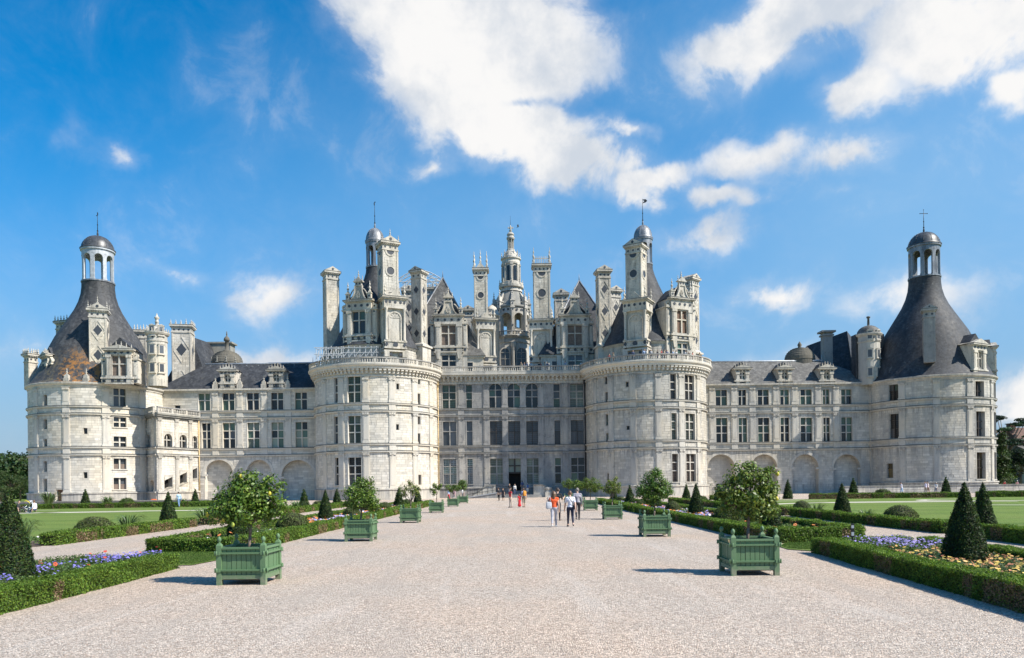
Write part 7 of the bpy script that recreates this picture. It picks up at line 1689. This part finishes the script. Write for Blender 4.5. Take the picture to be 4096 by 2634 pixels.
# ================================================================ PEOPLE
def cloth(name, col, stripes=None):
    def fn(t, b):
        p = t.pos(); n = t.noise(p, 9.0, 4)
        c = t.mix(1.0, (*col, 1), t.new_rgb(t.lin(n, .3, .7, .85, 1.15)), blend='MULTIPLY')
        if stripes:
            s = t.new('ShaderNodeSeparateXYZ'); t.l.new(p, s.inputs[0]); c = t.mix(t.ss(t.math('SINE', t.math('MULTIPLY', s.outputs[0], 150.0)), .35, .6), c, stripes)
        t.l.new(c, b.inputs['Base Color']); t.l.new(t.bump(t.noise(p, 14.0, 3), .5, .02), b.inputs['Normal'])
    if name not in MATS: mat(name, col, .85, fn=fn)
    return name
mat('skin', (0.52, 0.33, 0.24), .55); mat('hair_dark', (0.045, 0.028, 0.018), .5); mat('hair_brown', (0.13, 0.07, 0.035), .5); mat('hair_grey', (0.2, 0.18, 0.16), .5); mat('shoe_dark', (.03, .03, .03), .6); mat('shoe_white', (.7, .7, .68), .6)
def person(label, x, y, z=0.0, H=1.68, rz=0.0, top=('tee', (.5, .5, .5)), bottom=('trousers', (.05, .06, .1)), hair='hair_dark', shoes='shoe_dark', sleeve=.5, leg=1.0, stride=0.0, arm=0.0, armR=None, armL=None, long_hair=False, vox=.02, fingers=False, stripes=None, sit=False, skirt=None, group=None, hat=None, build=1.1):
    """one continuous body grown round a posed skeleton; local +y is where the person faces"""
    f = XF((x, y, z), rz); h = H
    B = []      # p, q, r0, r1, part
    def bone(p, q, r0, r1, part): B.append((np.array(p, float), np.array(q, float), r0*h*build if part not in ('head', 'hair') else r0*h, r1*h*build if part not in ('head', 'hair') else r1*h, part))
    hip = .525*h; hw = .052*h
    def fk(p, L, swing, out=0.0): return (p[0]+out*L, p[1]+math.sin(swing)*L, p[2]-math.cos(swing)*L*math.sqrt(max(0, 1-out*out)))
    low = 1e9; legs = []
    for s in (-1, 1):
        hp = (s*hw, 0, hip)
        if sit: kn = (s*hw*1.5, .235*h, hip+.10*h); an = (s*hw*1.4, .36*h, hip-.12*h)
        else:
            sw = stride*s; kn = fk(hp, .245*h, sw); kb = sw-(.35*abs(stride)+.55*max(0, -s*stride) if stride else 0.02); an = fk(kn, .235*h, kb)
        legs.append((s, hp, kn, an)); low = min(low, an[2])
    dz = .042*h-low if not sit else .06*h-min(l[3][2] for l in legs)
    up = lambda p: (p[0], p[1], p[2]+dz)
    for s, hp, kn, an in legs:
        hp, kn, an = up(hp), up(kn), up(an)
        bone(hp, kn, .047, .033, 'thigh'); bone(kn, an, .033, .022, 'shin')
        toe = (an[0]+s*.012*h, an[1]+.085*h, an[2]-.022*h); heel = (an[0], an[1]-.025*h, an[2]-.022*h)
        bone(heel, toe, .021, .018, 'foot')
    P0 = up((0, 0, hip)); lean = .04*h if not sit else .05*h
    ch = (0, lean*.5, P0[2]+.195*h); nk = (0, lean*.6, P0[2]+.315*h)
    bone((-hw*.7, 0, P0[2]+.01*h), (hw*.7, 0, P0[2]+.01*h), .058, .058, 'pelvis'); bone((0, 0, P0[2]+.02*h), (0, lean*.3, P0[2]+.12*h), .066, .060, 'torso')
    bone((-.045*h, lean*.4, P0[2]+.21*h), (.045*h, lean*.4, P0[2]+.21*h), .062, .062, 'torso'); bone((0, lean*.3, P0[2]+.12*h), ch, .060, .068, 'torso'); bone((-.085*h, lean*.5, P0[2]+.275*h), (.085*h, lean*.5, P0[2]+.275*h), .036, .036, 'torso')
    bone((0, lean*.5, P0[2]+.28*h), (0, lean*.8, P0[2]+.345*h), .028, .027, 'neck')
    hc = (0, lean*.9+.01*h, P0[2]+.40*h); bone((hc[0], hc[1], hc[2]-.018*h), (hc[0], hc[1]-.005*h, hc[2]+.025*h), .046, .050, 'head')
    bone((0, hc[1]+.045*h, hc[2]-.008*h), (0, hc[1]+.056*h, hc[2]-.014*h), .009, .010, 'head')      # nose
    bone((0, hc[1]+.03*h, hc[2]-.05*h), (0, hc[1]+.038*h, hc[2]-.046*h), .02, .018, 'head')
    for s in (-1, 1): bone((s*.050*h, hc[1], hc[2]-.008*h), (s*.052*h, hc[1]-.004*h, hc[2]+.012*h), .009, .011, 'head')
    bone((0, hc[1]-.016*h, hc[2]+.018*h), (0, hc[1]-.004*h, hc[2]+.034*h), .050, .050, 'hair')
    if long_hair:
        bone((0, hc[1]-.035*h, hc[2]), (0, hc[1]-.05*h, P0[2]+.25*h), .045, .035, 'hair')
        for s in (-1, 1): bone((s*.035*h, hc[1]-.02*h, hc[2]+.01*h), (s*.04*h, hc[1]-.03*h, hc[2]-.06*h), .035, .03, 'hair')
    for s in (-1, 1):
        sh = (s*.103*h, lean*.5, P0[2]+.275*h); pose = (armL if s < 0 else armR)
        if pose is None: el = (sh[0]+s*.025*h, sh[1]-s*arm*.10*h-.01*h, sh[2]-.175*h); wr = (el[0]+s*.005*h, el[1]-s*arm*.12*h+.035*h, el[2]-.145*h)
        else: el = (sh[0]+pose[0][0]*h, sh[1]+pose[0][1]*h, sh[2]+pose[0][2]*h); wr = (sh[0]+pose[1][0]*h, sh[1]+pose[1][1]*h, sh[2]+pose[1][2]*h)
        bone(sh, el, .032, .024, 'upper_arm'); bone(el, wr, .024, .016, 'forearm')
        d = np.array(wr)-np.array(el); d = d/np.linalg.norm(d); hd = np.array(wr)+d*.045*h; bone(wr, hd, .015, .018, 'hand')
        if fingers:
            side = np.cross(d, [s*1.0, 0, 0]); side = side/max(np.linalg.norm(side), 1e-6)
            for k in range(4):
                b0 = hd+side*(.010*(k-1.5))*h; L = (.034, .040, .038, .030)[k]*h; m_ = b0+d*L*.55; e_ = m_+d*L*.4+np.array([-s*.012*h, 0, 0]); bone(b0, m_, .0062, .0058, 'hand'); bone(m_, e_, .0058, .005, 'hand')
            tb = np.array(wr)+d*.012*h-side*.012*h; bone(tb, tb+d*.026*h-side*.018*h, .0068, .006, 'hand')
        else:
            for k in (-1, 1): bone(hd, hd+d*.03*h+np.array([0, k*.008*h, 0]), .010, .008, 'hand')
            bone(np.array(wr)+d*.012*h, np.array(wr)+d*.035*h+np.array([0, .02*h, 0]), .008, .007, 'hand')
    if skirt:
        zk = P0[2]-skirt*h; bone((0, 0, P0[2]), (0, 0, zk+.06*h), .072, .105, 'skirt'); bone((-.05*h, 0, zk+.05*h), (.05*h, 0, zk+.05*h), .085, .085, 'skirt')
    if hat:
        bone((0, hc[1]-.0*h, hc[2]+.035*h), (0, hc[1], hc[2]+.05*h), .052, .045, 'hat'); bone((0, hc[1]-.03*h, hc[2]+.03*h), (0, hc[1]+.07*h, hc[2]+.03*h), .03, .02, 'hat')
    mb = MB()
    for p, q, r0, r1, part in B:
        v = q-p; L = np.linalg.norm(v); n = 10
        if L < 1e-5: continue
        d = v/L; a = np.array(Vector(d).orthogonal().normalized()); b = np.cross(d, a); rings = []
        for t, rr, off in [(-1, 0.02, -r0), (-.7, .71, -.7*r0), (0, 1, 0), (1, 1, 0), (1.7, .71, .7*r1), (2, .02, r1)]:
            R = (r0 if t <= 0 else r1)*rr; c = (p if t <= 0 else q)+d*off
            rings.append([tuple(c+(a*math.cos(2*PI*i/n)+b*math.sin(2*PI*i/n))*R) for i in range(n)])
        vs = sum(rings, []); mb.add(vs, [(j*n+i, j*n+(i+1) % n, (j+1)*n+(i+1) % n, (j+1)*n+i) for j in range(5) for i in range(n)]+[tuple(range(n-1, -1, -1)), tuple(range(5*n, 6*n))])
    tmp = mb.build('tmp', 'skin', None, (0, 0, 0)); md = tmp.modifiers.new('r', 'REMESH'); md.mode = 'VOXEL'; md.voxel_size = vox*h/1.68; md.use_smooth_shade = True
    sm = tmp.modifiers.new('s', 'SMOOTH'); sm.factor = .5; sm.iterations = 2 if not fingers else 1
    dg = bpy.context.evaluated_depsgraph_get(); dg.update(); me = bpy.data.meshes.new_from_object(tmp.evaluated_get(dg)); me0 = tmp.data; bpy.data.objects.remove(tmp); bpy.data.meshes.remove(me0)
    nf = len(me.polygons); C = np.empty(nf*3); me.polygons.foreach_get('center', C); C = C.reshape(-1, 3)
    best = np.full(nf, 1e9); bid = np.zeros(nf, int); bt = np.zeros(nf)
    for i, (p, q, r0, r1, part) in enumerate(B):
        v = q-p; L2 = max(v@v, 1e-9); t = np.clip(((C-p)@v)/L2, 0, 1); dd = np.linalg.norm(C-(p+t[:, None]*v), axis=1)-(r0+(r1-r0)*t); k = dd < best; best[k] = dd[k]; bid[k] = i; bt[k] = t[k]
    kinds = [b[4] for b in B]; slots = ['skin', cloth(*_cm(top)), cloth(*_cm(bottom, stripes), stripes), hair, shoes, cloth(*_cm(hat)) if hat else hair]
    idx = np.zeros(nf, int); part = np.array([{'thigh': 0, 'shin': 1, 'foot': 2, 'pelvis': 3, 'torso': 4, 'neck': 5, 'head': 6, 'hair': 7, 'upper_arm': 8, 'forearm': 9, 'hand': 10, 'skirt': 11, 'hat': 12}[k] for k in kinds])[bid]
    idx[part == 4] = 1; idx[part == 3] = 2; idx[part == 7] = 3; idx[part == 2] = 4; idx[part == 12] = 5
    trunk_ = (part == 3) | (part == 4) | ((part == 0) & (C[:, 2] > P0[2]-.02*h)); idx[trunk_] = np.where(C[trunk_, 2] > P0[2]+.035*h, 1, 2)
    idx[part == 11] = 1 if top[0] == 'dress' else 2
    if top[0] == 'dress': idx[(part == 3) | trunk_] = 1
    idx[(part == 8) & (bt < sleeve*2)] = 1; idx[(part == 9) & (bt < sleeve*2-1)] = 1
    idx[(part == 0) & (bt < leg*2) & ~trunk_] = 2; idx[(part == 1) & (bt < leg*2-1.02)] = 2
    idx[(part == 6) & (C[:, 2] > hc[2]+.03*h)] = 3; idx[(part == 6) & (C[:, 1] < hc[1]-.012*h) & (C[:, 2] > hc[2]-.035*h)] = 3
    me.materials.clear()
    for s_ in slots: me.materials.append(MATS[s_])
    me.polygons.foreach_set('material_index', idx.astype(np.int32)); me.polygons.foreach_set('use_smooth', np.ones(nf, bool)); me.name = 'person'
    V = np.empty(len(me.vertices)*3); me.vertices.foreach_get('co', V)
    o = bpy.data.objects.new('person', me); COL.objects.link(o); o.location = (x, y, z); o.rotation_euler.z = rz
    tag(o, label, 'person', group)
    return o
def _cm(t, stripes=None):
    c = t[1]; return ('cloth_%d_%d_%d%s' % (int(c[0]*999), int(c[1]*999), int(c[2]*999), '_s' if stripes else ''), c)
def gp(px, py): return G(px, py)
WALK = 0.0      # facing away from the camera is +y
x, y = gp(2217, 2108.6)
person('woman in orange top and striped trousers with a white tote, walking away', x, y, 0, 1.68, -.05, ('tee', (.72, .10, .025)), ('trousers', (.52, .50, .50)), 'hair_brown', 'shoe_white', .16, .97, .30, .3, armL=((-.035, .0, -.17), (-.06, .05, -.04)), long_hair=True, vox=.0135, fingers=True, stripes=(.10, .13, .24))
OX, OY = x, y
x, y = gp(2282, 2108)
person('woman in white tee and navy trousers with a crossbody bag, walking away', x, y, 0, 1.69, .04, ('tee', (.62, .63, .68)), ('trousers', (.018, .022, .045)), 'hair_brown', 'shoe_dark', .34, .93, -.30, .8, vox=.0135, fingers=True)
WX, WY = x, y
x, y = gp(2311, 2081)
person('man in grey shirt and dark trousers walking beside the woman in white', x, y, 0, 1.79, 0, ('shirt', (.30, .29, .33)), ('trousers', (.03, .03, .036)), 'hair_grey', 'shoe_dark', .95, 1.0, .26, -.5, vox=.0145, fingers=True, build=1.1)
x, y = gp(2231, 2084)
person('man in black tee and dark trousers ahead of the woman in orange', x, y, 0, 1.8, -.2, ('tee', (.02, .022, .025)), ('trousers', (.025, .028, .035)), 'hair_dark', 'shoe_dark', .45, 1.0, .2, .5, armR=((.04, .03, -.16), (.08, .12, -.09)), vox=.0145, fingers=True, build=1.05)
x, y = gp(2042.8, 2031); person('woman in red top and beige trousers standing before the entrance', x, y, 0, 1.69, 2.2, ('tee', (.50, .035, .04)), ('trousers', (.55, .45, .36)), 'hair_brown', 'shoe_dark', .2, .97, .05, .2, long_hair=True)
x, y = gp(2078, 2030.5); person('little girl in a long red dress before the entrance', x, y, 0, 1.2, .3, ('dress', (.62, .02, .03)), ('trousers', (.62, .02, .03)), 'hair_brown', 'shoe_dark', .1, .3, .04, .2, long_hair=True, skirt=.42)
x, y = gp(2096, 2030); person('man in blue shirt and camouflage shorts with orange backpack', x, y, 0, 1.70, .4, ('tee', (.22, .28, .50)), ('shorts', (.22, .19, .14)), 'hair_brown', 'shoe_dark', .5, .62, .05, .3); MX, MY = x, y
x, y = gp(1996, 2003); person('person in black with a shoulder bag left of the entrance steps', x, y, 0, 1.68, .8, ('tee', (.02, .02, .025)), ('trousers', (.02, .02, .025)), 'hair_dark', 'shoe_dark', .5, 1.0, .06, .2)
x, y = gp(2013, 2003); person('woman in a dark dress left of the entrance steps', x, y, 0, 1.58, 2.8, ('dress', (.022, .022, .03)), ('trousers', (.022, .022, .03)), 'hair_brown', 'shoe_dark', .3, .3, .05, .1, long_hair=True, skirt=.24)
def on_steps(px, Y, zz): return P(px, 1950, Y)[0], Y, zz
for lab, px, Y, zz, kw in (
    ('man in black tee and jeans sitting on the entrance steps', 2038, 116.9, .45, dict(H=1.78, rz=3.1, top=('tee', (.025, .025, .03)), bottom=('trousers', (.12, .18, .28)), hair='hair_dark')),
    ('person in white shirt and jeans sitting on the entrance steps', 2059, 116.8, .45, dict(H=1.7, rz=3.3, top=('tee', (.66, .66, .64)), bottom=('trousers', (.07, .10, .18)), hair='hair_grey', sleeve=.9)),
    ('man in dark cap and grey shorts climbing towards the doorway', 2089, 118.4, .9, dict(H=1.78, rz=0, top=('tee', (.06, .09, .2)), bottom=('shorts', (.16, .16, .17)), leg=.6, hat=('cap', (.03, .04, .08)))),
    ('man in white shorts with a blue backpack on the steps', 2110, 117.6, .45, dict(H=1.8, rz=.1, top=('tee', (.55, .55, .54)), bottom=('shorts', (.68, .68, .66)), leg=.58, hat=('cap', (.5, .5, .5))))):
    x, y, zz = on_steps(px, Y, zz); person(lab, x, y, zz, stride=.12, arm=.2, **kw)
for lab, px, py, kw in (
    ('man in pale blue shirt and jeans behind the far left yew cone', 716, 2030, dict(H=1.72, rz=.9, top=('shirt', (.36, .52, .72)), bottom=('trousers', (.16, .26, .42)), sleeve=.95)),
    ('person in light blue top and red trousers behind the fifth left planter', 1795, 2006, dict(H=1.66, rz=2.0, top=('tee', (.40, .52, .72)), bottom=('trousers', (.55, .05, .07)))),
    ('person in pale pink behind the fifth left planter', 1818, 2007, dict(H=1.55, rz=2.8, top=('tee', (.62, .40, .42)), bottom=('trousers', (.5, .45, .42)), long_hair=True)),
    ('person in white with blue bag behind the farthest left planter', 1852, 2000, dict(H=1.66, rz=1.2, top=('tee', (.62, .62, .62)), bottom=('trousers', (.06, .08, .12)))),
    ('man in white tee and pale blue shorts walking by the low wall', 3607, 1981, dict(H=1.78, rz=1.3, top=('tee', (.62, .60, .66)), bottom=('shorts', (.30, .45, .62)), leg=.62, hat=('cap', (.1, .1, .12)))),
    ('man in lilac tee walking just right of the far yew cone', 3704, 1981, dict(H=1.82, rz=1.3, top=('tee', (.50, .50, .66)), bottom=('shorts', (.28, .26, .22)), leg=.6)),
    ('man in pink-white tee behind the man in lilac', 3713, 1979, dict(H=1.80, rz=1.3, top=('tee', (.66, .55, .55)), bottom=('shorts', (.22, .14, .10)), leg=.6)),
    ('woman in white top and grey shorts near the low wall', 3744, 1981, dict(H=1.66, rz=-1.0, top=('tee', (.68, .66, .62)), bottom=('shorts', (.14, .16, .2)), leg=.5, hat=('hat', (.5, .45, .4)))),):
    x, y = gp(px, py); person(lab, x, y, 0, stride=.2, arm=.4, **kw)
for lab, px, py, Y, kw in (('person in red on the lawn beyond the right tower', 4017, 1905, 122, dict(top=('tee', (.5, .05, .06)), bottom=('trousers', (.3, .05, .05)))), ('person in white hat and red on the lawn at the right edge', 4068, 1908, 122, dict(top=('tee', (.55, .30, .32)), bottom=('trousers', (.3, .05, .05)), hat=('hat', (.7, .7, .72)))), ('seated person in white on the lawn at the right edge', 4056, 1916, 116, dict(top=('tee', (.68, .68, .7)), bottom=('trousers', (.1, .1, .1)), sit=True))):
    X = P(px, py, Y)[0]; person(lab, X, Y, 0, H=1.68, rz=random.uniform(0, 6), **kw)
x, y = gp(140, 2054); person('person in white shirt and jeans sitting on the left lawn', x, y, .02, 1.75, 1.4, ('tee', (.70, .72, .74)), ('trousers', (.07, .10, .17)), 'hair_brown', 'shoe_white', .5, 1.0, sit=True)
x, y = gp(72, 2053); person('person in dark clothes sitting on the lawn beside the strollers', x, y, .02, 1.72, -1.2, ('tee', (.05, .045, .05)), ('trousers', (.05, .05, .05)), 'hair_dark', 'shoe_dark', .5, 1.0, sit=True)
# bags
def bag(name, label, c, w, d, h, col, rz=0, strap=None, taper=.85, rnd=False):
    m = cloth(*_cm((0, col))); root = thing(name, label, 'bag', c); f = XF(c, rz); mb = MB(); n = 8
    prof = [(.80, 0), (1.0, .08), (1.0, .5), (.95, .8), (taper if not rnd else .72, .95), (taper*.8 if not rnd else .35, 1.0)]
    vs = []
    for s, t in prof:
        for i in range(12):
            a = 2*PI*i/12; e = .55; cx = abs(math.cos(a))**e*(1 if math.cos(a) >= 0 else -1); cy = abs(math.sin(a))**e*(1 if math.sin(a) >= 0 else -1); vs.append(f(cx*w/2*s, cy*d/2*s, t*h))
    mb.add(vs, [(j*12+i, j*12+(i+1) % 12, (j+1)*12+(i+1) % 12, (j+1)*12+i) for j in range(5) for i in range(12)]+[tuple(range(11, -1, -1)), tuple(range(60, 72))], 0, True); mb.build('body', m, root)
    sm = MB()
    for p, q in (strap or []): sm.tube(p, q, .012, n=5)
    if sm.v: sm.build('strap', m, root)
    if name == 'backpack': pm = MB(); pm.box(-w*.32, w*.32, -d/2-.05, -d/2+.01, h*.12, h*.5, f); pm.build('front_pocket', m, root)
bag('tote_bag', 'white tote bag on the shoulder of the woman in orange', (OX-.24, OY-.10, .84), .28, .10, .32, (.42, .44, .48), .25, [((OX-.36, OY-.10, 1.17), (OX-.2, OY+.02, 1.44)), ((OX-.16, OY-.12, 1.17), (OX-.18, OY-.04, 1.44))])
bag('crossbody_bag', 'dark crossbody bag on the hip of the woman in white', (WX+.22, WY-.05, .80), .20, .10, .22, (.02, .022, .035), -.3, [((WX+.2, WY-.10, 1.0), (WX+.03, WY-.14, 1.2)), ((WX+.03, WY-.14, 1.2), (WX-.12, WY-.06, 1.44))])
bag('backpack', 'orange backpack on the man in blue before the entrance', (MX+.06, MY-.22, .98), .32, .2, .48, (.62, .26, .04), .4, rnd=True)
xx = on_steps(2110, 117.6, .45); bag('backpack', 'blue backpack on the man in white shorts', (xx[0]+.02, xx[1]-.2, 1.5), .34, .2, .5, (.03, .10, .28), .1, rnd=True)
xx = on_steps(2089, 118.4, .9); bag('backpack', 'dark blue backpack on the man climbing to the doorway', (xx[0]+.02, xx[1]-.2, 1.92), .34, .2, .5, (.04, .07, .16), .0, rnd=True)
x, y = gp(1994, 2003); bag('shoulder_bag', 'tan shoulder bag of the person in black by the steps', (x+.05, y-.22, .75), .3, .12, .24, (.42, .28, .2), .2)
x, y = gp(612, 2004); bag('travel_bag', 'orange bag lying at the foot of the stair pavilion', (P(615, 1990, 108)[0], 108, .05), .9, .4, .55, (.6, .12, .03), .2, rnd=True)
# two strollers on the left lawn
def stroller(label, x, y, rz, col):
    root = thing('stroller', label, 'stroller', (x, y, .02), 'strollers on the lawn'); f = XF((x, y, .02), rz); m = cloth(*_cm((0, col)))
    for sx in (-1, 1):
        for yy in (-.35, .38):
            w = MB(); w.ring(yy, .12, .07, .12, -.02, .02, 12, XF(f(sx*.26, 0, 0), rz+PI/2)); w.build('wheel', 'shoe_dark', root)
        t = MB(); t.tube(f(sx*.25, .38, .12), f(sx*.25, -.2, .62), .018); t.tube(f(sx*.25, -.35, .12), f(sx*.25, .1, .55), .018); t.tube(f(sx*.25, -.2, .62), f(sx*.25, -.55, 1.02), .018); t.build('frame_side', 'steel', root)
    t = MB(); t.tube(f(-.25, -.55, 1.02), f(.25, -.55, 1.02), .02); t.build('handle', 'shoe_dark', root)
    s = MB(); s.add([f(a, b, c) for a, b, c in ((-.2, .3, .42), (.2, .3, .42), (.2, -.1, .36), (-.2, -.1, .36), (-.2, -.34, .88), (.2, -.34, .88), (-.2, .3, .36), (.2, .3, .36), (.2, -.12, .28), (-.2, -.12, .28))], [(0, 1, 2, 3), (3, 2, 5, 4), (6, 7, 8, 9)]); s.build('seat', 'shoe_dark', root)
    hd = MB(); vs = []
    for i in range(7):
        a = PI*(.05+.62*i/6)
        for sx in (-1, -.6, .6, 1): vs.append(f(sx*.24, -.22-.34*math.cos(a)*.8+.1, .72+.36*math.sin(a)*(1.0 if abs(sx) < .9 else .9)))
    hd.add(vs, [(4*i+k, 4*i+k+1, 4*i+5+k, 4*i+4+k) for i in range(6) for k in range(3)], 0, True); hd.build('hood', m, root)
x, y = gp(100, 2051); stroller('yellow and black stroller on the left lawn', x, y, 2.0, (.62, .48, .02)); x, y = gp(118, 2050); stroller('grey stroller with pale hood on the left lawn', x, y, 1.5, (.42, .44, .46))
# visitors on the terraces: eight bodies, copied with their own place
VIS = []
for i, (t_, b_, hr, lh) in enumerate((((.03, .03, .035), (.05, .06, .1), 'hair_dark', 0), ((.55, .54, .52), (.05, .06, .1), 'hair_brown', 1), ((.10, .12, .2), (.2, .2, .2), 'hair_dark', 0), ((.40, .10, .08), (.04, .05, .08), 'hair_brown', 1), ((.35, .36, .38), (.04, .04, .05), 'hair_grey', 0), ((.22, .30, .45), (.05, .06, .1), 'hair_dark', 0), ((.45, .36, .25), (.06, .06, .07), 'hair_brown', 1))):
    VIS.append((t_, person('x', 0, 0, -50, 1.7, 0, ('tee', t_), ('trousers', b_), hr, 'shoe_dark', .5, 1.0, .03, .1, long_hair=bool(lh), vox=.03)))
NAMES = ('black', 'white', 'navy', 'red', 'grey', 'blue', 'tan')
def visit(pts, where, group):
    for i, (p, rz) in enumerate(pts):
        k = (i*3+len(where)) % len(VIS); src = VIS[k][1]; c = src.copy(); COL.objects.link(c); c.location = p; c.rotation_euler.z = rz; s = random.uniform(.93, 1.06); c.scale = (s, s, s)
        nth = ('first', 'second', 'third', 'fourth', 'fifth', 'sixth', 'seventh', 'eighth', 'ninth', 'tenth', 'eleventh', 'twelfth', 'thirteenth', 'fourteenth', 'fifteenth', 'sixteenth', 'seventeenth')[i]
        tag(c, 'visitor in %s, %s from the left %s' % (NAMES[k], nth, where), 'person', group)
pts = []
for xx in (252, 300, 480, 578, 595, 645, 705, 745, 770, 800, 850, 878, 955, 1008, 1030, 1090, 1118):
    u, _ = RKT.at(9.75).hit(*c3b(xx, 1420)); a = u/9.75; q = RKT.at(9.75).pos(u, 20.37, random.uniform(-.5, 0)); pts.append((q, PI+a+random.uniform(-1.2, 1.2)))
visit(pts, 'behind the right keep tower balustrade', 'visitors on the right keep tower')
pts = []
for xx in (975, 1000, 1030, 1070, 1100, 1145, 1160, 1200, 1225, 1400, 1550):
    X = P(*cC(xx, 1440), 121.2)[0]; pts.append(((X, 120.6+random.uniform(0, .9), 20.37), PI+random.uniform(-1.5, 1.5)))
visit(pts, 'behind the straight balustrade over the entrance', 'visitors above the entrance')
for _, o in VIS: me = o.data; bpy.data.objects.remove(o)
